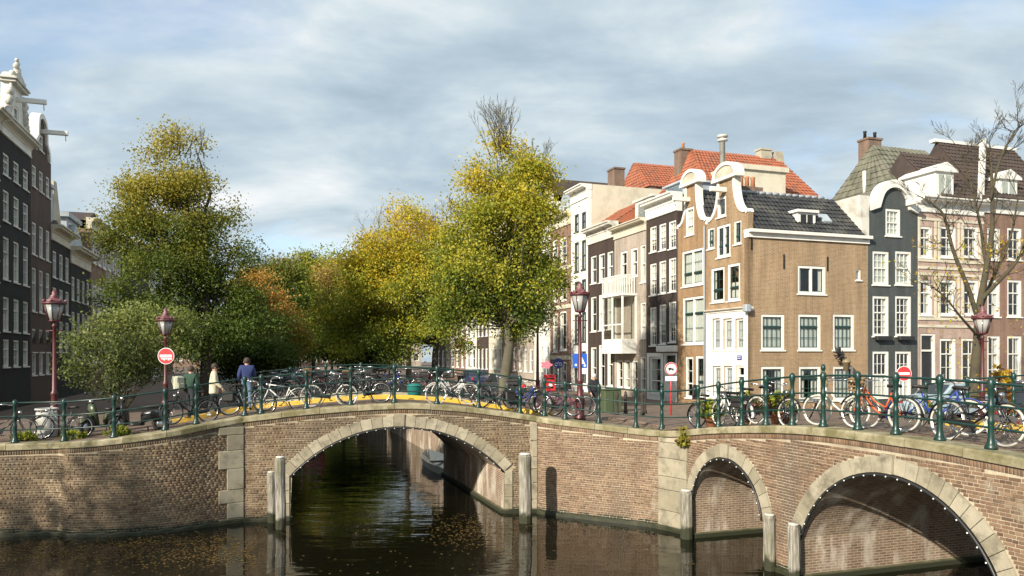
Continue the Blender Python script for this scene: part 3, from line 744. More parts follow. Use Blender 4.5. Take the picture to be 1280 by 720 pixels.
def window(root, x0, x1, z0, z1, st='sash', cols=3, rows=(1, 2), M4=None, fmat='white', curtain=None, fw=None, rec=.03, sill=True, mull=0, bmat=None):
    """one window: casing, sill, one pane for each sash, glazing bars, curtain"""
    w, h = x1-x0, z1-z0; fw = fw or min(.13, w*.15); mb = MB(); y0, y1 = rec, rec+.12
    for q in ((x0, x0+fw, z0, z1), (x1-fw, x1, z0, z1), (x0+fw, x1-fw, z0, z0+fw*.9), (x0+fw, x1-fw, z1-fw, z1)): mb.box(q[0], q[1], y0, y1, q[2], q[3], M4)
    zi0, zi1, xi0, xi1 = z0+fw*.9, z1-fw, x0+fw, x1-fw
    zm = zi0+(zi1-zi0)*rows[0]/(rows[0]+rows[1]) if st == 'sash' else None
    zones = [(xi0, xi1, zi0, zi1)]
    if st == 'sash':
        if not bmat: mb.box(xi0, xi1, y0+.02, y1-.01, zm-.03, zm+.03, M4)
        zones = [(xi0, xi1, zi0, zm-.03), (xi0, xi1, zm+.03, zi1)]
    for k in range(mull):
        xm = xi0+(xi1-xi0)*(k+1)/(mull+1); mb.box(xm-.05, xm+.05, y0+.004, y1-.004, zi0, zi1, M4)
    o = mb.build('window', M[fmat], root)
    if sill: MB().box(x0-.05, x1+.05, -.07, rec-.004, z0-.07, z0-.004, M4).build('sill', M[fmat if fmat != 'black_paint' else 'stone_white'], o)
    for (a, b, c, d) in zones: MB().add([(a,y0+.075,c),(b,y0+.075,c),(b,y0+.075,d),(a,y0+.075,d)], [(0,1,2,3)], M4).build('pane', M['glass'], o)
    gb = MB(); bt = .013
    if bmat and st == 'sash': gb.box(xi0, xi1, y0+.02, y1-.01, zm-.03, zm+.03, M4)
    if bmat:
        for (a, b, c, d) in zones:
            for q in ((a, a+.035, c, d), (b-.035, b, c, d), (a+.035, b-.035, c, c+.04), (a+.035, b-.035, d-.035, d)): gb.box(q[0], q[1], y0+.05, y0+.09, q[2], q[3], M4)
    for zi, (a, b, c, d) in enumerate(zones):
        for k in range(1, cols):
            xm = a+(b-a)*k/cols; gb.box(xm-bt, xm+bt, y0+.045, y0+.07, c, d, M4)
        rr = rows[zi] if st == 'sash' else rows[0]
        for k in range(1, rr): zz = c+(d-c)*k/rr; gb.box(a, b, y0+.048, y0+.067, zz-bt, zz+bt, M4)
    if gb.v: gb.build('glazing_bars', M[bmat or fmat], o)
    if curtain is None: curtain = random.choice(['side', 'full', 'none', 'low', 'none', 'side'])
    cm = M['cloth_white'] if curtain != 'full' else M['cloth_sheer']; cb_ = MB(); yc = y0+.115
    def drape(a, b, c, d):
        n = max(4, int((b-a)/.07)); vs = []; fs = []
        for i in range(n+1):
            yy = yc+.02+.02*math.sin(i*1.9+a*9); vs += [(a+(b-a)*i/n, yy, c), (a+(b-a)*i/n, yy, d)]
        for i in range(n): fs.append((i*2, i*2+2, i*2+3, i*2+1))
        cb_.add(vs, fs, M4, True)
    if curtain == 'full': drape(x0, x1, z0, z1)
    elif curtain == 'side': k = w*random.uniform(.2, .36); drape(x0, x0+k, z0, z1); drape(x1-k, x1, z0, z1)
    elif curtain == 'low': drape(x0, x1, z0, z0+h*.5)
    elif curtain == 'blind': drape(x0, x1, z0+h*.35, z1)
    if cb_.v: cb_.build('curtain', cm, o)
    return o
def door(root, x0, x1, z0, z1, mat='door_green', fmat='white', M4=None, light=True):
    mb = MB(); fw = .1
    for q in ((x0, x0+fw, z0, z1), (x1-fw, x1, z0, z1), (x0+fw, x1-fw, z1-fw, z1)): mb.box(q[0], q[1], .03, .18, q[2], q[3], M4)
    zt = z1-(z1-z0)*.24 if light else z1-fw
    if light: mb.box(x0+fw, x1-fw, .04, .17, zt-.05, zt+.05, M4)
    o = mb.build('door_frame', M[fmat], root)
    lf = MB(); lf.box(x0+fw, x1-fw, .12, .17, z0, zt-.05, M4)
    xm = (x0+x1)/2; lw = (x1-x0-2*fw)
    for (a, b) in ((.08, .42), (.50, .93)):
        za, zb = z0+(zt-.05-z0)*a, z0+(zt-.05-z0)*b; lf.cbox(xm-lw*.34, xm+lw*.34, .10, .125, za, zb, .01, M4)
    lf.build('door_leaf', M[mat], o)
    if light: MB().add([(x0+fw,.11,zt+.05),(x1-fw,.11,zt+.05),(x1-fw,.11,z1-fw),(x0+fw,.11,z1-fw)], [(0,1,2,3)], M4).build('pane', M['glass'], o)
    MB().ball((x1-fw-.08, .08, z0+1.05), .03, 8, M=M4).build('door_handle', M['chrome'], o)
def tileroof(root, a, b, c, d, mat, tw=.24, tl=.32, name='roof_tiles', kind=True):
    """pantiles over the quad a-b (eave, left to right) and d-c (ridge): each tile a curved piece that overlaps the one below"""
    a, b, c, d = (Vector(q) for q in (a, b, c, d)); nx = max(2, int(((b-a).length+(c-d).length)/2/tw)); nz = max(2, int(((d-a).length+(c-b).length)/2/tl))
    n = (b-a).cross(d-a).normalized(); vs = []; fs = []
    def g(s, t): return (a*(1-s)+b*s)*(1-t)+(d*(1-s)+c*s)*t
    prof = ((0, .0), (.22, .035), (.5, .05), (.78, .025), (1, .0))
    for j in range(nz):
        for i in range(nx):
            k = len(vs); jt = random.uniform(-.008, .008)
            for (t, e) in ((j/nz-.012, .045), ((j+1)/nz, .0)):
                for (q, hh) in prof: vs.append(g((i+q)/nx, max(t, -.02))+n*(hh+e+jt+.01))
            for q in range(4): fs.append((k+q, k+q+1, k+5+q+1, k+5+q))
            for q in range(4): vs.append(g((i+(q*.333))/nx, max(j/nz-.012, -.02))+n*.0)
            fs += [(k+10, k+11, k+1, k), (k+11, k+12, k+2, k+1), (k+12, k+13, k+3, k+2), (k+13, k+4, k+3)]
    mb = MB(); mb.add([tuple(q) for q in vs], fs, None, False); o = mb.build(name, mat, root)
    if kind: tag(o, kind='stuff')
    return o
def cornice(root, x0, x1, z0, z1, mat='white', dep=.4, name='cornice', back=.3, steps=3):
    mb = MB(); h = z1-z0; f = .6
    mb.box(x0, x1, -.05, back, z0, z0+h*f); mb.box(x0, x1, -.085, -.051, z0+h*.02, z0+h*.10); mb.box(x0, x1, -.085, -.051, z0+h*(f-.08), z0+h*f)
    prof = [(-.09, f), (-.14, f+.08), (-.20, f+.14), (-dep*.8, f+.18), (-dep*.85, f+.27), (-dep, f+.32), (-dep, 1.0)]
    pts = [(y, z0+h*k) for y, k in prof]+[(back, z1), (back, z0+h*f)]; n = len(pts)
    vs = [(x, y, z) for x in (x0-.02, x1+.02) for y, z in pts]
    mb.add(vs, [tuple(range(n-1, -1, -1)), tuple(range(n, 2*n))]+[(i, (i+1) % n, n+(i+1) % n, n+i) for i in range(n)])
    return mb.build(name, M[mat], root)
def chimney(root, x, y, z0, z1, sx, sy, pots, mat='chimney_brick', potmat='pot_terracotta', potr=.1):
    mb = MB(); mb.box(x-sx, x+sx, y-sy, y+sy, z0, z1-.12); mb.box(x-sx-.06, x+sx+.06, y-sy-.06, y+sy+.06, z1-.119, z1)
    o = mb.build('chimney', M[mat], root, uv=True)
    for i in range(pots):
        px_ = x+(0 if pots == 1 else (i/(pots-1)-.5)*(sx*1.5))
        MB().lathe([(potr, 0), (potr*.85, .35), (potr*1.05, .38), (potr*1.05, .46), (potr*.7, .47)], 10, (px_, y, z1+.001)).build('chimney_pot', M[potmat], o)
    return o
def neck_outline(W, zsh, zneck, ztop, hw, n=8, base=GZ):
    """Dutch neck gable: shoulders, concave sweep into the neck; the pediment sits on top"""
    pts = [(0, base), (W, base), (W, zsh), (W-.08, zsh+.16)]
    sw_ = [(math.sin(math.pi/2*i/n), (1-math.cos(math.pi/2*i/n))**1.1) for i in range(n+1)]
    for a_, b_ in sw_: pts.append((W-.2-(W/2-.2-hw)*a_, zsh+.16+(zneck-zsh-.16)*b_))
    for a_, b_ in sw_[::-1]: pts.append((.2+(W/2-.2-hw)*a_, zsh+.16+(zneck-zsh-.16)*b_))
    return pts+[(.08, zsh+.16), (0, zsh)]
def pediment(root, cx, zn, zt, hp):
    n = 14; arc_ = [(cx+hp*math.cos(math.pi*i/n), zn+.07+(zt-zn-.07)*math.sin(math.pi*i/n)) for i in range(n+1)]
    MB().prism(arc_, -.10, .32).build('pediment', M['ochre_plaster'], root)
    edge_trim(root, arc_, .13, 'white', 'pediment_rim', -.17, .34)
    MB().box(cx-hp-.06, cx+hp+.06, -.2, .33, zn-.07, zn+.065).build('pediment_ledge', M['white'], root)
def edge_trim(root, pts, wid, mat, name, y0=-.09, y1=.32):
    """white stone band that follows the gable edge"""
    n = len(pts); vs = []; fs = []; cx = sum(p[0] for p in pts)/n
    for i, (x, z) in enumerate(pts):
        a, b = pts[max(i-1, 0)], pts[min(i+1, n-1)]; t = Vector((b[0]-a[0], b[1]-a[1])).normalized(); nr = Vector((-t.y, t.x))
        for (k, y) in ((.035, y0), (-wid, y0), (-wid, y1), (.035, y1)): vs.append((x-nr.x*k, y, z-nr.y*k))
    for i in range(n-1):
        for j in range(4): fs.append((i*4+j, (i+1)*4+j, (i+1)*4+(j+1) % 4, i*4+(j+1) % 4))
    fs += [(0,1,2,3), tuple(n*4-1-k for k in range(4))]
    mb = MB(); mb.add(vs, fs); return mb.build(name, M[mat], root)
class House:
    def __init__(s, line, pl, pr, label, mat, depth=9.0, name='canal_house', group=None, back=0.0):
        s.line = line; s.x0 = line.hit(pl, None, back)[0]; s.x1 = line.hit(pr, None, back)[0]; s.W = s.x1-s.x0; s.back = back
        o = line.p+line.xa*s.x0+line.ya*back; s.root = empty(name, (o.x, o.y, GZ), line.rz, label, 'house', group); s.mat = mat; s.D = depth; s.holes = []; s.wins = []
        s.doors = []
    def xz(s, px, py):
        t, z, Y = s.line.hit(px, py, s.back); return t-s.x0, z-GZ
    def z(s, px, py): return s.xz(px, py)[1]
    def win(s, a, b, t, bt, **k):
        x0, x1 = s.xz(a, t)[0], s.xz(b, t)[0]; pm = (a+b)/2; z1, z0 = s.z(pm, t), s.z(pm, bt); s.addwin(x0, x1, max(z0, .1), z1, **k)
    def addwin(s, x0, x1, z0, z1, **k):
        x0 = max(x0, .06); x1 = min(x1, s.W-.06); s.holes.append((x0, x1, z0, z1)); s.wins.append((x0, x1, z0, z1, k))
    def grid(s, nc, nr, z0, z1, w, h, **k):                  # plain rows of windows where the photograph shows only that
        for r in range(nr):
            zc = z0+(z1-z0)*(r+.5)/nr
            for c in range(nc):
                xc = s.W*(c+.5)/nc; s.addwin(xc-w/2, xc+w/2, zc-h/2, zc+h/2, **k)
    def door(s, x0, x1, z1, **k): s.holes.append((x0, x1, .05, z1)); s.doors.append((x0, x1, .05, z1, k))
    def body(s, outline, zside, side_mat=None, th=.3, right=True):
        front_wall(outline, s.holes, th).build('wall', M[s.mat], s.root, uv=True)
        W, D = s.W, s.D; mb = MB(); e = .003
        mb.add([(e,th-.01,-.05),(e,D,-.05),(e,D,zside),(e,th-.01,zside)], [(0,3,2,1)])
        if right: mb.add([(W-e,th-.01,-.05),(W-e,D,-.05),(W-e,D,zside),(W-e,th-.01,zside)], [(0,1,2,3)])
        mb.add([(e,D,-.05),(W-e,D,-.05),(W-e,D,zside),(e,D,zside)], [(0,1,2,3)])
        mb.build('side_wall', M[side_mat or s.mat], s.root, uv=True)
        for (a, b, c, d, k) in s.wins: window(s.root, a, b, c, d, **k)
        for (a, b, c, d, k) in s.doors: door(s.root, a, b, c, d, **k)
    def gable_roof(s, zside, zr, mat, y0=.25, tiles=False):       # ridge runs into the block
        W, D = s.W, s.D; mb = MB()
        mb.add([(-.03,y0,zside),(W+.03,y0,zside),(W+.03,D,zside),(-.03,D,zside),(W/2,y0,zr),(W/2,D,zr)], [(0,3,5,4),(1,4,5,2),(0,4,1),(2,5,3)])
        s.roof = mb.build('roof', M[mat], s.root)
        if tiles:
            tileroof(s.roof, (-.03,D,zside), (-.03,y0,zside), (W/2,y0,zr), (W/2,D,zr), M[mat]); tileroof(s.roof, (W+.03,y0,zside), (W+.03,D,zside), (W/2,D,zr), (W/2,y0,zr), M[mat])
    def cross_roof(s, zside, zr, mat, yr, tiles=True, y0=-.05, xs=0.0):   # ridge runs along the street
        W, D = s.W, s.D; mb = MB()
        mb.add([(xs,y0,zside),(W,y0,zside),(W,yr,zr),(xs,yr,zr),(xs,2*yr,zside),(W,2*yr,zside)], [(0,1,2,3),(3,2,5,4),(0,3,4),(1,5,2)])
        s.roof = mb.build('roof', M[mat], s.root)
        if tiles: tileroof(s.roof, (xs,y0,zside), (W,y0,zside), (W,yr,zr), (xs,yr,zr), M[mat])
    def flat(s, z, mat='lead_flashing'):
        MB().box(.01, s.W-.01, .2, s.D-.01, z-.1, z).build('roof', M[mat], s.root)
    def hoist(s, x, z, ln=1.0, hook=True, mat='white'):
        o = MB().cbox(x-.09, x+.09, -ln, .3, z-.12, z+.12, .02).build('hoist_beam', M[mat], s.root)
        MB().tube([(x, -ln+.12, z-.12), (x, -ln+.12, z-.3), (x+.05, -ln+.12, z-.36), (x, -ln+.12, z-.42)], .018, 5).build('hook', M['iron'], o)
def anchor(root, x, z, M4=None, h=.7):
    MB().box(x-.025, x+.025, -.05, -.002, z-h/2, z+h/2, M4).build('wall_anchor', M['iron'], root)

# ---- corner house: narrow front with a neck gable, long brick side wall
h = House(FR, 883, 935, 'ochre brick corner house with white neck gable and black tiled roof', 'house_ochre', 8.4)
RH = h; W = h.W
h.win(889, 905.5, 334.5, 377.5, cols=2, curtain='side', bmat='door_green'); h.win(909.5, 925, 329.5, 375.5, cols=2, curtain='low', bmat='door_green')
h.win(884.5, 893, 285, 311, cols=2, curtain='side', bmat='door_green'); h.win(896, 913, 281, 321, cols=2, curtain='none', mull=1, bmat='door_green'); h.win(917.5, 926.5, 276, 305, cols=2, curtain='side', bmat='door_green')
h.win(896.5, 907.5, 246, 271, st='one', cols=1, curtain='none', fw=.13)
for a, b in ((891, 900.5), (904.5, 915.5), (919.5, 930)):
    h.win(a, b, 398, 437, cols=2, curtain='full', rec=.06, bmat='lead_flashing')
for a, b in ((891.5, 901.5), (905.5, 916)): h.win(a, b, 457.5, 496, cols=2, curtain='full', rec=.06, bmat='lead_flashing')
xa = h.xz(920.5, 460)[0]; xb = h.xz(931, 460)[0]; h.door(xa, xb, h.z(926, 457), mat='door_green')
zs = h.z(934, 265); zn = h.z(900, 226); zt = h.z(900, 207)
ol = neck_outline(W, zs, zn, zt, .70, base=0)
h.D = FS.hit(1085)[0]-.02; h.body(ol, h.z(935, 290), 'house_ochre', right=False)
edge_trim(h.root, ol[2:13], .13, 'white', 'gable_edge', -.06); edge_trim(h.root, ol[13:], .13, 'white', 'gable_edge', -.06); pediment(h.root, W/2, zn, zt, .98)
h.hoist(W/2-.05, h.z(900, 240), .9)
# white painted lower front
zsh = h.z(900, 391)
mb = front_wall([(0, -.05), (W, -.05), (W, zsh), (0, zsh)], [q for q in h.holes if q[3] < zsh], .034, .03)
o = mb.build('shopfront', M['white'], h.root); o.location.y = -.036
cornice(h.root, -.02, W+.02, zsh+.001, zsh+.17, 'white', .18)
# side wall with its windows, in the frame of the crossing canal
SM = Matrix.Translation((W, 0, 0)) @ Matrix.Rotation(R(90), 4, 'Z')      # local x along the side wall
S = House(FS, 935, 1085, '', 'house_ochre'); bpy.data.objects.remove(S.root)
hol = []; wn_ = []
def sw(a, b, t, bt, **k):
    x0, z1 = S.xz(a, t); x1 = S.xz(b, t)[0]; z0 = S.z((a+b)/2, bt); hol.append((x0, x1, max(z0, .25), z1)); wn_.append((x0, x1, max(z0, .25), z1, k))
sw(997, 1032, 331.5, 367.5, st='one', cols=2, rows=(1,), curtain='side', mull=1, bmat='door_green')
sw(1070, 1076, 337, 350, st='one', cols=1, curtain='full', fw=.04)
for a, b in ((951, 980.5), (997.5, 1025.8), (1041, 1067.5)): sw(a, b, 392.5, 437.5, cols=4, rows=(2, 1), curtain='full', bmat='door_green')
for a, b in ((951, 980.3), (998.3, 1025.8), (1041, 1067)): sw(a, b, 458, 500, cols=4, rows=(2, 1), curtain=random.choice(['side', 'full']), bmat='door_green')
ze0, ze1 = S.z(935, 296.5), S.z(935, 286.5); SL = S.W
front_wall([(0, -.05), (SL, -.05), (SL, ze0), (0, ze0)], hol, .3).build('side_facade', M['house_ochre'], h.root, uv=True).matrix_basis = SM
for (a, b, c, d, k) in wn_: window(h.root, a, b, c, d, M4=SM, **k)
mb = MB(); mb.box(-.04, SL+.02, -.10, .25, ze0+.002, ze0+(ze1-ze0)*.6, SM); mb.box(-.06, SL+.04, -.30, .25, ze0+(ze1-ze0)*.6+.001, ze1, SM); mb.build('gutter_cornice', M['white'], h.root)
for a, t in ((939, 303), (979.5, 327), (1034, 330)): x, z = S.xz(a, t); anchor(h.root, x, z, SM)
zr = 13.15-GZ; rs = MB()
def sp_(x, y, z): return tuple(SM @ Vector((x, y, z)))
rs.add([sp_(.25,-.2,ze1),sp_(SL-.44,-.2,ze1),sp_(SL-.62,1.75,zr),sp_(.25,1.75,zr),sp_(.25,3.5,ze1),sp_(SL-.44,3.5,ze1)], [(0,1,2,3),(3,2,5,4),(1,5,2)])
roof = rs.build('roof', M['tile_black'], h.root)
tileroof(roof, sp_(.25,-.25,ze1), sp_(SL-.44,-.25,ze1), sp_(SL-.62,1.75,zr), sp_(.25,1.75,zr), M['tile_black'])
mb = MB(); n = int(SL/.4)
for i in range(n-3): mb.tube([sp_(.3+i*.4, 1.75, zr+.04), sp_(.3+i*.4+.2, 1.75, zr+.07), sp_(.3+i*.4+.39, 1.75, zr+.05)], .085, 6)
mb.build('ridge_tiles', M['lead_flashing'], roof)
# dormer on the black roof
x0, z0 = S.xz(1000, 290); x1 = S.xz(1022, 290)[0]; z0 = ze1+.05; z1 = ze1+1.12
mb = MB(); mb.box(x0, x1, .15, 1.45, z0, z1-.1, SM); mb.box(x0-.12, x1+.12, .02, 1.5, z1-.099, z1+.03, SM); o = mb.build('dormer', M['white'], roof)
MB().box(x0+.16, x1-.16, .145, .16, z0+.1, z1-.2, SM).build('pane', M['black_paint'], o)
mb = MB(); xm = (x0+x1)/2; mb.box(xm-.02, xm+.02, .13, .144, z0+.1, z1-.2, SM); mb.build('glazing_bars', M['white'], o)
x0, z0 = S.xz(1033, 286); x1 = S.xz(1044, 276)[0]
fr_ = lambda t: (-.25+2.0*t, ze1+(zr-ze1)*t)
ya, za = fr_(.27); yb, zb = fr_(.47); q = .16
MB().add([sp_(x0,ya-.1,za+q-.05),sp_(x1,ya-.1,za+q-.05),sp_(x1,yb-.1,zb+q-.05),sp_(x0,yb-.1,zb+q-.05),sp_(x0,ya,za-.1),sp_(x1,ya,za-.1),sp_(x1,yb,zb-.1),sp_(x0,yb,zb-.1)],
         [(0,1,2,3),(0,4,5,1),(1,5,6,2),(2,6,7,3),(3,7,4,0)]).build('skylight', M['zinc'], roof)
x, z = S.xz(972, 232); q = SM @ Vector((x+.4, 3.2, 0)); o = MB().box(q.x-.5, q.x+.5, q.y-.8, q.y+.8, zr-1.5, zr+.6).build('chimney', M['chimney_brick'], roof, uv=True)
for i in range(4): MB().lathe([(.13, 0), (.11, .5), (.13, .54), (.13, .62), (.09, .63)], 10, (q.x, q.y-.55+i*.36, zr+.601)).build('chimney_pot', M['pot_terracotta'], o)
# pale parapet at the end of the black roof
MB().prism([(SL-.42, ze1-.2), (SL-.02, ze1-.2), (SL-.02, zr-.1), (SL-.62, zr-.1)], -.1, 3.4, SM).build('parapet', M['stone_white'], h.root)
# ornate lamp on the side wall
lx, lz = S.xz(1050, 455)
br_ = empty('wall_lantern', FS.p+FS.xa*lx-FS.ya*.42+Vector((0, 0, lz+GZ-.35)), FS.rz, 'old lantern hanging from black scrolled bracket on the ochre side wall', 'lamp')
MB().lathe([(.12, 0), (.2, .42), (.25, .44), (.16, .56), (.04, .62)], 6).build('lantern', plain('amber_glass', (.24, .19, .11), .3, .15, 5), br_)
mb = MB(); mb.tube([(0,.4,.3),(-.1,.2,.5),(-.3,.05,.75),(-.5,0,.95),(-.62,.05,1.15)], [.03,.05,.08,.1,.03], 6)
for i in range(16):
    a = i*.7; mb.tube([(-.45+.03*i*.3, .0, .75), (-.45+.22*math.cos(a), .1*math.sin(a*2), .88+.3*math.sin(a)), (-.4+.25*math.cos(a+.5), .05, .9+.34*math.sin(a+.4))], [.03, .045, .015], 5)
mb.tube([(0,.42,.72),(0,.2,.70),(0,0,.6)], .025, 6); mb.build('bracket', M['iron'], br_)
for i, (a, t, ww, hh) in enumerate(((925.5, 447, .34, .22),)):
    x, z = h.xz(a, t); o = MB().box(x-ww/2, x+ww/2, -.075, -.04, z-hh/2, z+hh/2).build('street_name_plate', plain('plate_blue', (.03, .05, .24), .4), h.root)
    o.name = 'name_plate'; mb = MB()
    for r_ in range(2):
        for k in range(6): mb.box(x-.13+k*.045, x-.10+k*.045, -.079, -.0751, z-.06+r_*.085, z-.02+r_*.085)
    mb.build('lettering', M['white'], o)
MB().cbox(W+.0, W+.30, -.32, -.02, zsh-.1, zsh+.26, .04).build('corner_lamp', M['zinc'], h.root)

# ---- neighbour with the second neck gable
h = House(FR, 847, 882.6, 'ochre brown house with a white neck gable, narrower than the corner house', 'house_ochre_dark', 9)
h.win(857, 867.5, 259, 294, cols=2, curtain='full', fw=.13); h.win(852.5, 879, 312, 357, cols=2, mull=1, curtain='full', bmat='door_green'); h.win(853.5, 880.5, 371, 430, cols=2, mull=1, curtain='full', rows=(2, 1), bmat='door_green')
h.win(857, 866.5, 446, 497, cols=1, curtain='none'); h.win(869.5, 881.5, 445, 495, cols=2, curtain='low', bmat='door_green')
W = h.W; zs = h.z(880, 276); zn = h.z(861, 231); zt = h.z(861, 214); ol = neck_outline(W, zs, zn, zt, .55, base=0)
h.body(ol, zs-.3); edge_trim(h.root, ol[2:13], .12, 'white', 'gable_edge', -.06); edge_trim(h.root, ol[13:], .12, 'white', 'gable_edge', -.06); pediment(h.root, W/2, zn, zt, .85)
h.hoist(W/2-.2, h.z(855, 252), 1.0); h.gable_roof(zs-.3, zs+1.9, 'tile_black', tiles=True)
MB().tube([(W-.08, -.06, .1), (W-.08, -.06, zs-.3)], .05, 6).build('downpipe', M['lead_flashing'], h.root)
# ---- almost black house with broad white frieze
h = House(FR, 808, 846.7, 'almost black brick house with slim white windows and tall white frieze', 'house_darkbrown', 9)
for t, b in ((280, 313), (326.5, 367), (381, 430)):
    for i, (a, c) in enumerate(((812.5, 820.5), (824, 832.5), (836, 845))): h.win(a, c, t-i*3.5+3, b-i*2.2+2, cols=2, rows=(2, 2), curtain='blind', fw=.09)
xa, _ = h.xz(829.5, 440); h.door(xa, h.xz(845, 440)[0], h.z(838, 442), mat='white', fmat='white'); h.win(812, 827, 446, 492, cols=2, curtain='side')
W = h.W; zc0, zc1 = h.z(827, 270), h.z(827, 247); h.body([(0, -.05), (W, -.05), (W, zc0), (0, zc0)], zc0)
cornice(h.root, -.02, W+.02, zc0+.002, zc1, 'white', .5); h.flat(zc1-.1)
o = front_wall([(.1, -.05), (W-.02, -.05), (W-.02, h.z(838, 442)+.04), (.1, h.z(838, 442)+.04)], [q for q in h.holes if q[3] < h.z(838, 440)], .03, .025).build('shopfront', M['white'], h.root); o.location.y = -.032
MB().cbox(W*.4, W+.05, -.16, .1, h.z(838, 441)+.05, h.z(838, 432), .03).build('door_hood', M['white'], h.root)
mb = MB(); mb.box(W*.25, W*.85, .8, 3.0, zc1-.1, zc1+.75); mb.box(W*.2, W*.9, .65, 3.1, zc1+.751, zc1+.86); o = mb.build('roof_dormer', M['zinc'], h.root)
MB().box(W*.32, W*.78, .785, .80, zc1+.12, zc1+.65).build('pane', M['glass'], o)
# ---- beige house with bay window and balcony
h = House(FR, 768, 807.7, 'beige brick house with a white bay window and balcony', 'house_taupe', 9)
for a, b, t, bt in ((775.5, 784, 314, 346), (788.5, 797, 310, 346), (800.5, 806.8, 306, 353)): h.win(a, b, t, bt, cols=1, curtain='side', rows=(1, 1))
h.win(800.5, 807, 378, 423, cols=1, curtain='side'); h.win(800.5, 807, 446, 488, cols=1, curtain='side')
W = h.W
for i in range(3): x = .3+i*(W*.72)/3; h.addwin(x, x+W*.2, .5, h.z(780, 450), cols=1, curtain='side', rec=.05)
zc0, zc1 = h.z(788, 294), h.z(788, 279); h.body([(0, -.05), (W, -.05), (W, zc0), (0, zc0)], zc0); cornice(h.root, -.02, W+.02, zc0+.002, zc1, 'cream', .5)
b0, b1 = h.xz(770, 400)[0], h.xz(796, 400)[0]; zb0, zb1, zb2 = h.z(783, 442), h.z(783, 369), h.z(783, 346)
mb = MB(); dp = 1.0; mb.box(b0, b1, -dp, -.002, zb0, zb0+.9); mb.box(b0-.05, b1+.05, -dp-.06, -.002, zb1-.12, zb1)
for x in (b0, (b0+b1)/2-.05, b1-.1): mb.box(x, x+.1, -dp, -dp+.1, zb0+.9, zb1-.12)
for x in (b0, b1-.1): mb.box(x, x+.1, -.1, -.002, zb0+.9, zb1-.12)
mb.box(b0+.1, b1-.1, -dp+.01, -dp+.09, zb0+1.75, zb0+1.83); bay = mb.build('bay_window', M['white'], h.root)
for x, y in ((b0+.1, (b0+b1)/2-.05), ((b0+b1)/2+.05, b1-.1)):
    for za, zb in ((zb0+.9, zb0+1.75), (zb0+1.83, zb1-.12)): MB().add([(x,-dp+.05,za),(y,-dp+.05,za),(y,-dp+.05,zb),(x,-dp+.05,zb)], [(0,1,2,3)]).build('pane', M['glass'], bay)
for x in (b0+.05, b1-.05): MB().add([(x,-dp+.1,zb0+.9),(x,-.1,zb0+.9),(x,-.1,zb1-.12),(x,-dp+.1,zb1-.12)], [(0,1,2,3)]).build('pane', M['glass'], bay)
mb = MB(); mb.box(b0, b1, -dp, -dp+.07, zb2-.07, zb2); mb.box(b0, b0+.07, -dp+.07, -.01, zb2-.07, zb2); mb.box(b1-.07, b1, -dp+.07, -.01, zb2-.07, zb2); bal = mb.build('balcony_rail', M['white'], h.root)
n = 12
for i in range(n+1): x = b0+.03+(b1-b0-.06)*i/n; MB().box(x-.03, x+.03, -dp+.01, -dp+.06, zb1+.002, zb2-.071).build('baluster', M['white'], bal)
for i in range(1, 6):
    for x in (b0+.035, b1-.035): MB().box(x-.025, x+.025, -dp+i*.17-.03, -dp+i*.17+.03, zb1+.002, zb2-.071).build('baluster', M['white'], bal)
h.cross_roof(zc1-.1, zc1+.9, 'zinc', 2.4, False)
mb = MB(); mb.box(W*.45, W*.95, .5, 2.2, zc1-.1, zc1+1.35); mb.box(W*.40, W+.0, .4, 2.3, zc1+1.351, zc1+1.48); o = mb.build('dormer', M['stone_white'], h.root)
MB().box(W*.55, W*.85, .485, .5, zc1+.2, zc1+1.2).build('pane', M['glass'], o)
# ---- dark red-brown house
h = House(FR, 735, 767.6, 'dark red-brown brick house with a worn pale cornice', 'house_brown', 9)
for t, b, rr in ((317, 353, 1), (368, 413, 1), (431, 484, 1)):
    for i, (a, c) in enumerate(((738.5, 745.5), (748.5, 756), (759, 766.3))): h.win(a, c, t-i*2.8+3, b-i*1.5+1.5, cols=1, rows=(1, 1), curtain='side', fw=.1)
W = h.W; zc0, zc1 = h.z(751, 302), h.z(751, 282); h.body([(0, -.05), (W, -.05), (W, zc0), (0, zc0)], zc0); cornice(h.root, -.02, W+.02, zc0+.002, zc1, 'stone_white', .55); h.cross_roof(zc1-.1, zc1+1.6, 'tile_orange', 2.6)
# ---- tall white house
h = House(FR, 714, 734.6, 'tall white plastered house, taller than its dark neighbour', 'white', 6)
for t, b in ((268, 290), (303, 340), (352, 378), (393, 430), (442, 480)):
    for i, (a, c) in enumerate(((718, 723.5), (727, 732.5))): h.win(a, c, t-i*3, b-i*3, cols=1, rows=(1, 1), curtain='side', fmat='slate_paint', fw=.09)
W = h.W; zc0, zc1 = h.z(724, 252), h.z(724, 235); h.body([(0, -.05), (W, -.05), (W, zc0), (0, zc0)], zc1, 'cream'); cornice(h.root, -.02, W+.02, zc0+.002, zc1, 'white', .6); h.flat(zc1-.05)
chimney(h.root, W*.8, 2.5, zc1-.3, zc1+1.35, .55, .4, 0)
# ---- brick house with cream arches
h = House(FR, 688, 713.6, 'red brick house with cream arched bands behind the tree', 'house_redbrown', 10)
for t, b in ((300, 330), (345, 378), (392, 440), (455, 492)):
    for i, (a, c) in enumerate(((691, 697), (700, 708))): h.win(a, c, t-i*3, b-i*2, cols=1, rows=(2, 1), curtain='side', fw=.14)
W = h.W; zc0, zc1 = h.z(701, 285), h.z(701, 268); h.body([(0, -.05), (W, -.05), (W, zc0), (0, zc0)], zc0); cornice(h.root, -.02, W+.02, zc0+.002, zc1, 'cream', .6)
for t in (336, 384, 447):
    z = h.z(701, t); MB().box(-.0, W, -.08, -.002, z-.15, z+.15).build('stone_band', M['cream'], h.root)
h.gable_roof(zc1-.2, zc1+1.6, 'zinc')
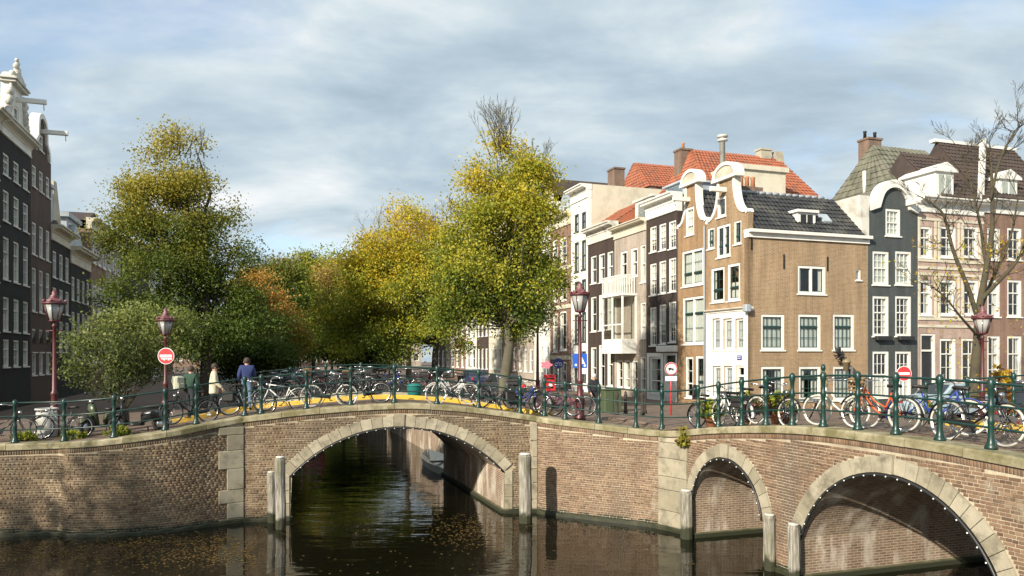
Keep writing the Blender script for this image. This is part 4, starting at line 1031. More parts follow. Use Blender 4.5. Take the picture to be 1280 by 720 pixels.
# ---- the row goes on behind the trees
rowR = [(668, 687.6, 'white', 256, 'white plastered house with five window rows behind the tree', 3), (647, 667.6, 'house_taupe', 285, 'beige brick house farther along the tree-lined quay', 3),
        (628, 646.6, 'house_redbrown', 278, 'red brick house farther along the tree-lined quay', 3), (611, 627.6, 'cream', 290, 'cream house farther along the tree-lined quay', 3), (596, 610.6, 'house_brown', 300, 'brown house farther along the tree-lined quay', 3),
        (582, 595.6, 'white', 305, 'white house far along the tree-lined quay', 2), (569, 581.6, 'house_redbrown', 312, 'red house far along the tree-lined quay', 2), (557, 568.6, 'house_taupe', 320, 'beige house far along the tree-lined quay', 2), (546, 556.6, 'house_brown', 330, 'brown house at the end of the visible row', 2)]
for (a, b, m_, ty, lab, nc) in rowR:
    h = House(FR, a, b, lab, m_, 10, group='canal houses behind the trees'); W = h.W; zc = h.z((a+b)/2, ty)
    h.grid(nc, 4, .6, zc-.5, W/nc*.55, (zc-1)/4*.62, cols=1, rows=(1, 1), curtain=None)
    h.body([(0, -.05), (W, -.05), (W, zc), (0, zc)], zc); cornice(h.root, -.02, W+.02, zc+.002, zc+.7, 'cream', .5); h.gable_roof(zc+.5, zc+2.2, 'tile_brown')

# ---- crossing canal: slate grey house with round white gable
h = House(FS, 1085.4, 1147, 'slate grey painted house with round white gable top', 'house_slate', 9)
h.win(1106.7, 1125.5, 261, 295, cols=3, rows=(2, 2), curtain='full')
for a, b in ((1090.5, 1111), (1118.8, 1139)):
    h.win(a, b, 314, 356, cols=3, rows=(2, 2), curtain='full'); h.win(a, b, 370, 420, cols=3, rows=(3, 2), curtain='side'); h.win(a, b, 439, 497, cols=3, rows=(2, 2), curtain='low')
W = h.W; zs = h.z(1116, 257); zt = h.z(1116, 226); cx = W/2
ol = [(0, -.05), (W, -.05), (W, zs), (W-.38, zs+.1)]+[(cx+(cx-.4)*math.cos(math.pi*i/12), zs+.1+(zt-zs-.1)*math.sin(math.pi*i/12)) for i in range(1, 12)]+[(.38, zs+.1), (0, zs)]
h.body(ol, zs-.2, 'cream'); edge_trim(h.root, ol[2:], .36, 'white', 'gable_edge', -.18, .34)
h.hoist(cx+.9, zs+.15, .8); h.gable_roof(zs-.2, zt-.2, 'tile_moss')
for a, b in ((1090.5, 1111), (1118.8, 1139)):
    x0, z0 = h.xz(a, 424); x1 = h.xz(b, 424)[0]; MB().cbox(x0+.05, x1-.05, -.3, -.08, z0-.05, z0+.16, .02).build('flower_box', M['black_paint'], h.root)
# ---- pink brick house with stone bands
h = House(FS, 1147.4, 1229, 'pink brick house with cream stone bands and dark tiled roof with dormer', 'house_pink', 9)
for a, b in ((1148.5, 1165), (1174.5, 1194.5), (1201.5, 1223)):
    h.win(a, b, 283, 322, cols=2, rows=(2, 1), curtain='side'); h.win(a, b, 350, 394, cols=2, rows=(2, 1), curtain='side')
for a, b in ((1174.5, 1194.5), (1201.5, 1223)): h.win(a, b, 423, 478, cols=2, rows=(2, 1), curtain='side')
x0 = h.xz(1150.5, 420)[0]; x1 = h.xz(1169, 420)[0]; h.door(x0, x1, h.z(1160, 417), mat='black_paint')
W = h.W; zc0, zc1 = h.z(1188, 268), h.z(1188, 250); h.body([(0, -.05), (W, -.05), (W, zc0), (0, zc0)], zc0); cornice(h.root, -.02, W+.02, zc0+.002, zc1, 'white', .55)
for t in (276, 327, 336, 399, 408, 344):
    z = h.z(1188, t); MB().box(0, W, -.05, -.002, z-.07, z+.07).build('stone_band', M['cream'], h.root)
for x in (.0, W*.245, W*.30, W*.60, W*.66, W*.93):
    for t0, t1 in ((330, 276), (400, 344)): MB().box(x, x+.14, -.035, -.002, h.z(1188, t0)+.075, h.z(1188, t1)-.075).build('stone_pilaster', M['cream'], h.root)
h.cross_roof(zc1-.05, zc1+3.2, 'tile_brown', 3.0, xs=W*.42); MB().box(0, W*.42, .2, 4, zc1-.2, zc1-.02).build('flat_roof', M['lead_flashing'], h.root)
x0, z0 = h.xz(1176, 246); x1 = h.xz(1198, 246)[0]; z1 = h.z(1187, 204)
mb = MB(); mb.box(x0, x1, .3, 2.4, zc1-.05, z1-.4); mb.prism([(x0-.18, z1-.4), (x1+.18, z1-.4), (x1+.18, z1-.28), ((x0+x1)/2, z1+.12), (x0-.18, z1-.28)], .15, 2.6); o = mb.build('dormer', M['white'], h.root)
for a, b in ((.15, .45), (.55, .85)): xa, xb = x0+(x1-x0)*a, x0+(x1-x0)*b; MB().box(xa, xb, .28, .299, zc1+.35, z1-.55).build('pane', M['glass'], o)
_x, _z, _Y = FS.hit(1183, 190, 3.0); chimney(h.root, _x-h.x0, 3.0, zc1+1.5, _z-GZ, .5, .35, 4, potmat='lamp_red', potr=.12)
# ---- red-brown house at the end
h = House(FS, 1229.6, 1330, 'red-brown brick house behind the bare tree with tall white dormer', 'house_redbrown', 9)
for i, (a, b) in enumerate(((1234, 1250), (1259, 1277), (1287, 1305))):
    for t, bt in ((285, 325), (350, 396), (420, 484)): h.win(a, b, t, bt, cols=2, rows=(2, 1), curtain='side')
W = h.W; zc0, zc1 = h.z(1280, 270), h.z(1280, 254); h.body([(0, -.05), (W, -.05), (W, zc0), (0, zc0)], zc0); cornice(h.root, -.02, W+.02, zc0+.002, zc1, 'white', .55); h.cross_roof(zc1-.05, zc1+3.9, 'tile_brown', 3.0)
x0 = h.xz(1256, 246)[0]; x1 = h.xz(1278, 246)[0]; z1 = h.z(1267, 214)
mb = MB(); mb.box(x0, x1, .3, 2.4, zc1-.05, z1-.4); mb.prism([(x0-.18, z1-.4), (x1+.18, z1-.4), (x1+.18, z1-.28), ((x0+x1)/2, z1+.15), (x0-.18, z1-.28)], .15, 2.6); o = mb.build('dormer', M['white'], h.root)
for a, b in ((.15, .45), (.55, .85)): xa, xb = x0+(x1-x0)*a, x0+(x1-x0)*b; MB().box(xa, xb, .28, .299, zc1+.3, z1-.55).build('pane', M['glass'], o)
MB().prism([(-.05, zc1), (.16, zc1), (.32, zc1+3.3), (.12, zc1+3.3)], .1, .35).build('gable_edge', M['white'], h.root)
MB().box(-.3, W, 2.8, 3.2, zc1+3.85, zc1+4.02).build('roof_ledge', M['white'], h.root)

# ---- houses behind: orange roofs and the mossy roof
def behind(pl, pr, back, depth, zeave_px, ridge_px, tile, wall, label, hip=0.0, tw=.26):
    h = House(FS, pl, pr, label, wall, depth, back=back); W = h.W; pm = (pl+pr)/2; ze = h.z(pm, zeave_px); yr = depth/2
    Yr = FS.hit(pm, None, back+yr)[2]; zr = H-(ridge_px-HY)/F*Yr-GZ
    h.body([(0, -.05), (W, -.05), (W, ze), (0, ze)], ze)
    mb = MB(); k = hip; e = .25
    mb.add([(-e,-e,ze),(W+e,-e,ze),(W+e,depth+e,ze),(-e,depth+e,ze),(k,yr,zr),(W-k*.25,yr,zr)], [(0,1,5,4),(1,2,5),(2,3,4,5),(3,0,4)]); h.roof = mb.build('roof', M[tile], h.root)
    tileroof(h.roof, (-e,-e,ze), (W+e,-e,ze), (W-k*.25,yr,zr), (k,yr,zr), M[tile], tw, tw*1.35); tileroof(h.roof, (-e,depth+e,ze), (-e,-e,ze), (k,yr,zr), (k-.05,yr,zr), M[tile], tw, tw*1.35)
    h.ze, h.zr = ze, zr; return h
h = behind(884, 1022, 9, 7, 246, 196, 'tile_orange', 'cream', 'big house with orange tiled hip roof behind the corner house', 1.2)
W = h.W; MB().prism([(W-.1, h.ze-.2), (W+.4, h.ze-.2), (W-.55+.2, h.zr+.35), (W-.95, h.zr+.35)], -.1, .3, Matrix.Translation((.15, 3.2, 0))).build('gable_parapet', M['ochre_plaster'], h.root)
chimney(h.root, .9, 4.2, h.ze-1, h.zr+.15, .42, .42, 1)
x = h.xz(1000, 200)[0]; chimney(h.root, x-.1, 3.5, h.zr-1, h.zr+.5, .4, .3, 0, 'ochre_plaster')
x0, x1 = h.xz(905, 230)[0], h.xz(966, 230)[0]; mb = MB(); mb.box(x0, x1, -1.2, 2.2, h.ze-1.5, h.z(935, 219)); mb.box(x0-.15, x1+.15, -1.35, 2.3, h.z(935, 219)+.001, h.z(935, 213)); mb.build('roof_dormer', M['cream'], h.root)
x, z = h.xz(891, 175); MB().lathe([(.16, 0), (.16, z-h.ze+.3-.35), (.30, z-h.ze+.3-.34), (.30, z-h.ze+.3-.25), (.17, z-h.ze+.3-.24), (.17, z-h.ze+.3-.12), (.33, z-h.ze+.3-.1), (.30, z-h.ze+.3)], 10, (x, -1.0, h.ze-.3)).build('flue_pipe', M['stone_white'], h.root)
h = behind(812, 868, 19, 5, 236, 208, 'tile_orange', 'white', 'white walled house with plain orange tiled roof behind the beige house', .1)
h = behind(1124, 1206, 3.0, 5.2, 241, 190, 'tile_moss', 'chimney_brick', 'house with mossy grey-green hip roof behind the slate grey house', .6, .34)
x = 1.0; chimney(h.root, x, 3.2, h.zr-1, h.zr+.55, .5, .4, 2, potmat='iron')
x0, z0 = h.xz(1180, 213); x1 = h.xz(1192, 213)[0]
mb = MB(); mb.tube([h_ for h_ in ((h.xz(1070,240)[0], -.6, h.ze-.6), (h.xz(1070,240)[0], -.6, h.z(1070, 217)))], .09, 8); mb.build('flue_pipe', M['white'], h.root)

# ---- shaded side
def shaded(pl, pr, label, mat, ctop, cbot, rows, cols, nrow=None, cmat='white', dep=.5):
    h = House(FL, pl, pr, label, mat, 9.5); W = h.W; pm = (max(pl, 0)+pr)/2; zc0 = h.z(pr, cbot); zc1 = h.z(pr, ctop)
    h.zc0, h.zc1 = zc0, zc1
    for (t, b) in rows:
        z1, z0 = h.z(pm, t), h.z(pm, b)
        for c in range(cols): xc = W*(c+.5)/cols; h.addwin(xc-W/cols*.29, xc+W/cols*.29, max(z0, .3), z1, cols=2, rows=(2, 1), fw=.09, curtain=random.choice(['none', 'side', 'none', 'low', 'none']))
    h.body([(0, -.05), (W, -.05), (W, zc0), (0, zc0)], zc0); return h
h = shaded(-70, -13, 'unseen low brown house past the dark row, kept low to let sunlight by', 'house_brown', 330, 342, ((350, 380), (392, 425)), 4); cornice(h.root, 0, h.W, h.zc0+.002, h.zc0+.6, 'stone_white', .4); h.gable_roof(h.zc0+.4, h.zc0+1.8, 'tile_brown')  # added out of view, made low so sunlight reaches the big tree
h = shaded(-12.6, .6, 'brown house half cut off beyond the tall black house', 'house_brown', 150, 165, ((196, 226), (246, 283), (302, 353), (374, 415)), 1); cornice(h.root, 0, h.W, h.zc0+.002, h.zc0+.8, 'stone_white', .5); h.gable_roof(h.zc0+.5, h.zc0+3, 'tile_brown')
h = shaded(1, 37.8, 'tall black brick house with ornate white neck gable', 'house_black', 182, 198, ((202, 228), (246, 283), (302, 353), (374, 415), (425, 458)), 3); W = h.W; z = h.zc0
cornice(h.root, -.02, W+.02, z+.002, z+.75, 'white', .55)
gb0 = z+.75; cx = W*.5; nk = gb0+2.1
ol = [(cx-1.75, gb0), (cx+1.75, gb0), (cx+1.7, gb0+.3), (cx+1.35, gb0+.5), (cx+1.1, gb0+.95), (cx+1.0, gb0+1.5), (cx+.95, nk), (cx-.95, nk), (cx-1.0, gb0+1.5), (cx-1.1, gb0+.95), (cx-1.35, gb0+.5), (cx-1.7, gb0+.3)]
front_wall(ol, [(cx-.4, cx+.4, gb0+.15, gb0+1.2)], .4).build('neck_gable', M['white'], h.root)
window(h.root, cx-.4, cx+.4, gb0+.15, gb0+1.2, cols=2, curtain='none')
mb = MB(); mb.box(cx-1.1, cx+1.1, -.25, .45, nk+.002, nk+.14); mb.box(cx-1.2, cx+1.2, -.32, .45, nk+.141, nk+.22)
mb.prism([(cx-1.05, nk+.221), (cx+1.05, nk+.221), (cx+.75, nk+.5), (cx+.4, nk+.66), (cx, nk+.72), (cx-.4, nk+.66), (cx-.75, nk+.5)], -.18, .4)
for k_ in range(5):
    mb.ball((cx+.12*math.sin(k_*2.4), -.02, nk+.75+k_*.16), .2-.025*k_, 8)
for s_ in (-1, 1):
    for k_ in range(9):
        t_ = k_/8; mb.ball((cx+s_*(1.08+.5*t_+.1*math.sin(k_*2.1)), -.05, gb0+1.75-1.5*t_), .15+.05*math.sin(k_*1.7)**2, 7)
    mb.tube([(cx+s_*1.0, -.04, nk-.1), (cx+s_*1.22, -.06, gb0+1.5), (cx+s_*1.15, -.06, gb0+1.0), (cx+s_*1.55, -.06, gb0+.6), (cx+s_*1.68, -.06, gb0+.25)], [.07, .1, .09, .12, .08], 7); mb.ball((cx+s_*.85, -.05, nk+.45), .16, 8)
mb.build('gable_ornament', M['stone_white'], h.root); h.hoist(cx+.0, gb0+1.55, 1.3); h.gable_roof(z+.4, z+2.4, 'tile_brown')
h = shaded(38.2, 63.8, 'brown brick house with bell gable beside the tall black house', 'house_warmbrown', 190, 205, ((214, 240), (283, 322), (338, 391), (412, 440), (430, 468)), 3); W = h.W; z = h.zc0; cx = W/2
ol = [(cx-1.6, z-.02), (cx+1.6, z-.02), (cx+1.45, z+.5), (cx+1.0, z+.85), (cx+.95, z+1.5)]+[(cx+.95*math.cos(math.pi*i/8), z+1.5+.7*math.sin(math.pi*i/8)) for i in range(1, 8)]+[(cx-.95, z+1.5), (cx-1.0, z+.85), (cx-1.45, z+.5)]
front_wall(ol, [(cx-.4, cx+.4, z+.2, z+1.1)], .35).build('bell_gable', M['house_warmbrown'], h.root, uv=True); window(h.root, cx-.4, cx+.4, z+.2, z+1.1, cols=2, curtain='none')
edge_trim(h.root, ol[1:13]+[ol[13]] if len(ol) > 13 else ol[1:], .24, 'white', 'gable_edge', -.12, .36); edge_trim(h.root, ol[-4:]+[ol[0]], .24, 'white', 'gable_edge', -.13, .37)
h.hoist(cx, z+1.28, 1.3); h.gable_roof(z-.2, z+1.6, 'tile_brown')
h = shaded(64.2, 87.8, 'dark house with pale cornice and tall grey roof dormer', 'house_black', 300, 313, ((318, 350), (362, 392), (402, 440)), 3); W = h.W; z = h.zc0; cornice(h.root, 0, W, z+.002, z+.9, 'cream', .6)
h.gable_roof(z+.6, z+1.5, 'tile_brown'); mb = MB(); mb.box(W*.1, W*.45, .4, 3, z+.9, z+3.3); mb.box(W*.05, W*.5, .3, 3.1, z+3.301, z+3.5); mb.build('dormer', M['zinc'], h.root)
MB().prism([(W*.55, z+.9), (W-.05, z+.9), (W-.05, z+1.6), (W*.75, z+4.0), (W*.6, z+4.0)], .5, 2.5).build('plaster_gable', M['ochre_plaster'], h.root); chimney(h.root, W*.66, 1.5, z+3.8, z+5.3, .4, .5, 2)
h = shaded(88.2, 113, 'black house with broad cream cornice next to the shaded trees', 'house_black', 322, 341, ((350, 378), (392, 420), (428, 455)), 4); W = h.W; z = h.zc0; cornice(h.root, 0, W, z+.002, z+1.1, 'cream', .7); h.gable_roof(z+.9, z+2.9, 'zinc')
mb = MB(); mb.box(W*.3, W*.85, .6, 3, z+1.1, z+3.2); mb.box(W*.25, W*.9, .4, 3.1, z+3.201, z+3.5); o = mb.build('roof_dormer', M['zinc'], h.root); MB().box(W*.4, W*.75, .585, .6, z+1.6, z+2.9).build('pane', M['glass'], o)
for (a, b, ty, m_, lab, rf) in ((113.4, 132, 300, 'house_redbrown', 'red house with brown roof end behind the big tree', 'tile_brown'), (132.4, 150, 312, 'house_taupe', 'beige house mostly hidden behind the big green tree', 'tile_brown'), (150.4, 168, 318, 'house_black', 'black house deep behind the big green tree', 'tile_brown'),
                            (168.4, 186, 325, 'house_brown', 'brown house deep behind the big green tree', 'tile_orange'), (186.4, 203, 330, 'white', 'white house deep behind the big green tree', 'tile_brown'), (203.4, 216, 340, 'house_redbrown', 'red house at the far end of the shaded row', 'tile_brown')):
    h = shaded(a, b, lab, m_, ty-12, ty, (), 3); W = h.W; z = h.zc0; cornice(h.root, 0, W, z+.002, z+.8, 'cream', .5); h.gable_roof(z+.6, z+1.6, rf)
    if a < 150:
        for r_ in range(3):
            for c in range(3): xc = W*(c+.5)/3; zz = z*(r_+.55)/3.2; window(h.root, xc-.55, xc+.55, zz, zz+2.0, cols=2, rec=-.1, curtain='none')

FE = Line(pL+u*165-v*30, v, u)
for i, (m_, hh, lab) in enumerate((('house_brown', 11, 'brown house closing the far end of the canal'), ('house_redbrown', 12.5, 'red house closing the far end of the canal'), ('house_taupe', 11, 'beige house closing the far end of the canal'), ('house_black', 12, 'black house closing the far end of the canal'), ('house_brown', 10.5, 'low brown house closing the far end of the canal'), ('house_redbrown', 11.5, 'dull red house closing the far end of the canal'), ('house_taupe', 12, 'tall beige house closing the far end of the canal'))):
    h = House.__new__(House); h.line = FE; h.x0 = i*10.0; h.x1 = i*10+9.9; h.W = 9.9; h.back = 0; h.mat = m_; h.D = 9; h.holes = []; h.wins = []; h.doors = []; o = FE.p+v*h.x0; h.root = empty('canal_house', (o.x, o.y, GZ), FE.rz, lab, 'house', 'canal houses at the end')
    h.grid(4, 3, .5, hh-.5, 1.2, 2.0, cols=1, rows=(1, 1), curtain='none'); h.body([(0, -.05), (9.9, -.05), (9.9, hh), (0, hh)], hh); h.gable_roof(hh, hh+3, 'tile_brown')
# ================================================================== trees
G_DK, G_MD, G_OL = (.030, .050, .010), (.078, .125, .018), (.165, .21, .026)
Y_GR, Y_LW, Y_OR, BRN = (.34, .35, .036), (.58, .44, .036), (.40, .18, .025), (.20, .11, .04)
def leaves(centres, sig, per, size, pal, upbias=.5):
    """leaf quads scattered round clump centres; pal(height fraction, clump random) gives the colour of a clump"""
    C = np.array(centres); n = len(C)*per
    cidx = np.repeat(np.arange(len(C)), per)
    sg_ = np.array(sig) if hasattr(sig, '__len__') else np.full(len(C), sig)
    p = C[cidx]+NR.normal(size=(n, 3))*sg_[cidx][:, None]*np.array((1, 1, .75))
    nrm = NR.normal(size=(n, 3)); nrm[:, 2] += upbias; nrm[:, 1] -= .45; nrm[:, 0] -= .3; nrm /= np.linalg.norm(nrm, axis=1)[:, None]
    a = np.cross(nrm, NR.normal(size=(n, 3))); a /= np.linalg.norm(a, axis=1)[:, None]; b = np.cross(nrm, a)
    s = size*NR.uniform(.6, 1.25, n)[:, None]
    bend = nrm*s*.18
    v0, v1, v2, v3 = p-a*s*.62, p+b*s*.36+bend, p+a*s*.62, p-b*s*.36+bend
    V = np.stack([v0, v1, v2, v3], 1).reshape(-1, 3); Fq = np.arange(n*4).reshape(-1, 4)
    z0, z1 = C[:, 2].min(), C[:, 2].max(); hf = (p[:, 2]-z0)/(z1-z0+1e-6)
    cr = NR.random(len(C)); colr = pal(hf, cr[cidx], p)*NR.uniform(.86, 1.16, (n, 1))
    return V, Fq, np.repeat(np.clip(colr, 0, 1), 4, axis=0)
def lerp(cols, t):
    t = np.clip(t, 0, 1)*(len(cols)-1); i = np.minimum(t.astype(int), len(cols)-2); f = (t-i)[:, None]; A = np.array(cols); return A[i]*(1-f)+A[i+1]*f
def grow(mb, p, d, ln, r, dep, tips, spread=.55, up=.18, nseg=4, kids=(2, 4), shrink=.72, wig=.16, rmin=.006):
    pts = [p]; rs = [r]; q = p.copy(); dd = d.normalized()
    for i in range(nseg):
        dd = (dd+Vector((random.gauss(0, wig), random.gauss(0, wig), random.gauss(0, wig)+up*.3))).normalized(); q = q+dd*ln/nseg; pts.append(q.copy()); rs.append(max(r*(1-.5*(i+1)/nseg), rmin))
    mb.tube(pts, rs, 7 if r > .07 else (5 if r > .025 else 3))
    if dep == 0: tips.append(pts[-1]); return
    for k in range(random.randint(*kids)):
        t = random.uniform(.35, 1); i = min(int(t*nseg), nseg-1); b = pts[i].lerp(pts[i+1], t*nseg-i)
        a = random.uniform(0, 2*math.pi); sd_ = dd.orthogonal().normalized(); sd_ = Matrix.Rotation(a, 3, dd) @ sd_
        nd_ = (dd+sd_*random.uniform(spread*.6, spread*1.5)+Vector((0, 0, up))).normalized()
        grow(mb, b, nd_, ln*random.uniform(shrink*.8, shrink*1.1), rs[i]*.62, dep-1, tips, spread, up, max(2, nseg-1), kids, shrink, wig, rmin)
    grow(mb, pts[-1], dd, ln*shrink, rs[-1]*.9, dep-1, tips, spread, up, max(2, nseg-1), kids, shrink, wig, rmin)
def blob_clumps(blobs, Y, n, depth=1.0, shell=.5):
    """clumps gathered in boughs: each blob holds a dozen boughs, each bough a loose cluster, so the outline is uneven and light shows between"""
    out = []; wts = [b[2]*b[3]*min(b[2], b[3]) for b in blobs]; tot = sum(wts)
    for b, w_ in zip(blobs, wts):
        c = P(b[0], b[1], Y); rx, rz = b[2]/F*Y, b[3]/F*Y; ry = rx*depth; m = max(5, int(n*w_/tot)); nb_ = max(4, m//9)
        for j in range(nb_):
            d = Vector((random.gauss(0, 1), random.gauss(0, 1), random.gauss(0, 1))).normalized(); k = random.uniform(.45, 1.0)**.6*random.uniform(.9, 1.12)
            bc = c+Vector((d.x*rx*k, d.y*ry*k, d.z*rz*k)); br_ = .26*min(rx, rz)*random.uniform(.7, 1.3)
            for i in range(max(2, m//nb_)):
                out.append(bc+Vector((random.gauss(0, br_), random.gauss(0, br_), random.gauss(0, br_*.7))))
    return out
def tree(name, label, tx, Y, base, blobs, nclump, per, size, pal, tr, top_px, bark='bark', depth=1.0, group=None, sig=.38, twigs=None, nlimb=16, shell=.5, fork=.35):
    bx, by = XY(tx, Y); root = empty(name, (bx, by, base), 0, label, 'tree', group)
    cl = blob_clumps(blobs, Y, nclump, depth, shell)
    V, Fq, Cc = leaves([tuple(c) for c in cl], sig, per, size, pal)
    npmesh('crown', V, Fq, M['leaf'], Cc, root)
    mb = MB(); zt = P(tx, top_px, Y).z; b = Vector((bx, by, base-.15)); hh = zt-base
    tp = [b+Vector((random.gauss(0, .07)*i, random.gauss(0, .07)*i, (hh*.92)*i/7)) for i in range(8)]
    mb.lathe([(tr*1.7, 0), (tr*1.25, .25), (tr, .8)], 9, tuple(b)); mb.tube([b+Vector((0, 0, .3))]+tp[1:], [tr*(1-.13*i) for i in range(8)], 9)
    sel = random.sample(cl, min(len(cl), nlimb*7)); 
    for i, c in enumerate(sel):
        t = min(.9, max(fork, ((c.z-base)/hh)*.75+random.uniform(-.25, .0))); k = t*7; j = min(int(k), 6); s = tp[j].lerp(tp[j+1], k-j)
        big = i < nlimb; m1 = s.lerp(c, .45)+Vector((random.gauss(0, .2), random.gauss(0, .2), random.uniform(.0, .45)))
        r0 = tr*(.42 if big else .16)*(1-t*.6); mb.tube([s, s.lerp(m1, .5), m1, m1.lerp(c, .6), c], [r0, r0*.8, r0*.6, r0*.35, .012], 6 if big else 4)
    tips = []
    for (tw) in (twigs or []):
        for _ in range(tw[4]):
            p0 = P(tw[0]+random.gauss(0, tw[2]*.45), tw[1], Y)+Vector((0, random.gauss(0, .5), 0)); grow(mb, p0, Vector((random.gauss(0, .22), random.gauss(0, .2), 1)), tw[3]/F*Y*.55, .028, 3, tips, .5, .22, 3, (1, 2), .62, .14, .007)
    mb.build('trunk', M[bark], root, True); return root
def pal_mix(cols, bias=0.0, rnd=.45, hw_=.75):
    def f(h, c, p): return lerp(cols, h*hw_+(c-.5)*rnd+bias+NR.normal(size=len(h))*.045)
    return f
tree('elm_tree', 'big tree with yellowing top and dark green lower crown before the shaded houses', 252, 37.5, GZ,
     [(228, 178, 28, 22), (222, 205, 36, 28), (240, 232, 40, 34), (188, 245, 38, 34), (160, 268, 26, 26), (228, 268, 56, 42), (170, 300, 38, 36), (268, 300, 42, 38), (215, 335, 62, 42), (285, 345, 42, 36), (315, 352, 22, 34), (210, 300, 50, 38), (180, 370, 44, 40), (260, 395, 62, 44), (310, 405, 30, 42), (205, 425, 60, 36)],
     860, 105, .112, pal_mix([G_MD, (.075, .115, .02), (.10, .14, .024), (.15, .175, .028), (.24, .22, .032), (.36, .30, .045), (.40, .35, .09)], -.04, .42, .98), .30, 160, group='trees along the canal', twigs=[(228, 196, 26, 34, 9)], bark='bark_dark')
tree('young_tree', 'young tree with pale grey-green leaves between the two lamp posts and scooters', 158, 26.5, GZ,
     [(160, 432, 54, 42), (118, 430, 32, 34), (205, 418, 30, 30), (150, 395, 30, 24), (205, 388, 22, 20), (228, 425, 18, 24), (170, 475, 48, 24), (110, 462, 24, 24)], 420, 32, .092, pal_mix([G_DK, (.08, .11, .03), (.18, .21, .06), (.28, .31, .10), (.34, .36, .14)], .12, .6, .5), .09, 380, sig=.26, nlimb=14, fork=.2)
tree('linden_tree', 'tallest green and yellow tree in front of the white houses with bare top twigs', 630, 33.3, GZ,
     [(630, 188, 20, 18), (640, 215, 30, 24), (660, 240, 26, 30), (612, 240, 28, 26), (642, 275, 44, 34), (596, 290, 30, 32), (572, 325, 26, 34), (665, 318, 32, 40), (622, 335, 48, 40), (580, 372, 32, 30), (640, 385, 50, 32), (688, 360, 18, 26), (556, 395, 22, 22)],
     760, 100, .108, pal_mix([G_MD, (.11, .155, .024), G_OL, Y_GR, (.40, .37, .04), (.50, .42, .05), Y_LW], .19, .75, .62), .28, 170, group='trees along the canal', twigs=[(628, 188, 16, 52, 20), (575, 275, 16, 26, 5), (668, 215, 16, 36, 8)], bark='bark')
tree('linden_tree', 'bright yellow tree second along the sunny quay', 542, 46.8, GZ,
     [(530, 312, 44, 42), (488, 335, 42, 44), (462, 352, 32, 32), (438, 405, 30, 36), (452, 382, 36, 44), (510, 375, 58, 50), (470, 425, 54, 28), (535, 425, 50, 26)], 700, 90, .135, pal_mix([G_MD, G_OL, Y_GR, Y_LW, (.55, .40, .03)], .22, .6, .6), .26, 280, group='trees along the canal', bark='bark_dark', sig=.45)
tree('linden_tree', 'greyish orange thinning tree behind the bright yellow one', 510, 60, GZ,
     [(520, 295, 42, 32), (485, 315, 36, 36), (455, 345, 30, 34), (500, 360, 50, 50)], 360, 80, .16, pal_mix([G_OL, BRN, (.26, .16, .05), (.30, .20, .08), (.24, .17, .10)], .1, .6, .7), .26, 275, group='trees along the canal', twigs=[(500, 295, 40, 34, 16)], sig=.5)
far = [('olive tree far along the shaded quay', 392, 88, [(395, 355, 32, 36), (388, 400, 34, 42), (410, 380, 28, 40)], [G_MD, G_OL, G_OL, Y_GR, (.30, .20, .05)], 322),
       ('orange tree beyond the big dark tree', 335, 58, [(335, 395, 36, 34), (345, 430, 34, 28), (320, 370, 26, 28)], [G_OL, (.32, .19, .05), (.50, .27, .06), (.48, .32, .09)], 368),
       ('green tree with brown top beyond the orange tree', 340, 75, [(345, 350, 28, 28), (330, 370, 28, 34), (355, 395, 26, 40)], [G_DK, G_MD, G_OL, BRN], 322),
       ('brown-orange tree in the haze of the far quay', 430, 82, [(432, 355, 30, 34), (445, 395, 28, 40), (420, 400, 26, 36)], [G_OL, Y_GR, (.32, .20, .06), (.30, .20, .08)], 325),
       ('tall dark tree closing the end of the canal', 372, 128, [(370, 365, 26, 36), (385, 400, 34, 40), (355, 410, 30, 36)], [G_MD, G_OL, G_OL], 335),
       ('broad dark tree closing the end of the canal', 415, 132, [(412, 355, 28, 32), (425, 400, 34, 40), (455, 400, 30, 40)], [G_MD, G_OL, Y_GR], 328),
       ('low dark green tree under the orange tree', 300, 50, [(305, 430, 40, 34), (285, 445, 34, 28), (330, 445, 30, 24)], [G_DK, G_MD, G_MD, G_OL], 400),
       ('low green tree between the bridge and the yellow tree', 455, 66, [(445, 425, 34, 28), (425, 438, 26, 20), (480, 440, 32, 20)], [G_DK, G_MD, G_OL, Y_GR], 400)]
for (lab, tx, Y, bl, cols, tp_) in far:
    tree('canal_tree', lab, tx, Y, GZ, bl, 330, 72, .145*Y/50 if Y < 100 else .32, pal_mix(cols, .05, .6, .7), .22, tp_, group='trees along the canal', bark='bark_dark', sig=.0075*Y)
# ---- nearly bare tree in front of the pink house
bx, by = XY(1216, 26.6); root = empty('bare_tree', (bx, by, GZ), 0, 'nearly bare mossy-limbed tree in front of the pink brick house', 'tree')
random.seed(23); mb = MB(); tips = []
def lim(pp, r0, r1, n=8, k=6):
    pts = crom([P(a, b, 26.6+c) for a, b, c in pp], 5); m = len(pts); mb.tube(pts, [r0+(r1-r0)*i/(m-1) for i in range(m)], n); return pts
t0 = lim([(1216, 510, 0), (1219, 460, 0), (1222, 420, 0), (1224, 385, 0), (1233, 335, 0), (1240, 285, 0), (1240, 235, .1), (1238, 190, .1)], .185, .035, 9)
l1 = lim([(1223, 400, 0), (1210, 360, -.2), (1192, 315, -.4), (1180, 270, -.5), (1165, 255, -.6)], .095, .03)
l2 = lim([(1226, 375, 0), (1250, 350, -.4), (1272, 325, -.7), (1288, 290, -.9)], .085, .03)
l3 = lim([(1224, 390, 0), (1238, 355, .6), (1262, 300, 1.0), (1272, 250, 1.0)], .08, .028)
l4 = lim([(1233, 335, 0), (1225, 280, .4), (1212, 225, .6), (1200, 190, .6)], .06, .022)
l5 = lim([(1238, 250, 0), (1250, 200, -.2), (1268, 165, -.3), (1276, 158, -.2)], .05, .02)
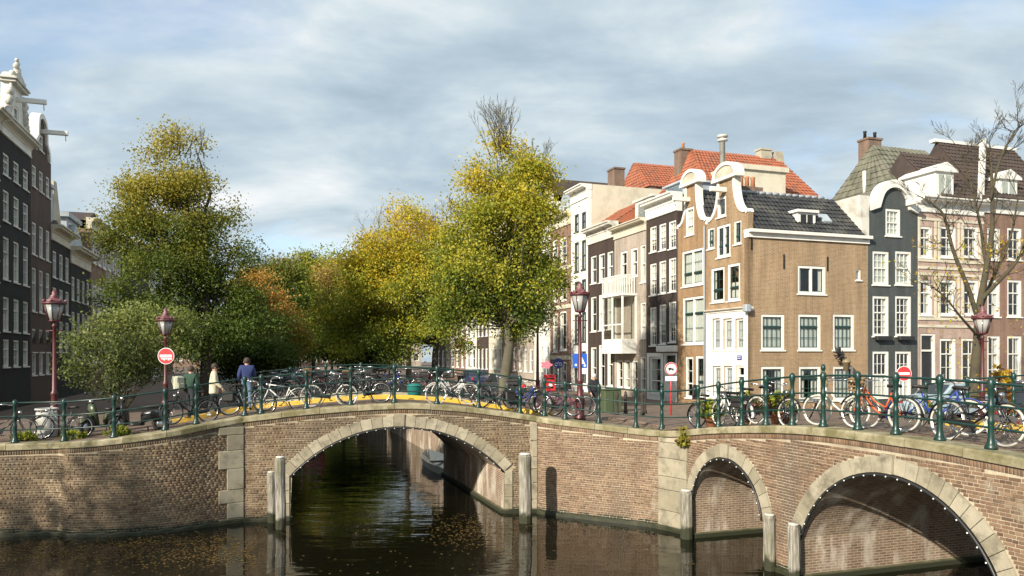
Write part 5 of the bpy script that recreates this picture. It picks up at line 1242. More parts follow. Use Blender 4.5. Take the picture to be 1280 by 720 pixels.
l6 = lim([(1222, 420, 0), (1200, 395, -.8), (1182, 372, -1.2), (1168, 360, -1.4)], .05, .015, 6)
for pts, k, ln in ((t0, 16, .75), (l1, 12, .7), (l2, 9, .7), (l3, 9, .7), (l4, 10, .7), (l5, 12, .7), (l6, 7, .55)):
    m = len(pts)
    for i in range(k):
        t = random.uniform(.35 if pts is not t0 else .5, 1)*(m-1); j = min(int(t), m-2); p = pts[j].lerp(pts[j+1], t-j); d = Vector((random.gauss(0, .9), random.gauss(0, .7), random.uniform(.2, 1.0))).normalized()
        grow(mb, p, d, ln*random.uniform(.6, 1.25), .020, 3, tips, .55, .12, 4, (1, 3), .62, .16, .0055)
    grow(mb, pts[-1], (pts[-1]-pts[-3]).normalized(), .65, .02, 3, tips, .5, .14, 4, (2, 3), .68, .15, .0055)
mb.build('trunk', M['bark_moss'], root, True)
tz = [t for t in tips if t.z < 9.0]; random.shuffle(tz)
cs = [tuple(t) for t in tz[:60]]+[tuple(P(random.gauss(1212, 24), random.gauss(395, 40), 26.6+random.gauss(0, .7))) for _ in range(34)]
V, Fq, Cc = leaves(cs, .22, 6, .09, pal_mix([Y_GR, Y_LW, (.34, .17, .03), Y_LW], .3, .8, .2)); npmesh('crown', V, Fq, M['leaf'], Cc, root)
random.seed(5)
# climbing plant on the wall by the tree
def shrub(name, label, c, r, n, per, size, cols, cat='plant', group=None, stem=True, flat=1.0):
    root = empty(name, (c[0], c[1], c[2]), 0, label, cat, group); cl = []
    for i in range(n):
        d = Vector((random.gauss(0, 1), random.gauss(0, 1), abs(random.gauss(0, 1)))).normalized()*random.random()**.4; cl.append((c[0]+d.x*r[0], c[1]+d.y*r[1], c[2]+.04+d.z*r[2]))
    V, Fq, Cc = leaves(cl, min(r)*.16, per, size, pal_mix(cols, .2, .8, .4)); npmesh('foliage', V, Fq, M['leaf'], Cc, root)
    if stem:
        mb = MB()
        for q in cl[::3]: mb.tube([(c[0], c[1], c[2]-.02), ((c[0]+q[0])/2, (c[1]+q[1])/2, c[2]+(q[2]-c[2])*.6), q], [.012, .008, .004], 4)
        mb.build('stem', M['bark'], root, True)
    return root
def potted(px, Y, z, r, label, cols, pot='pot_terracotta', ph=.35, pr=.2, size=.09):
    x, y = XY(px, Y); z = gz(x, y); pt = empty('plant_pot', (x, y, z), 0, label.replace(' growing in', ' below it, a').split(' below it')[0]+' pot' if False else 'pot under '+label, 'pot', 'plant pots'); MB().lathe([(pr*.7, 0), (pr, ph*.92), (pr*1.1, ph*.93), (pr*1.1, ph), (pr*.9, ph), (pr*.85, ph*.85)], 12).build('vessel', M[pot], pt)
    shrub('potted_plant', label, (x, y, z+ph*.86), r, 46, 14, size, cols, group='potted plants')
zr_ = lambda s: RB(s)[0].z+COP
# ================================================================== street lamps
def lamp(px, Y, base, top_py, label, big=1.0):
    x, y = XY(px, Y); base = gz(x, y); ht = P(px, top_py, Y).z-base; root = empty('street_lamp', (x, y, base-.02), R(15), label, 'street lamp', 'crowned dark red street lamps')
    s = ht/4.7; k = s
    MB().lathe([(.20*k, 0), (.20*k, .12), (.155*k, .2), (.15*k, .62), (.17*k, .66), (.17*k, .72), (.11*k, .8), (.095*k, 1.25), (.115*k, 1.28), (.115*k, 1.33), (.075*k, 1.4), (.055*k, 3.0*s), (.05*k, 3.52*s), (.075*k, 3.54*s), (.075*k, 3.60*s), (.04*k, 3.64*s), (.05*k, 3.74*s)], 12).build('post', M['lamp_red'], root)
    for a in (0, math.pi/2): 
        c, s_ = math.cos(a), math.sin(a); MB().tube([(-.26*k*c, -.26*k*s_, 3.42*s), (.26*k*c, .26*k*s_, 3.42*s)], .018*k, 6).build('ladder_bar', M['lamp_red'], root) if a == 0 else None
    z = 3.74*s; hd = MB(); n = 8
    for i in range(n):
        a = 2*math.pi*i/n; hd.tube([(.17*k*math.cos(a), .17*k*math.sin(a), z), (.31*k*math.cos(a), .31*k*math.sin(a), z+.52*s)], .014*k, 5)
    hd.lathe([(.08*k, -.05), (.18*k, -.02), (.18*k, .02)], n, (0, 0, z)); hd.lathe([(.33*k, 0), (.37*k, .02), (.37*k, .06), (.30*k, .09)], n, (0, 0, z+.52*s)); head = hd.build('lantern_frame', M['lamp_red'], root)
    MB().lathe([(.165*k, .02), (.30*k, .52*s)], n, (0, 0, z)).build('lantern_glass', M['glass_lantern'], head)
    cr = MB(); cr.lathe([(.31*k, .085), (.28*k, .12), (.17*k, .17), (.12*k, .24), (.14*k, .26), (.07*k, .31), (.085*k, .36), (.06*k, .41), (.01, .47)], n, (0, 0, z+.52*s))
    for i in range(8): a = 2*math.pi*i/8; cr.ball((.33*k*math.cos(a), .33*k*math.sin(a), z+.52*s+.12), .045*k, 6)
    cr.build('crown', plain('lamp_crown', (.15, .04, .045), .5, .3, 8, dirt=(.27, .17, .17), dscale=6) if 'lamp_crown' not in M else M['lamp_crown'], root)
    return root
lamp(68, 23.3, 2.52, 363, 'dark red crowned lamp post rising beside the grey litter bin')
lamp(207, 24.6, 2.86, 388, 'crowned lamp post carrying the no-entry sign beside the young tree')
lamp(672, 38, GZ, 380, 'smaller looking crowned lamp post beside the red post box')
lamp(725, 24.9, 2.93, 353, 'large crowned lamp post with thick red base by the corner railing')
lamp(1228, 25.3, GZ, 384, 'crowned lamp post by the nearly bare tree')
lamp(376, 70, GZ, 418, 'tiny crowned lamp post far along the shaded quay')
# ================================================================== signs
plain('sign_red', (.58, .035, .04), .35, .08); plain('sign_blue', (.02, .10, .48), .35, .08); plain('sign_navy', (.02, .03, .20), .35, .08); plain('sign_white', (.78, .78, .76), .4, .05); plain('pole_grey', (.33, .34, .34), .45, .15, 5); plain('pink_sign', (.62, .16, .22), .5, .1)
def disc(mb, r, y0, y1, cx=0, cz=0, n=24): mb.prism([(cx+r*math.cos(2*math.pi*i/n), cz+r*math.sin(2*math.pi*i/n)) for i in range(n)], y0, y1)
def sign_root(name, px, py, Y, label, base, pole=True, polemat='pole_grey', dy=.06):
    p = P(px, py, Y); base = gz(p.x, p.y); root = empty(name, (p.x, p.y, base if pole else p.z-.3), 0, label, 'sign'); z = p.z-(base if pole else p.z-.3)
    if pole: MB().tube([(0, dy, -.02), (0, dy, z+.2)], .03, 8).build('pole', M[polemat], root)
    return root, z
def no_entry(px, py, Y, r, label, base, pole, polemat='sign_white', dirty=False):
    root, z = sign_root('no_entry_sign', px, py, Y, label, base, pole, polemat)
    mb = MB(); disc(mb, r, -.005, .012, 0, z); o = mb.build('face', M['sign_white'], root); mb = MB(); disc(mb, r*.93, -.012, -.006, 0, z); o2 = mb.build('disc', M['sign_red'], root)
    mb = MB(); mb.box(-r*.72, r*.72, -.019, -.013, z-r*.16, z+r*.16); mb.build('bar', M['sign_white'], root)
    if dirty:
        mb = MB()
        for i in range(5): a = -r*.55+i*r*.27; mb.box(a, a+r*.2, -.017, -.013, z-r*(.42+.1*(i % 2)), z-r*.24)
        mb.build('sticker', M['sign_white'], root)
no_entry(207.5, 445, 24.45, .265, 'red and white no-entry disc stuck over with stickers on a lamp post', GZ, False, dirty=True)
no_entry(1130, 467, 31, .31, 'clean no-entry disc on its own white pole before the slate house', GZ, True)
# blue square sign with white symbol
root, z = sign_root('traffic_sign', 725, 451, 25.6, 'blue square sign with white arrow symbol, white plate below', 2.9, False); z = .3
mb = MB(); mb.cbox(-.24, .24, -.01, .01, z-.24, z+.24, .004); mb.build('face', M['sign_blue'], root)
mb = MB(); mb.prism([(-.06, z-.1), (.17, z-.1), (.05, z+.16)], -.016, -.0105); disc(mb, .04, -.016, -.0105, -.14, z-.14, 10); disc(mb, .04, -.016, -.0105, .16, z-.16, 10); mb.build('symbol', M['sign_white'], root)
mb = MB(); mb.box(-.02, .22, -.01, .01, z-.44, z-.25); mb.build('sub_plate', M['sign_white'], root); MB().box(-.02, .02, .011, .06, z-.4, z+.2).build('bracket', M['pole_grey'], root)
root, z = sign_root('traffic_sign', 698, 454, 36, 'round dark blue cycle path sign on grey pole', GZ, True)
mb = MB(); disc(mb, .24, -.01, .01, 0, z); mb.build('face', M['sign_navy'], root); mb = MB(); mb.tube([(-.1+.07*math.cos(i*.6), -.014, z-.05+.07*math.sin(i*.6)) for i in range(11)], .012, 4); mb.tube([(.1+.07*math.cos(i*.6), -.014, z-.05+.07*math.sin(i*.6)) for i in range(11)], .012, 4); mb.tube([(-.1, -.014, z-.05), (0, -.014, z+.06), (.1, -.014, z-.05)], .012, 4); mb.build('symbol', M['sign_white'], root)
root, z = sign_root('shop_sign', 683, 456, 44, 'pink flower-shaped shop sign on its own pole', GZ, True)
mb = MB(); n = 30; mb.prism([((.26+.05*math.cos(5*a))*math.cos(a)*1.2, z+(.2+.04*math.cos(5*a))*math.sin(a)) for a in [2*math.pi*i/n for i in range(n)]], -.02, .02); mb.build('face', M['pink_sign'], root)
# sign for a narrow-vehicle ban: white disc with red ring on a red-and-white post
root, z = sign_root('traffic_sign', 839, 461, 31.5, 'white disc with red ring, above a red striped post', GZ, True, 'sign_red')
mb = MB(); disc(mb, .27, -.005, .012, 0, z); mb.build('face', M['sign_white'], root); MB().tube([(.24*math.cos(2*math.pi*i/24), -.014, z+.24*math.sin(2*math.pi*i/24)) for i in range(24)], .024, 5, closed=True).build('ring', M['sign_red'], root)
mb = MB(); mb.box(-.12, .01, -.017, -.006, z-.04, z+.05); mb.box(.02, .10, -.017, -.006, z-.04, z+.02); disc(mb, .026, -.017, -.006, -.07, z-.055, 10); disc(mb, .026, -.017, -.006, .065, z-.055, 10); mb.build('symbol', M['black_paint'], root)
mb = MB(); mb.box(-.24, .24, -.004, .012, z-.50, z-.31); mb.build('sub_plate', M['sign_white'], root)
# red post box
p = P(687, 476, 37); root = empty('post_box', (p.x, p.y, gz(p.x, p.y)), .2, 'bright red post box on a leg beside the lamp post', 'post box')
MB().cbox(-.26, .26, -.2, .2, .85, 1.65, .03).build('body', M['sign_red'], root); MB().box(-.06, .06, -.06, .06, -.02, .849).build('leg', M['pole_grey'], root); MB().box(-.18, .18, -.21, -.201, 1.42, 1.48).build('slot', M['black_paint'], root); mb = MB(); disc(mb, .09, -.208, -.2, 0, 1.15, 16); mb.build('emblem', M['sign_white'], root)
# litter bin at the lamp
p = P(66, 520, 23.0); root = empty('litter_bin', (p.x-.12, p.y-.1, gz(p.x-.12, p.y-.1)), 0, 'pale grey round litter bin at the foot of a lamp post', 'litter bin')
MB().lathe([(.27, 0), (.29, .05), (.29, .74), (.27, .76)], 16).build('body', M['bin_grey'], root); MB().tube([(.29*math.cos(2*math.pi*i/20), .29*math.sin(2*math.pi*i/20), .84) for i in range(20)], .035, 6, closed=True).build('rim', M['bin_grey'], root)
mb = MB()
for a in (0, 1.57, 3.14, 4.71): mb.tube([(.28*math.cos(a), .28*math.sin(a), .73), (.29*math.cos(a), .29*math.sin(a), .84)], .014, 5)
mb.build('rim_support', M['bin_grey'], root)
# bollards along the corner
for i, (px, Y, ) in enumerate(((771, 31), (803, 29.5), (782, 33), (806, 33.5), (908, 31))):
    x, y = XY(px, Y); root = empty('bollard', (x, y, gz(x, y)-.02), 0, 'dark brown street bollard on the corner pavement', 'bollard', 'bollards on the corner pavement'); MB().lathe([(.1, 0), (.09, .15), (.07, .2), (.065, .75), (.085, .79), (.085, .84), (.05, .9), (.06, .96), (.01, 1.02)], 10).build('shaft', M['bark_dark'], root)

# tree on the near bank, out of view: it shades the curved wall as in the photograph
bq = Vector((-27.5, -.5, GZ)); root = empty('elm_tree', bq, 0, 'quay tree on the near bank opposite the curved wall', 'tree', 'trees along the canal'); cl = []
for i in range(85):
    d = Vector((random.gauss(0, 1), random.gauss(0, 1), random.gauss(0, 1))).normalized()*random.random()**.4; cl.append((bq.x+d.x*3.0, bq.y+d.y*3.0, 11.5+d.z*3.2))
V, Fq, Cc = leaves(cl, .4, 42, .22, pal_mix([G_MD, G_OL, Y_GR], .1, .6, .6)); npmesh('crown', V, Fq, M['leaf'], Cc, root)
mb = MB(); mb.tube([bq, bq+Vector((.1, 0, 4)), bq+Vector((0, .2, 9)), bq+Vector((.1, .1, 13))], [.35, .28, .2, .05], 9)
for q in cl[::5]: t = random.uniform(5, 9); mb.tube([bq+Vector((0, .1, t)), (bq+Vector((0, .1, t))).lerp(Vector(q), .5)+Vector((0, 0, .3)), q], [.08, .05, .01], 5)
mb.build('trunk', M['bark'], root, True)
# ================================================================== bicycles
def bikemat(name, c, rough=.35): return M[name] if name in M else plain(name, c, rough, .12, 8)
BC = dict(black=bikemat('bike_black', (.014, .014, .015)), white=bikemat('bike_white', (.70, .69, .64)), orange=bikemat('bike_orange', (.62, .10, .02)), blue=bikemat('bike_blue', (.03, .06, .30)), red=bikemat('bike_red', (.30, .02, .03)), green=bikemat('bike_green', (.02, .14, .07)),
          silver=bikemat('bike_silver', (.40, .40, .40), .3), grey=bikemat('bike_grey', (.12, .13, .14)), purple=bikemat('bike_purple', (.14, .04, .12)), teal=bikemat('bike_teal', (.03, .18, .18)))
WR, WB = .345, 1.08
def arc(cx, cz, r, a0, a1, n=12): return [(cx+r*math.cos(a0+(a1-a0)*i/n), 0, cz+r*math.sin(a0+(a1-a0)*i/n)) for i in range(n+1)]
def bike_meshes():
    d = {}; X0, X1 = -WB/2, WB/2
    mb = MB(); bb = Vector((-.08, 0, .30)); st = Vector((-.26, 0, .80)); hd = Vector((.34, 0, .86)); hb = Vector((.38, 0, .70)); ra = Vector((X0, 0, WR)); fa = Vector((X1, 0, WR))
    def forks(m):
        for y in (-.055, .055): m.tube([hb+Vector((.02, y*.6, -.02)), hb+Vector((.05, y, -.12)), fa+Vector((-.02, y, .06)), fa+Vector((0, y, 0))], [.016, .015, .011, .010], 6)
    def rear(m):
        for y in (-.06, .06): m.tube([bb+Vector((0, y*.4, 0)), ra+Vector((.05, y, 0)), ra+Vector((0, y, 0))], .011, 5); m.tube([bb.lerp(st, .78)+Vector((0, y*.3, 0)), ra+Vector((0, y, 0))], .009, 5)
    mb.tube([bb, st], .017, 7); mb.tube([hd, hb], .021, 7); mb.tube([hb+Vector((-.01, 0, .03)), Vector((.14, 0, .46)), bb+Vector((.03, 0, .02))], .020, 7); mb.tube([hd+Vector((-.01, 0, -.03)), Vector((.12, 0, .60)), bb.lerp(st, .35)], .016, 7); forks(mb); rear(mb); d['step'] = mb.mesh('frame', BC['black'])
    mb = MB(); mb.tube([bb, st], .017, 7); mb.tube([hd, hb], .021, 7); mb.tube([hb, bb], .021, 7); mb.tube([hd+Vector((0, 0, -.03)), bb.lerp(st, .90)], .017, 7); forks(mb); rear(mb); d['diamond'] = mb.mesh('frame', BC['black'])
    for r_, nm in ((.0215, 'tyre'),):
        mb = MB(); mb.tube([(WR*math.cos(2*math.pi*i/30)*.945, 0, WR*math.sin(2*math.pi*i/30)*.945) for i in range(30)], r_, 7, closed=True); d['tyre'] = mb.mesh('tyre', M['rubber'])
    mb = MB(); rr = WR*.945-.024; mb.tube([(rr*math.cos(2*math.pi*i/30), 0, rr*math.sin(2*math.pi*i/30)) for i in range(30)], .012, 5, closed=True)
    mb.tube([(0, -.05, 0), (0, .05, 0)], .02, 8)
    for i in range(18): a = 2*math.pi*i/18; b = a+(.28 if i % 2 else -.28); y = .03*(1 if i % 2 else -1); mb.tube([(.02*math.cos(b), y, .02*math.sin(b)), (rr*math.cos(a), 0, rr*math.sin(a))], .0022, 3)
    d['wheel'] = mb.mesh('wheel', M['chrome'])
    mb = MB()
    for cx, a0, a1 in ((X0, R(15), R(195)), (X1, R(20), R(160))):
        pts = arc(cx, WR, WR+.035, a0, a1, 14); vs = []; fs = []
        for p in pts:
            for y, k in ((-.03, -.012), (-.018, .004), (.018, .004), (.03, -.012)):
                dx, dz = p[0]-cx, p[2]-WR; l = math.hypot(dx, dz); vs.append((p[0]+dx/l*k, y, p[2]+dz/l*k))
        for i in range(len(pts)-1):
            for j in range(3): fs.append((i*4+j, i*4+j+1, i*4+5+j, i*4+4+j))
        mb.add(vs, fs, None, True)
    d['mudguard'] = mb.mesh('mudguards', BC['black'])
    mb = MB(); mb.tube([hd, hd+Vector((-.03, 0, .14))], .013, 7); mb.tube([(.06, -.30, 1.06), (.16, -.28, 1.06), (.27, -.17, 1.04), (.315, 0, 1.0), (.27, .17, 1.04), (.16, .28, 1.06), (.06, .30, 1.06)], .012, 7)
    for y in (-.3, .3): mb.tube([(.02, y, 1.06), (.14, y*.96, 1.06)], .018, 7)
    d['handlebar'] = mb.mesh('handlebar', M['chrome'])
    mb = MB(); mb.tube([st, st+Vector((-.035, 0, .1))], .013, 6)
    sv = []; prof = ((-.14, .095, 0), (-.10, .11, .015), (-.02, .09, .01), (.06, .045, 0), (.14, .022, .0)); sfs = []
    for (x, w_, z) in prof: sv += [(st.x+x-.03, -w_, st.z+.12+z), (st.x+x-.03, -w_*.6, st.z+.155+z), (st.x+x-.03, w_*.6, st.z+.155+z), (st.x+x-.03, w_, st.z+.12+z), (st.x+x-.03, 0, st.z+.09+z)]
    for i in range(4):
        for j in range(5): sfs.append((i*5+j, i*5+(j+1) % 5, i*5+5+(j+1) % 5, i*5+5+j))
    sfs += [(4, 3, 2, 1, 0), (20, 21, 22, 23, 24)]; mb.add(sv, [f[::-1] for f in sfs], None, True); d['saddle'] = mb.mesh('saddle', M['saddle_black'])
    mb = MB(); mb.prism([(bb.x+.11, .24), (bb.x+.13, .31), (bb.x+.08, .38), (X0+.03, .39), (X0-.05, .35), (X0+.02, .30)], -.075, -.045); d['chain_case'] = mb.mesh('chain_case', BC['black'])
    mb = MB(); mb.tube([bb+Vector((0, -.09, 0)), bb+Vector((.12, -.1, -.11))], .011, 5); mb.tube([bb+Vector((0, .07, 0)), bb+Vector((-.12, .1, .11))], .011, 5); mb.tube([bb+Vector((0, -.1, 0)), bb+Vector((0, .1, 0))], .02, 6)
    mb.box(bb.x+.08, bb.x+.17, -.19, -.1, .175, .20); mb.box(bb.x-.17, bb.x-.08, .1, .19, .395, .42); d['pedals'] = mb.mesh('crank_and_pedals', M['rubber'])
    mb = MB()
    for y in (-.07, 0, .07): mb.tube([(X0-.22, y, .74), (X0+.20, y, .74)], .007, 5)
    for x in (X0-.2, X0, X0+.18): mb.tube([(x, -.07, .74), (x, .07, .74)], .007, 5)
    for y in (-.07, .07): mb.tube([(X0-.12, y, .74), (X0, y, WR)], .006, 4); mb.tube([(X0+.12, y, .74), (X0, y, WR)], .006, 4)
    d['rack'] = mb.mesh('rear_rack', M['iron'])
    mb = MB(); mb.lathe([(.015, -.05), (.045, -.02), (.05, .03), (.02, .04)], 8, (0, 0, 0), Matrix.Translation((.43, 0, .84)) @ Matrix.Rotation(R(90), 4, 'Y')); d['headlamp'] = mb.mesh('headlamp', M['chrome'])
    mb = MB(); mb.tube([(bb.x-.04, -.05, .28), (bb.x-.12, -.12, .15), (bb.x-.2, -.19, .012)], .011, 5); d['stand'] = mb.mesh('kickstand', M['iron'])
    mb = MB()
    for (z, k) in ((.80, .86), (.88, .92), (.96, .97), (1.04, 1.0)): mb.tube([(.56+.15*k*math.cos(q)*1.0, .19*k*math.sin(q), z) for q in [2*math.pi*i/14 for i in range(14)]], .018, 5, closed=True)
    mb.box(.44, .68, -.15, .15, .785, .80)
    for i in range(14): q = 2*math.pi*i/14; mb.tube([(.56+.128*math.cos(q), .163*math.sin(q), .79), (.56+.15*math.cos(q), .19*math.sin(q), 1.05)], .012, 4)
    d['basket'] = mb.mesh('front_basket', M['wicker'])
    mb = MB()
    for z in (.80, .90, 1.0):
        for y in (-.19, .17): mb.box(.40, .74, y, y+.02, z, z+.075)
        for x in (.40, .72): mb.box(x, x+.02, -.169, .169, z, z+.075)
    for x in (.425, .70):
        for y in (-.165, .145): mb.box(x, x+.02, y, y+.02, .781, 1.07)
    mb.box(.40, .74, -.19, .19, .76, .78); d['crate'] = mb.mesh('front_crate', M['rubber'])
    mb = MB()
    for s in (-1, 1): mb.cbox(X0-.18, X0+.16, .085 if s > 0 else -.22, .22 if s > 0 else -.085, .42, .73, .03)
    d['bags'] = mb.mesh('pannier_bags', M['saddle_black'])
    mb = MB(); mb.cbox(-.62, -.38, -.13, .13, .80, .87, .025); mb.cbox(-.68, -.62, -.14, .14, .80, 1.22, .025); d['seat'] = mb.mesh('child_seat', M['saddle_black'])
    return d
BM = bike_meshes()
def bike(loc, rz, label, colr='black', kind='step', tyre='rubber', extras=(), lean=0.0, group='bicycles parked on the bridges', sc_=1.0, guard=None):
    root = empty('bicycle', loc, 0, label, 'bicycle', group); root.rotation_euler = (lean, 0, rz); root.scale = (sc_,)*3
    def add(nm, me, parent, mat=None, lc=None):
        o = bpy.data.objects.new(nm, me); col.objects.link(o); o.parent = parent
        if lc: o.location = lc
        if mat: o.material_slots[0].link = 'OBJECT'; o.material_slots[0].material = mat
        return o
    add('frame', BM[kind], root, BC[colr]); add('mudguards', BM['mudguard'], root, BC[guard or ('black' if colr not in ('white', 'silver') else colr)])
    for x in (-WB/2, WB/2): w_ = add('wheel', BM['wheel'], root, None, (x, 0, WR)); w_.rotation_euler = (0, random.uniform(0, 1), 0); add('tyre', BM['tyre'], w_, M[tyre])
    for nm in ('handlebar', 'saddle', 'pedals', 'rack', 'headlamp', 'stand'): add(BM[nm].name.split('.')[0], BM[nm], root)
    if kind == 'step': add('chain_case', BM['chain_case'], root)
    for e_ in extras: add(BM[e_].name.split('.')[0], BM[e_], root)
    return root
def deckz(sg, s): return sg(s)[0].z+COP-.012
def on_deck(sg, px, off, label, colr='black', flip=False, **k):
    g = offset(sg, RO+off); s = s_at_px(g, px, max(0, sg.L-16) if sg is LQ else 0); p, t, n = g(s); ang = math.atan2(t.y, t.x)+(math.pi if flip else 0)+k.pop('turn', 0.0); p2 = g(min(s+.4, g.L))[0]; p1 = g(max(s-.4, 0))[0]
    if 'fade' in k:
        k.pop('fade')
    z = p.z+COP-.012; return bike((p.x, p.y, z), ang, label, colr, lean=(.09 if flip else -.09) if k.pop('leaning', True) else 0, **k)
on_deck(LQ, 2, .45, 'black bicycle cut by the edge of the quay railing view, far from the litter bin', 'black', group='bicycles on the quay')
on_deck(LQ, 76, .75, 'dark bicycle by the litter bin behind the quay railing', 'grey', flip=True, group='bicycles on the quay')
on_deck(LB, 352, .38, 'white diamond-frame bicycle leaning on the bridge railing, facing the walkers', 'white', True, kind='diamond')
on_deck(LQ, 238, .40, 'black bicycle in front of the person in green', 'black', flip=True)
on_deck(LB, 306, .38, 'grey bicycle in front of the person in navy', 'grey', turn=.1)
on_deck(LB, 270, .42, 'black bicycle with pannier bags beside the person in cream coat', 'black', extras=('bags',))
on_deck(LB, 412, .42, 'black bicycle with pale tyres and front crate near the bridge crown', 'black', tyre='white_rubber', extras=('crate',), turn=.15)
on_deck(LB, 455, .60, 'black bicycle with basket at the crown of the single arch', 'black', flip=True, extras=('basket',), turn=-.2)
on_deck(LB, 566, .36, 'silver-white step-through bicycle leaning right behind the railing over the single arch', 'silver', flip=True, tyre='white_rubber', guard='white')
on_deck(LB, 655, .55, 'dark blue bicycle near the end of the single arch', 'blue', extras=('bags',), turn=.3)
on_deck(CW, 690, .65, 'purple-red bicycle at the corner between the bridges', 'purple', flip=True, turn=.25)
on_deck(CW, 712, 1.0, 'red bicycle beside the large lamp base', 'red', turn=.35)
on_deck(LB, 620, 1.0, 'grey bicycle with crate behind the silver one', 'grey', extras=('crate',), turn=-.3)
on_deck(RB, 866, .5, 'grey bicycle with child seat and crate at the start of the two-arch bridge', 'grey', extras=('seat', 'crate'), turn=.25)
on_deck(RB, 913, .38, 'white bicycle wound with flowers above the small arch', 'white', flip=True, tyre='white_rubber')
on_deck(RB, 945, .50, 'red bicycle with pannier bags above the small arch pier', 'red', extras=('bags',), turn=.2)
on_deck(RB, 964, .36, 'black bicycle with cream tyres over the pier between the arches', 'black', tyre='white_rubber', turn=.1)
on_deck(RB, 1050, .42, 'white bicycle with green skirt guard and long handlebar', 'white', flip=True, tyre='white_rubber', guard='green', turn=.35)
on_deck(RB, 1098, .48, 'orange bicycle with pale tyres leaning on the railing above the large arch', 'orange', tyre='white_rubber', flip=True, turn=.2, extras=('basket',))
on_deck(RB, 1170, .95, 'blue bicycle standing behind the railing above the large arch', 'blue', tyre='white_rubber', turn=.55, guard='blue')
on_deck(RB, 1217, .38, 'large black city bicycle with pale tyres and closed chain case', 'black', tyre='white_rubber', flip=False, sc_=1.06)
on_deck(RB, 1268, 2.2, 'black bicycle with red flowers by the yellow kerb', 'black', turn=.5, extras=('crate',))
gb = 'bicycles along the far railing'; cols_ = ['black', 'grey', 'black', 'teal', 'black', 'silver', 'grey', 'black', 'blue', 'black', 'red', 'black', 'white']
for i in range(13):
    s = .35+i*.66; p, t, n = bLB(min(s, bLB.L-.1)); q = p-n*random.uniform(.3, .55)
    c_ = cols_[i]; lab = {'black': 'black bicycle against the far railing of the single-arch bridge', 'grey': 'dark grey bicycle against the far railing of the single-arch bridge', 'teal': 'teal bicycle against the far railing of the single-arch bridge', 'silver': 'silver bicycle against the far railing of the single-arch bridge',
                          'blue': 'blue bicycle against the far railing of the single-arch bridge', 'red': 'red bicycle against the far railing of the single-arch bridge', 'white': 'white bicycle against the far railing of the single-arch bridge'}[c_]
    ex_ = [('bags',), (), ('crate',), (), ('basket',), (), ('crate',), (), (), ('seat',), (), ('seat', 'crate'), ()][i]; lab = lab.replace(' against', {'': '', 'bags': ' with pannier bags', 'crate': ' with front crate', 'basket': ' with wicker basket', 'seat': ' with child seat', 'seatcrate': ' with child seat and crate'}[''.join(ex_)]+' against')
    bike((q.x, q.y, p.z+COP-.012), math.atan2(t.y, t.x)+random.choice((0, math.pi))+random.uniform(-.25, .25), lab, c_, random.choice(('step', 'diamond')), extras=ex_, group=gb)
for i, (px, Y, c_) in enumerate(((600, 34, 'black'), (612, 36, 'black'), (585, 37, 'black'), (640, 35, 'grey'), (655, 36, 'black'), (560, 40, 'black'), (530, 44, 'black'), (668, 33.5, 'grey'))):
    x, y = XY(px, Y); bike((x, y, gz(x, y)), random.uniform(0, 6.28), 'black bicycle parked under the trees on the sunny quay' if c_ == 'black' else 'dark grey bicycle parked under the trees on the sunny quay', c_, extras=random.choice(((), ('crate',))), group='bicycles under the trees', lean=0)
for i, (px, Y) in enumerate(((345, 48), (362, 52), (330, 44), (310, 41))):
    x, y = XY(px, Y); bike((x, y, gz(x, y)), random.uniform(0, 6.28), 'black bicycle parked on the shaded quay beyond the bridge', 'black', group='bicycles on the shaded quay', lean=0)
# teal box carried on the far side of the deck
g = offset(LB, RO+4.6); p, t, n = g(s_at_px(g, 518)); root = empty('cargo_box', (p.x, p.y, p.z+COP-.012), math.atan2(t.y, t.x), 'round teal plastic tub among the bicycles at the bridge crown', 'tub'); root.scale = (.72,)*3; MB().lathe([(.3, 0), (.36, .1), (.40, .5), (.42, .55), (.36, .58), (.2, .64), (.02, .66)], 14).build('tub', M['teal_plastic'], root); MB().tube([(.42*math.cos(2*math.pi*i/16), .42*math.sin(2*math.pi*i/16), .53) for i in range(16)], .025, 5, closed=True).build('rim', M['teal_plastic'], root)
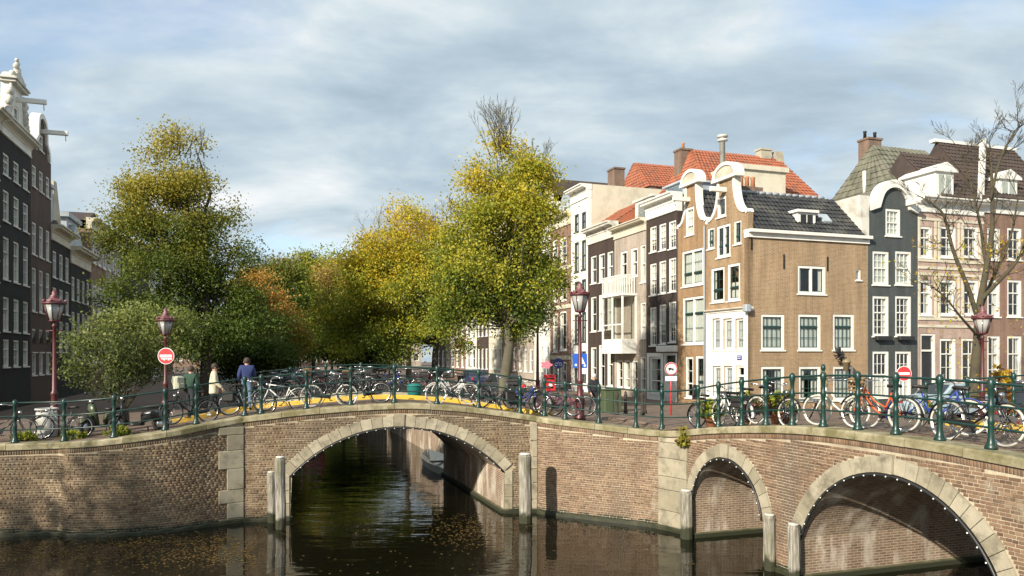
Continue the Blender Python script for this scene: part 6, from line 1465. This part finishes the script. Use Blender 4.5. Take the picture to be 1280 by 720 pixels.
# ================================================================== scooters
def scooter(px, Y, base, rz, label, cm):
    x, y = XY(px, Y); base = gz(x, y); root = empty('motor_scooter', (x, y, base), rz, label, 'scooter', 'scooters on the quay'); r = .235
    for xx in (-.6, .62):
        mb = MB(); mb.tube([(xx+r*.82*math.cos(2*math.pi*i/22), 0, r+r*.82*math.sin(2*math.pi*i/22)) for i in range(22)], .05, 8, closed=True); w_ = mb.build('tyre', M['rubber'], root); w_.name = 'wheel'
        MB().lathe([(.02, -.05), (.14, -.03), (.15, 0), (.14, .03), (.02, .05)], 12, (0, 0, 0), Matrix.Translation((xx, 0, r)) @ Matrix.Rotation(R(90), 4, 'X')).build('rim', M['chrome'], w_)
    def loft(secs, nm, mat):
        vs = []; fs = []; n = 10
        for (xx, zz, w_, h_) in secs:
            for k in range(n): a = 2*math.pi*k/n; ca, sa = math.cos(a), math.sin(a); vs.append((xx, w_*abs(ca)**.7*(1 if ca > 0 else -1), zz+h_*abs(sa)**.7*(1 if sa > 0 else -1)))
        for i in range(len(secs)-1):
            for k in range(n): fs.append((i*n+k, i*n+(k+1) % n, (i+1)*n+(k+1) % n, (i+1)*n+k))
        fs += [tuple(range(n-1, -1, -1)), tuple((len(secs)-1)*n+k for k in range(n))]; mb = MB(); mb.add(vs, fs, None, True); return mb.build(nm, mat, root)
    loft([(-.86, .62, .04, .05), (-.78, .58, .14, .13), (-.55, .55, .19, .17), (-.25, .50, .18, .18), (-.08, .42, .14, .16)], 'body', cm)
    loft([(-.12, .24, .15, .04), (.1, .24, .17, .04), (.3, .26, .15, .05)], 'footboard', cm)
    mb = MB(); vs = []
    secs = [(.30, .25, .17), (.36, .45, .20), (.42, .7, .20), (.44, .92, .13)]
    for (xx, zz, w_) in secs: vs += [(xx, -w_, zz), (xx+.07, -w_*.5, zz), (xx+.07, w_*.5, zz), (xx, w_, zz), (xx-.02, 0, zz)]
    fs = []
    for i in range(3):
        for j in range(5): fs.append((i*5+j, i*5+(j+1) % 5, i*5+5+(j+1) % 5, i*5+5+j))
    fs += [(4, 3, 2, 1, 0), (15, 16, 17, 18, 19)]; mb.add(vs, fs, None, True); mb.build('leg_shield', cm, root)
    mb = MB(); mb.tube([(.44, 0, .9), (.40, 0, 1.02)], .05, 8); mb.tube([(.30, -.34, 1.06), (.36, -.2, 1.04), (.40, 0, 1.03), (.36, .2, 1.04), (.30, .34, 1.06)], .018, 7); mb.build('handlebar', M['iron'], root)
    MB().ball((.46, 0, 1.0), .075, 10).build('headlight', M['chrome'], root)
    for y_ in (-.28, .28): mb = MB(); mb.tube([(.34, y_, 1.06), (.36, y_*1.1, 1.2)], .007, 5); mb.ball((.36, y_*1.12, 1.23), .05, 8); mb.build('mirror', M['iron'], root)
    loft([(-.82, .76, .05, .03), (-.65, .775, .13, .05), (-.35, .76, .14, .05), (-.1, .735, .10, .04)], 'seat', M['saddle_black'])
    loft([(.40, .5, .05, .06), (.5, .53, .08, .05), (.66, .5, .085, .04), (.84, .40, .06, .03)], 'front_mudguard', cm)
    mb = MB(); mb.tube([(.62, -.07, r), (.5, -.07, .6)], .02, 6); mb.tube([(.62, .07, r), (.5, .07, .6)], .02, 6); mb.tube([(-.2, -.12, .16), (-.2, -.16, .0)], .02, 5); mb.build('fork', M['iron'], root)
    MB().tube([(-.3, -.16, .25), (-.6, -.2, .26), (-.85, -.2, .3)], [.03, .055, .05], 8).build('exhaust', M['chrome'], root)
scooter(174, 22.3, 2.66, math.pi+.15, 'black motor scooter beside the curve of the quay railing', BC['black'])
scooter(130, 23.0, 2.52, -1.9, 'dark green motor scooter seen from its front wheel next to the black one', bikemat('scooter_green', (.05, .065, .03)))
# ================================================================== people
def person(px, Y, base, rz, label, coat, trousers, hair, height=1.74, pose=None, skirt=.0, shoes='rubber'):
    x, y = XY(px, Y); base = gz(x, y); root = empty('person', (x, y, base), rz, label, 'person', 'people walking'); k = height/1.74
    # joints: local x = right, y = forward (facing -y is towards the viewer)
    pz = pose or {}; st = pz.get('stride', .16); ar = pz.get('arm', .12); J_ = {
        'pelvis': (0, 0, .95), 'waist': (0, .01, 1.10), 'chest': (0, .02, 1.30), 'neck': (0, .02, 1.47), 'chin': (0, .03, 1.53), 'head': (0, .045, 1.61), 'crown': (0, .03, 1.70),
        'hl': (-.09, 0, .91), 'kl': (-.10, st*.7, .50), 'al': (-.10, st*.6-.05, .09), 'tl': (-.11, st*.6+.13, .035), 'hr': (.09, 0, .91), 'kr': (.10, -st*.3, .50), 'ar': (.10, -st-.06, .11), 'tr': (.11, -st+.10, .035),
        'sl': (-.185, .01, 1.42), 'el': (-.245, -ar*.6, 1.15), 'wl': (-.24, ar*.3+.08, .92), 'fl': (-.235, ar*.3+.11, .83), 'sr': (.185, .01, 1.42), 'er': (.245, ar*.3, 1.15), 'wr': (.235, ar+.14, .94), 'fr': (.23, ar+.18, .86)}
    J_.update(pz.get('J', {}))
    def skin_mesh(names, edges, rad, sub=2):
        me = bpy.data.meshes.new('tmp'); me.from_pydata([Vector(J_[n])*k for n in names], [], []); me.edges.add(len(edges)); 
        for e_, (a, b) in zip(me.edges, edges): e_.vertices = (names.index(a), names.index(b))
        me.update(); o = bpy.data.objects.new('tmp', me); col.objects.link(o); m_ = o.modifiers.new('s', 'SKIN'); m_.use_smooth_shade = True
        lay = me.skin_vertices[0].data
        for i, n in enumerate(names):
            r_ = rad[n]; r_ = r_ if hasattr(r_, '__len__') else (r_, r_); lay[i].radius = (r_[0]*k, r_[1]*k); lay[i].use_root = (i == 0)
        s_ = o.modifiers.new('d', 'SUBSURF'); s_.levels = sub; s_.render_levels = sub
        dg = bpy.context.evaluated_depsgraph_get(); out = bpy.data.meshes.new_from_object(o.evaluated_get(dg)); bpy.data.objects.remove(o); bpy.data.meshes.remove(me); return out
    names = list(J_); E = [('pelvis', 'waist'), ('waist', 'chest'), ('chest', 'neck'), ('neck', 'chin'), ('chin', 'head'), ('head', 'crown'), ('pelvis', 'hl'), ('hl', 'kl'), ('kl', 'al'), ('al', 'tl'), ('pelvis', 'hr'), ('hr', 'kr'), ('kr', 'ar'), ('ar', 'tr'),
        ('chest', 'sl'), ('sl', 'el'), ('el', 'wl'), ('wl', 'fl'), ('chest', 'sr'), ('sr', 'er'), ('er', 'wr'), ('wr', 'fr')]
    rad = dict(pelvis=(.15, .12), waist=(.14, .11), chest=(.16, .12), neck=.058, chin=.075, head=(.085, .10), crown=.06, hl=.10, kl=.062, al=.045, tl=.042, hr=.10, kr=.062, ar=.045, tr=.042, sl=.07, el=.047, wl=.032, fl=.035, sr=.07, er=.047, wr=.032, fr=.035)
    me = skin_mesh(names, E, rad); me.name = 'body'
    for m_ in (M['skin'], M[trousers], M[shoes]): me.materials.append(m_)
    for p in me.polygons:
        c = p.center/k; p.material_index = 2 if c.z < .10 else (1 if (c.z < 1.0 and abs(c.x) < .21 and not (c.z > .78 and abs(c.x) > .19)) else (1 if 1.0 <= c.z < 1.40 else 0)); p.use_smooth = True
    o = bpy.data.objects.new('body', me); col.objects.link(o); o.parent = root
    cn = ['pelvis', 'waist', 'chest', 'neck', 'sl', 'el', 'wl', 'sr', 'er', 'wr']
    ce = [('pelvis', 'waist'), ('waist', 'chest'), ('chest', 'neck'), ('chest', 'sl'), ('sl', 'el'), ('el', 'wl'), ('chest', 'sr'), ('sr', 'er'), ('er', 'wr')]
    if skirt: J_['hem'] = (0, .0, .95-skirt); cn.append('hem'); ce.append(('pelvis', 'hem'))
    cr = dict(pelvis=(.195, .155), waist=(.185, .145), chest=(.20, .155), neck=(.075, .075), sl=.095, el=.068, wl=.052, sr=.095, er=.068, wr=.052, hem=(.21, .17))
    me = skin_mesh(cn, ce, cr); me.name = 'coat'; me.materials.append(M[coat]); me.polygons.foreach_set('use_smooth', [True]*len(me.polygons)); o = bpy.data.objects.new('coat', me); col.objects.link(o); o.parent = root
    mb = MB(); hx = Vector(J_['head'])*k; vs = []
    mb.ball((hx.x, hx.y-.018*k, hx.z+.035*k), .108*k, 12, 1.08); o = mb.build('hair', M[hair], root); 
    f = MB(); f.ball((hx.x-.035*k, hx.y+.098*k, hx.z-.0*k), .011*k, 6); f.ball((hx.x+.035*k, hx.y+.098*k, hx.z), .011*k, 6); f.build('eyes', M['black_paint'], root)
    f = MB(); f.tube([(hx.x, hx.y+.098*k, hx.z-.0*k), (hx.x, hx.y+.125*k, hx.z-.035*k), (hx.x, hx.y+.1*k, hx.z-.045*k)], .011*k, 5); f.ball((hx.x-.09*k, hx.y, hx.z-.015*k), .022*k, 6); f.ball((hx.x+.09*k, hx.y, hx.z-.015*k), .022*k, 6); f.build('nose_and_ears', M['skin'], root)
    for s in (-1, 1):                                            # fingers of each hand
        w_ = Vector(J_['fl' if s < 0 else 'fr'])*k; f = MB()
        for i in range(4): f.tube([w_+Vector((0, -.025+i*.017, -.01))*k, w_+Vector((0, -.028+i*.019, -.06+.006*abs(i-1.5)))*k, w_+Vector((-s*.02, -.024+i*.018, -.095+.008*abs(i-1.5)))*k], [.010*k, .0095*k, .007*k], 5)
        f.tube([w_+Vector((0, .03, .02))*k, w_+Vector((-s*.015, .055, -.02))*k, w_+Vector((-s*.02, .05, -.05))*k], [.011*k, .010*k, .008*k], 5); f.build('fingers', M['skin'], root)
    return root, k
plain('coat_green', (.018, .050, .030), .85, .2, 10); plain('coat_cream', (.62, .56, .40), .85, .1, 10); plain('coat_blue', (.022, .035, .12), .85, .15, 10); plain('coat_dark', (.018, .018, .024), .85, .2, 10); plain('jeans', (.10, .16, .23), .9, .25, 20); plain('trousers_dark', (.022, .024, .03), .9, .2, 10)
plain('hair_brown', (.045, .028, .018), .7, .3, 30); plain('hair_white', (.55, .53, .50), .8, .15, 30); plain('shoe_white', (.6, .6, .58), .6, .1, 10); plain('pack_beige', (.40, .40, .30), .9, .2, 15)
dz_l = LQ(LQ.L-.6)[0].z+COP
pr1, k1 = person(238, 24.6, 3.02, math.pi*.94+math.pi, 'person in dark green jacket with pale backpack walking behind the railing', 'coat_green', 'trousers_dark', 'hair_brown', 1.76)
pr2, _ = person(267, 24.9, 3.10, math.pi*1.5+math.pi*.12, 'person in long cream coat walking with head turned', 'coat_cream', 'trousers_dark', 'hair_brown', 1.72, skirt=.22, shoes='shoe_white')
pr3, _ = person(308.5, 25.6, 3.18, math.pi*.1, 'person in navy jacket and jeans walking away over the bridge', 'coat_blue', 'jeans', 'hair_brown', 1.76)
pr4, _ = person(742, 31, GZ-.01, math.pi*1.1, 'white-haired person in dark jacket at the quay corner', 'coat_dark', 'trousers_dark', 'hair_white', 1.7)
bp = empty('backpack', pr1.location+Vector((-.30, -.16, .98)), .9, 'pale beige backpack on the back of the person in green', 'backpack'); mb = MB(); mb.cbox(-.16, .16, -.11, .11, 0, .46, .05); mb.build('body', M['pack_beige'], bp); MB().cbox(-.12, .12, -.16, -.112, .04, .24, .03).build('front_pocket', M['pack_beige'], bp)
mb = MB()
for s in (-1, 1): mb.tube([(s*.1, .1, .42), (s*.1, .17, .45), (s*.11, .22, .3), (s*.1, .12, .06)], .018, 5)
mb.build('strap', M['pack_beige'], bp)
# ================================================================== parked cars
def car(px, Y, base, rz, label, colr, name='parked_car'):
    m_ = bikemat('car_'+colr[0], colr[1], .25); x, y = XY(px, Y); base = gz(x, y); root = empty(name, (x, y, base), rz, label, 'car', 'cars parked on the quays'); L2, W2 = 2.05, .84
    side = [(-L2, .35), (-L2-.02, .62), (-L2+.08, .86), (-1.55, .96), (-1.30, 1.02), (-.78, 1.43), (.25, 1.47), (.95, 1.02), (1.75, .88), (2.0, .72), (L2, .45), (L2-.05, .30)]
    secs = [(-1, .80), (-.86, .98), (-.4, 1.0), (.4, 1.0), (.86, .98), (1, .80)]; vs = []; fs = []; n = len(side)
    for (yy, k) in secs:
        for (xx, zz) in side: tp = 1-(.16 if zz > 1.0 else 0)*abs(yy)**2; vs.append((xx*(1 if abs(yy) < .9 else .985), yy*W2*(tp if zz > 1.0 else 1), zz if zz < 1.0 else 1.0+(zz-1.0)*(1 if abs(yy) < .9 else .93)))
    for i in range(len(secs)-1):
        for j in range(n): fs.append((i*n+j, (i+1)*n+j, (i+1)*n+(j+1) % n, i*n+(j+1) % n))
    fs += [tuple(range(n-1, -1, -1))[::-1], tuple(range((len(secs)-1)*n, len(secs)*n))[::-1]]; mb = MB(); mb.add(vs, fs, None, False); mb.build('body', m_, root)
    gl = M['car_glass'] if 'car_glass' in M else plain('car_glass', (.03, .04, .045), .08, .1)
    for s in (-1, 1):
        yy = s*(W2*.985); mb = MB(); mb.prism([(-1.12, 1.03), (-.25, 1.03), (-.25, 1.38), (-.75, 1.37)], min(yy*.9, yy*.915), max(yy*.9, yy*.915)); mb.build('side_window', gl, root); mb = MB(); mb.prism([(-.18, 1.03), (.78, 1.03), (.25, 1.39), (-.18, 1.39)], min(yy*.9, yy*.915), max(yy*.9, yy*.915)); mb.build('side_window', gl, root)
    mb = MB(); mb.add([(.98, -.62, 1.03), (.98, .62, 1.03), (.32, .55, 1.455), (.32, -.55, 1.455)], [(0, 1, 2, 3)]); mb.build('windscreen', gl, root); mb = MB(); mb.add([(-1.30, -.62, 1.06), (-1.30, .62, 1.06), (-.83, .55, 1.425), (-.83, -.55, 1.425)], [(3, 2, 1, 0)]); mb.build('rear_window', gl, root)
    for xx in (-1.25, 1.28):
        for s in (-1, 1):
            M_ = Matrix.Translation((xx, s*.76, .31)) @ Matrix.Rotation(R(90), 4, 'X'); w_ = MB().lathe([(.2, -.1), (.29, -.09), (.31, -.05), (.31, .05), (.29, .09), (.2, .1)], 18, (0, 0, 0), M_).build('wheel', M['rubber'], root); MB().lathe([(.02, -.108), (.19, -.105), (.2, 0), (.19, .105), (.02, .108)], 12, (0, 0, 0), M_).build('rim', M['chrome'], w_)
    for s in (-1, 1): MB().cbox(L2-.10, L2+.01, s*.6-.16, s*.6+.16, .60, .74, .02).build('headlight', M['glass_lantern'], root); MB().cbox(-L2-.03, -L2+.06, s*.66-.1, s*.66+.1, .66, .84, .02).build('tail_light', M['sign_red'], root)
ca = math.atan2(v.y, v.x); cu = math.atan2(u.y, u.x)
car(1192, 30.5, GZ, ca, 'pale blue-grey car parked before the pink brick house', ('paleblue', (.30, .38, .42)))
car(1262, 33.0, GZ, ca, 'dark car parked before the red-brown house', ('dark', (.03, .035, .04)))
car(390, 60, GZ, cu, 'red car parked far along the shaded quay', ('red', (.42, .02, .03)))
car(362, 66, GZ, cu, 'silver car parked far along the shaded quay', ('silver', (.40, .41, .42)))
car(347, 55, GZ, cu, 'black car parked under the orange tree', ('black', (.02, .02, .022)))
car(628, 47, GZ, cu, 'dark grey car parked under the tall tree on the sunny quay', ('grey', (.05, .052, .055)))
car(592, 62, GZ, cu, 'dark blue car parked farther along the sunny quay', ('navy', (.03, .04, .09)))
# ---- trestle table by the corner house and green hedge boxes
x, y = XY(1004, 27); root = empty('trestle_table', (x, y, gz(x, y)-.02), ca, 'dark trestle table with crossed legs before the corner house', 'table'); MB().box(-.75, .75, -.35, .35, .72, .76).build('table_top', M['bike_grey'], root)
for s in (-.55, .55): mb = MB(); mb.tube([(s, -.33, .02), (s, .1, .719)], .028, 6); mb.tube([(s, .33, .02), (s, -.1, .719)], .028, 6); mb.build('leg', M['iron'], root)
x, y = XY(763, 34.5); root = empty('green_cabinet', (x, y, gz(x, y)), ca, 'low dull green utility cabinet beside the white-haired person', 'cabinet'); MB().cbox(-.42, .42, -.3, .3, 0, 1.0, .03).build('body', plain('cabinet_green', (.06, .085, .04), .7, .2, 4), root); MB().box(-.01, .01, -.305, -.301, .06, .94).build('door_seam', M['iron'], root); MB().cbox(-.46, .46, -.34, .34, 1.001, 1.05, .02).build('lid', M['cabinet_green'], root)
# ---- plants
gcol = [G_MD, G_OL, Y_GR, (.20, .26, .05)]
def deck_at(px, off):
    g = offset(RB, RO+off); s = s_at_px(g, px); p = g(s)[0]; return p.x, p.y, p.z+COP-.012
for i, (px, Y, r, lab) in enumerate(((890, 21.4, (.3, .3, .5), 'leafy yellow-green bush by the white shopfront'), (932, 20.4, (.32, .32, .62), 'tall green bush at the corner of the ochre house'), (972, 19.2, (.36, .3, .55), 'bright green bush before the first side window'), (986, 20.0, (.22, .22, .6), 'reddish-green shrub before the side wall'), (1158, 24.5, (.35, .3, .6), 'yellow-green plant by the door of the pink house'))):
    potted(px, Y, GZ+.12 if Y < 27 else GZ+.05, r, lab, gcol if i != 3 else [BRN, G_MD, G_OL], size=.11)
px_, py_, pz_ = CW(CW.L-.15)[0]; shrub('wall_weed', 'dry yellow-brown weed tuft hanging from the stone pillar', (px_-.06, py_-.12, 2.45), (.24, .16, .62), 60, 16, .07, [BRN, Y_GR, (.26, .20, .07), Y_LW], stem=True)
for i, (px, lab) in enumerate(((28, 'low green weeds at the foot of the quay railing'), (95, 'small grass tuft by the litter bin'), (147, 'yellow-green weeds beside the scooters'))):
    g = offset(LQ, .75); s = s_at_px(g, px, LQ.L-14); p = g(s)[0]; shrub('weed', lab, (p.x, p.y, p.z+COP-.01), (.4, .22, .28), 30, 14, .07, gcol, group='weeds by the quay', stem=False)
x, y = XY(1250, 31); root = shrub('climbing_plant', 'orange and yellow climbing plant by the foot of the bare tree', (x, y, GZ), (.5, .4, 2.3), 90, 16, .13, [BRN, Y_OR, (.42, .20, .05), Y_LW, Y_GR])
x, y, z = deck_at(1258, 3.8); root = shrub('flower_tub_plant', 'red flowering plant by the yellow kerb', (x, y, z), (.35, .3, .5), 40, 12, .07, [(.45, .03, .03), G_MD, (.35, .02, .04), G_OL], stem=False)
# ---- moored boat beyond the arch
p = pR+u*10.8-v*.75; root = empty('moored_boat', (p.x, p.y, -.10), cu, 'white open motor boat moored beyond the single arch', 'boat'); secs = [(-2.8, .85, .62), (-1.5, 1.0, .60), (.5, 1.0, .64), (1.9, .7, .74), (2.9, .06, .9)]; vs = []; fs = []
for (xx, w_, h_) in secs: vs += [(xx, -w_, h_), (xx, -w_*.85, .15), (xx, 0, -.1), (xx, w_*.85, .15), (xx, w_, h_), (xx, w_*.88, h_), (xx, 0, .25), (xx, -w_*.88, h_)]
for i in range(4):
    for j in range(8): fs.append((i*8+j, (i+1)*8+j, (i+1)*8+(j+1) % 8, i*8+(j+1) % 8))
fs += [tuple(range(8)), tuple(range(39, 31, -1))]; root.scale = (.72, .66, .75); mb = MB(); mb.add(vs, fs); mb.build('hull', M['white'], root); MB().box(-.4, .1, -.87, .87, .45, .5).build('bench', M['wood_pile'], root); MB().cbox(-3.1, -2.85, -.15, .15, .3, .95, .04).build('outboard_motor', M['iron'], root)
# ---- lights under the arches
lights(LB, AL, 'black light string with pale bulbs under the single wide arch')
lights(RB, AS, 'black light string with pale bulbs under the small arch')
lights(RB, AB, 'black light string with pale bulbs under the large arch')
# ---- leaves floating on the canal
n = 3000; pts = []
while len(pts) < n:
    r_ = random.random()
    if r_ < .60: px, py = random.uniform(-20, 320), random.gauss(694, 9)-.02*random.uniform(0, 320)
    elif r_ < .72: px, py = random.uniform(120, 300), random.gauss(675, 5)-(0)
    elif r_ < .93: px, py = random.gauss(600, 34), random.gauss(662, 12)
    else: px, py = random.uniform(300, 960), random.uniform(660, 730)
    if py < 640: continue
    Y = H*F/(py-HY); x, y = XY(px, Y)
    q = Vector((x, y, 0))
    pts.append((x, y))
pts = np.array(pts); a = NR.uniform(0, 6.28, n); s = NR.uniform(.018, .042, n); ca_, sa_ = np.cos(a), np.sin(a); z = NR.uniform(.004, .009, n)
V = np.stack([np.stack([pts[:, 0]+ca_*s*1.3, pts[:, 1]+sa_*s*1.3, z], 1), np.stack([pts[:, 0]-sa_*s*.7, pts[:, 1]+ca_*s*.7, z+.006], 1), np.stack([pts[:, 0]-ca_*s*1.3, pts[:, 1]-sa_*s*1.3, z], 1), np.stack([pts[:, 0]+sa_*s*.7, pts[:, 1]-ca_*s*.7, z+.006], 1)], 1).reshape(-1, 3)
cc = np.repeat(lerp([(.22, .14, .045), (.15, .08, .025), (.30, .21, .08), (.12, .075, .04)], NR.random(n)), 4, axis=0)
o = npmesh('floating_leaves', V, np.arange(n*4).reshape(-1, 4), M['leaf'], cc); tag(o, 'fallen autumn leaves drifting on the dark canal water', 'leaves', kind='stuff')

# ---- leaves blown along the kerbs and railings
pts = []
for sg, d0, n_, smax in ((LB, u, 420, 5.0), (RB, v, 520, 4.0), (LQ, u, 420, 4.5), (CW, u, 240, 4.0)):
    for _ in range(n_):
        s_ = random.uniform(max(0, sg.L-12) if sg is LQ else 0, min(sg.L, 12)if sg is RB else sg.L); p = sg(s_)[0]; q = p+d0*(.55+smax*random.random()**2); pts.append((q.x, q.y, gz(q.x, q.y)))
pts = np.array(pts); n = len(pts); a = NR.uniform(0, 6.28, n); s = NR.uniform(.02, .05, n); ca_, sa_ = np.cos(a), np.sin(a); z = pts[:, 2]+NR.uniform(.006, .02, n); e = NR.uniform(-.01, .02, n)
V = np.stack([np.stack([pts[:, 0]+ca_*s*1.3, pts[:, 1]+sa_*s*1.3, z+e], 1), np.stack([pts[:, 0]-sa_*s*.7, pts[:, 1]+ca_*s*.7, z], 1), np.stack([pts[:, 0]-ca_*s*1.3, pts[:, 1]-sa_*s*1.3, z], 1), np.stack([pts[:, 0]+sa_*s*.7, pts[:, 1]-ca_*s*.7, z], 1)], 1).reshape(-1, 3)
o = npmesh('fallen_leaves', V, np.arange(n*4).reshape(-1, 4), M['leaf'], np.repeat(lerp([(.34, .22, .05), (.24, .12, .03), (.42, .31, .08), (.18, .11, .05)], NR.random(n)), 4, axis=0)); tag(o, 'yellow and brown leaves scattered over the brick paving', 'leaves', kind='stuff')
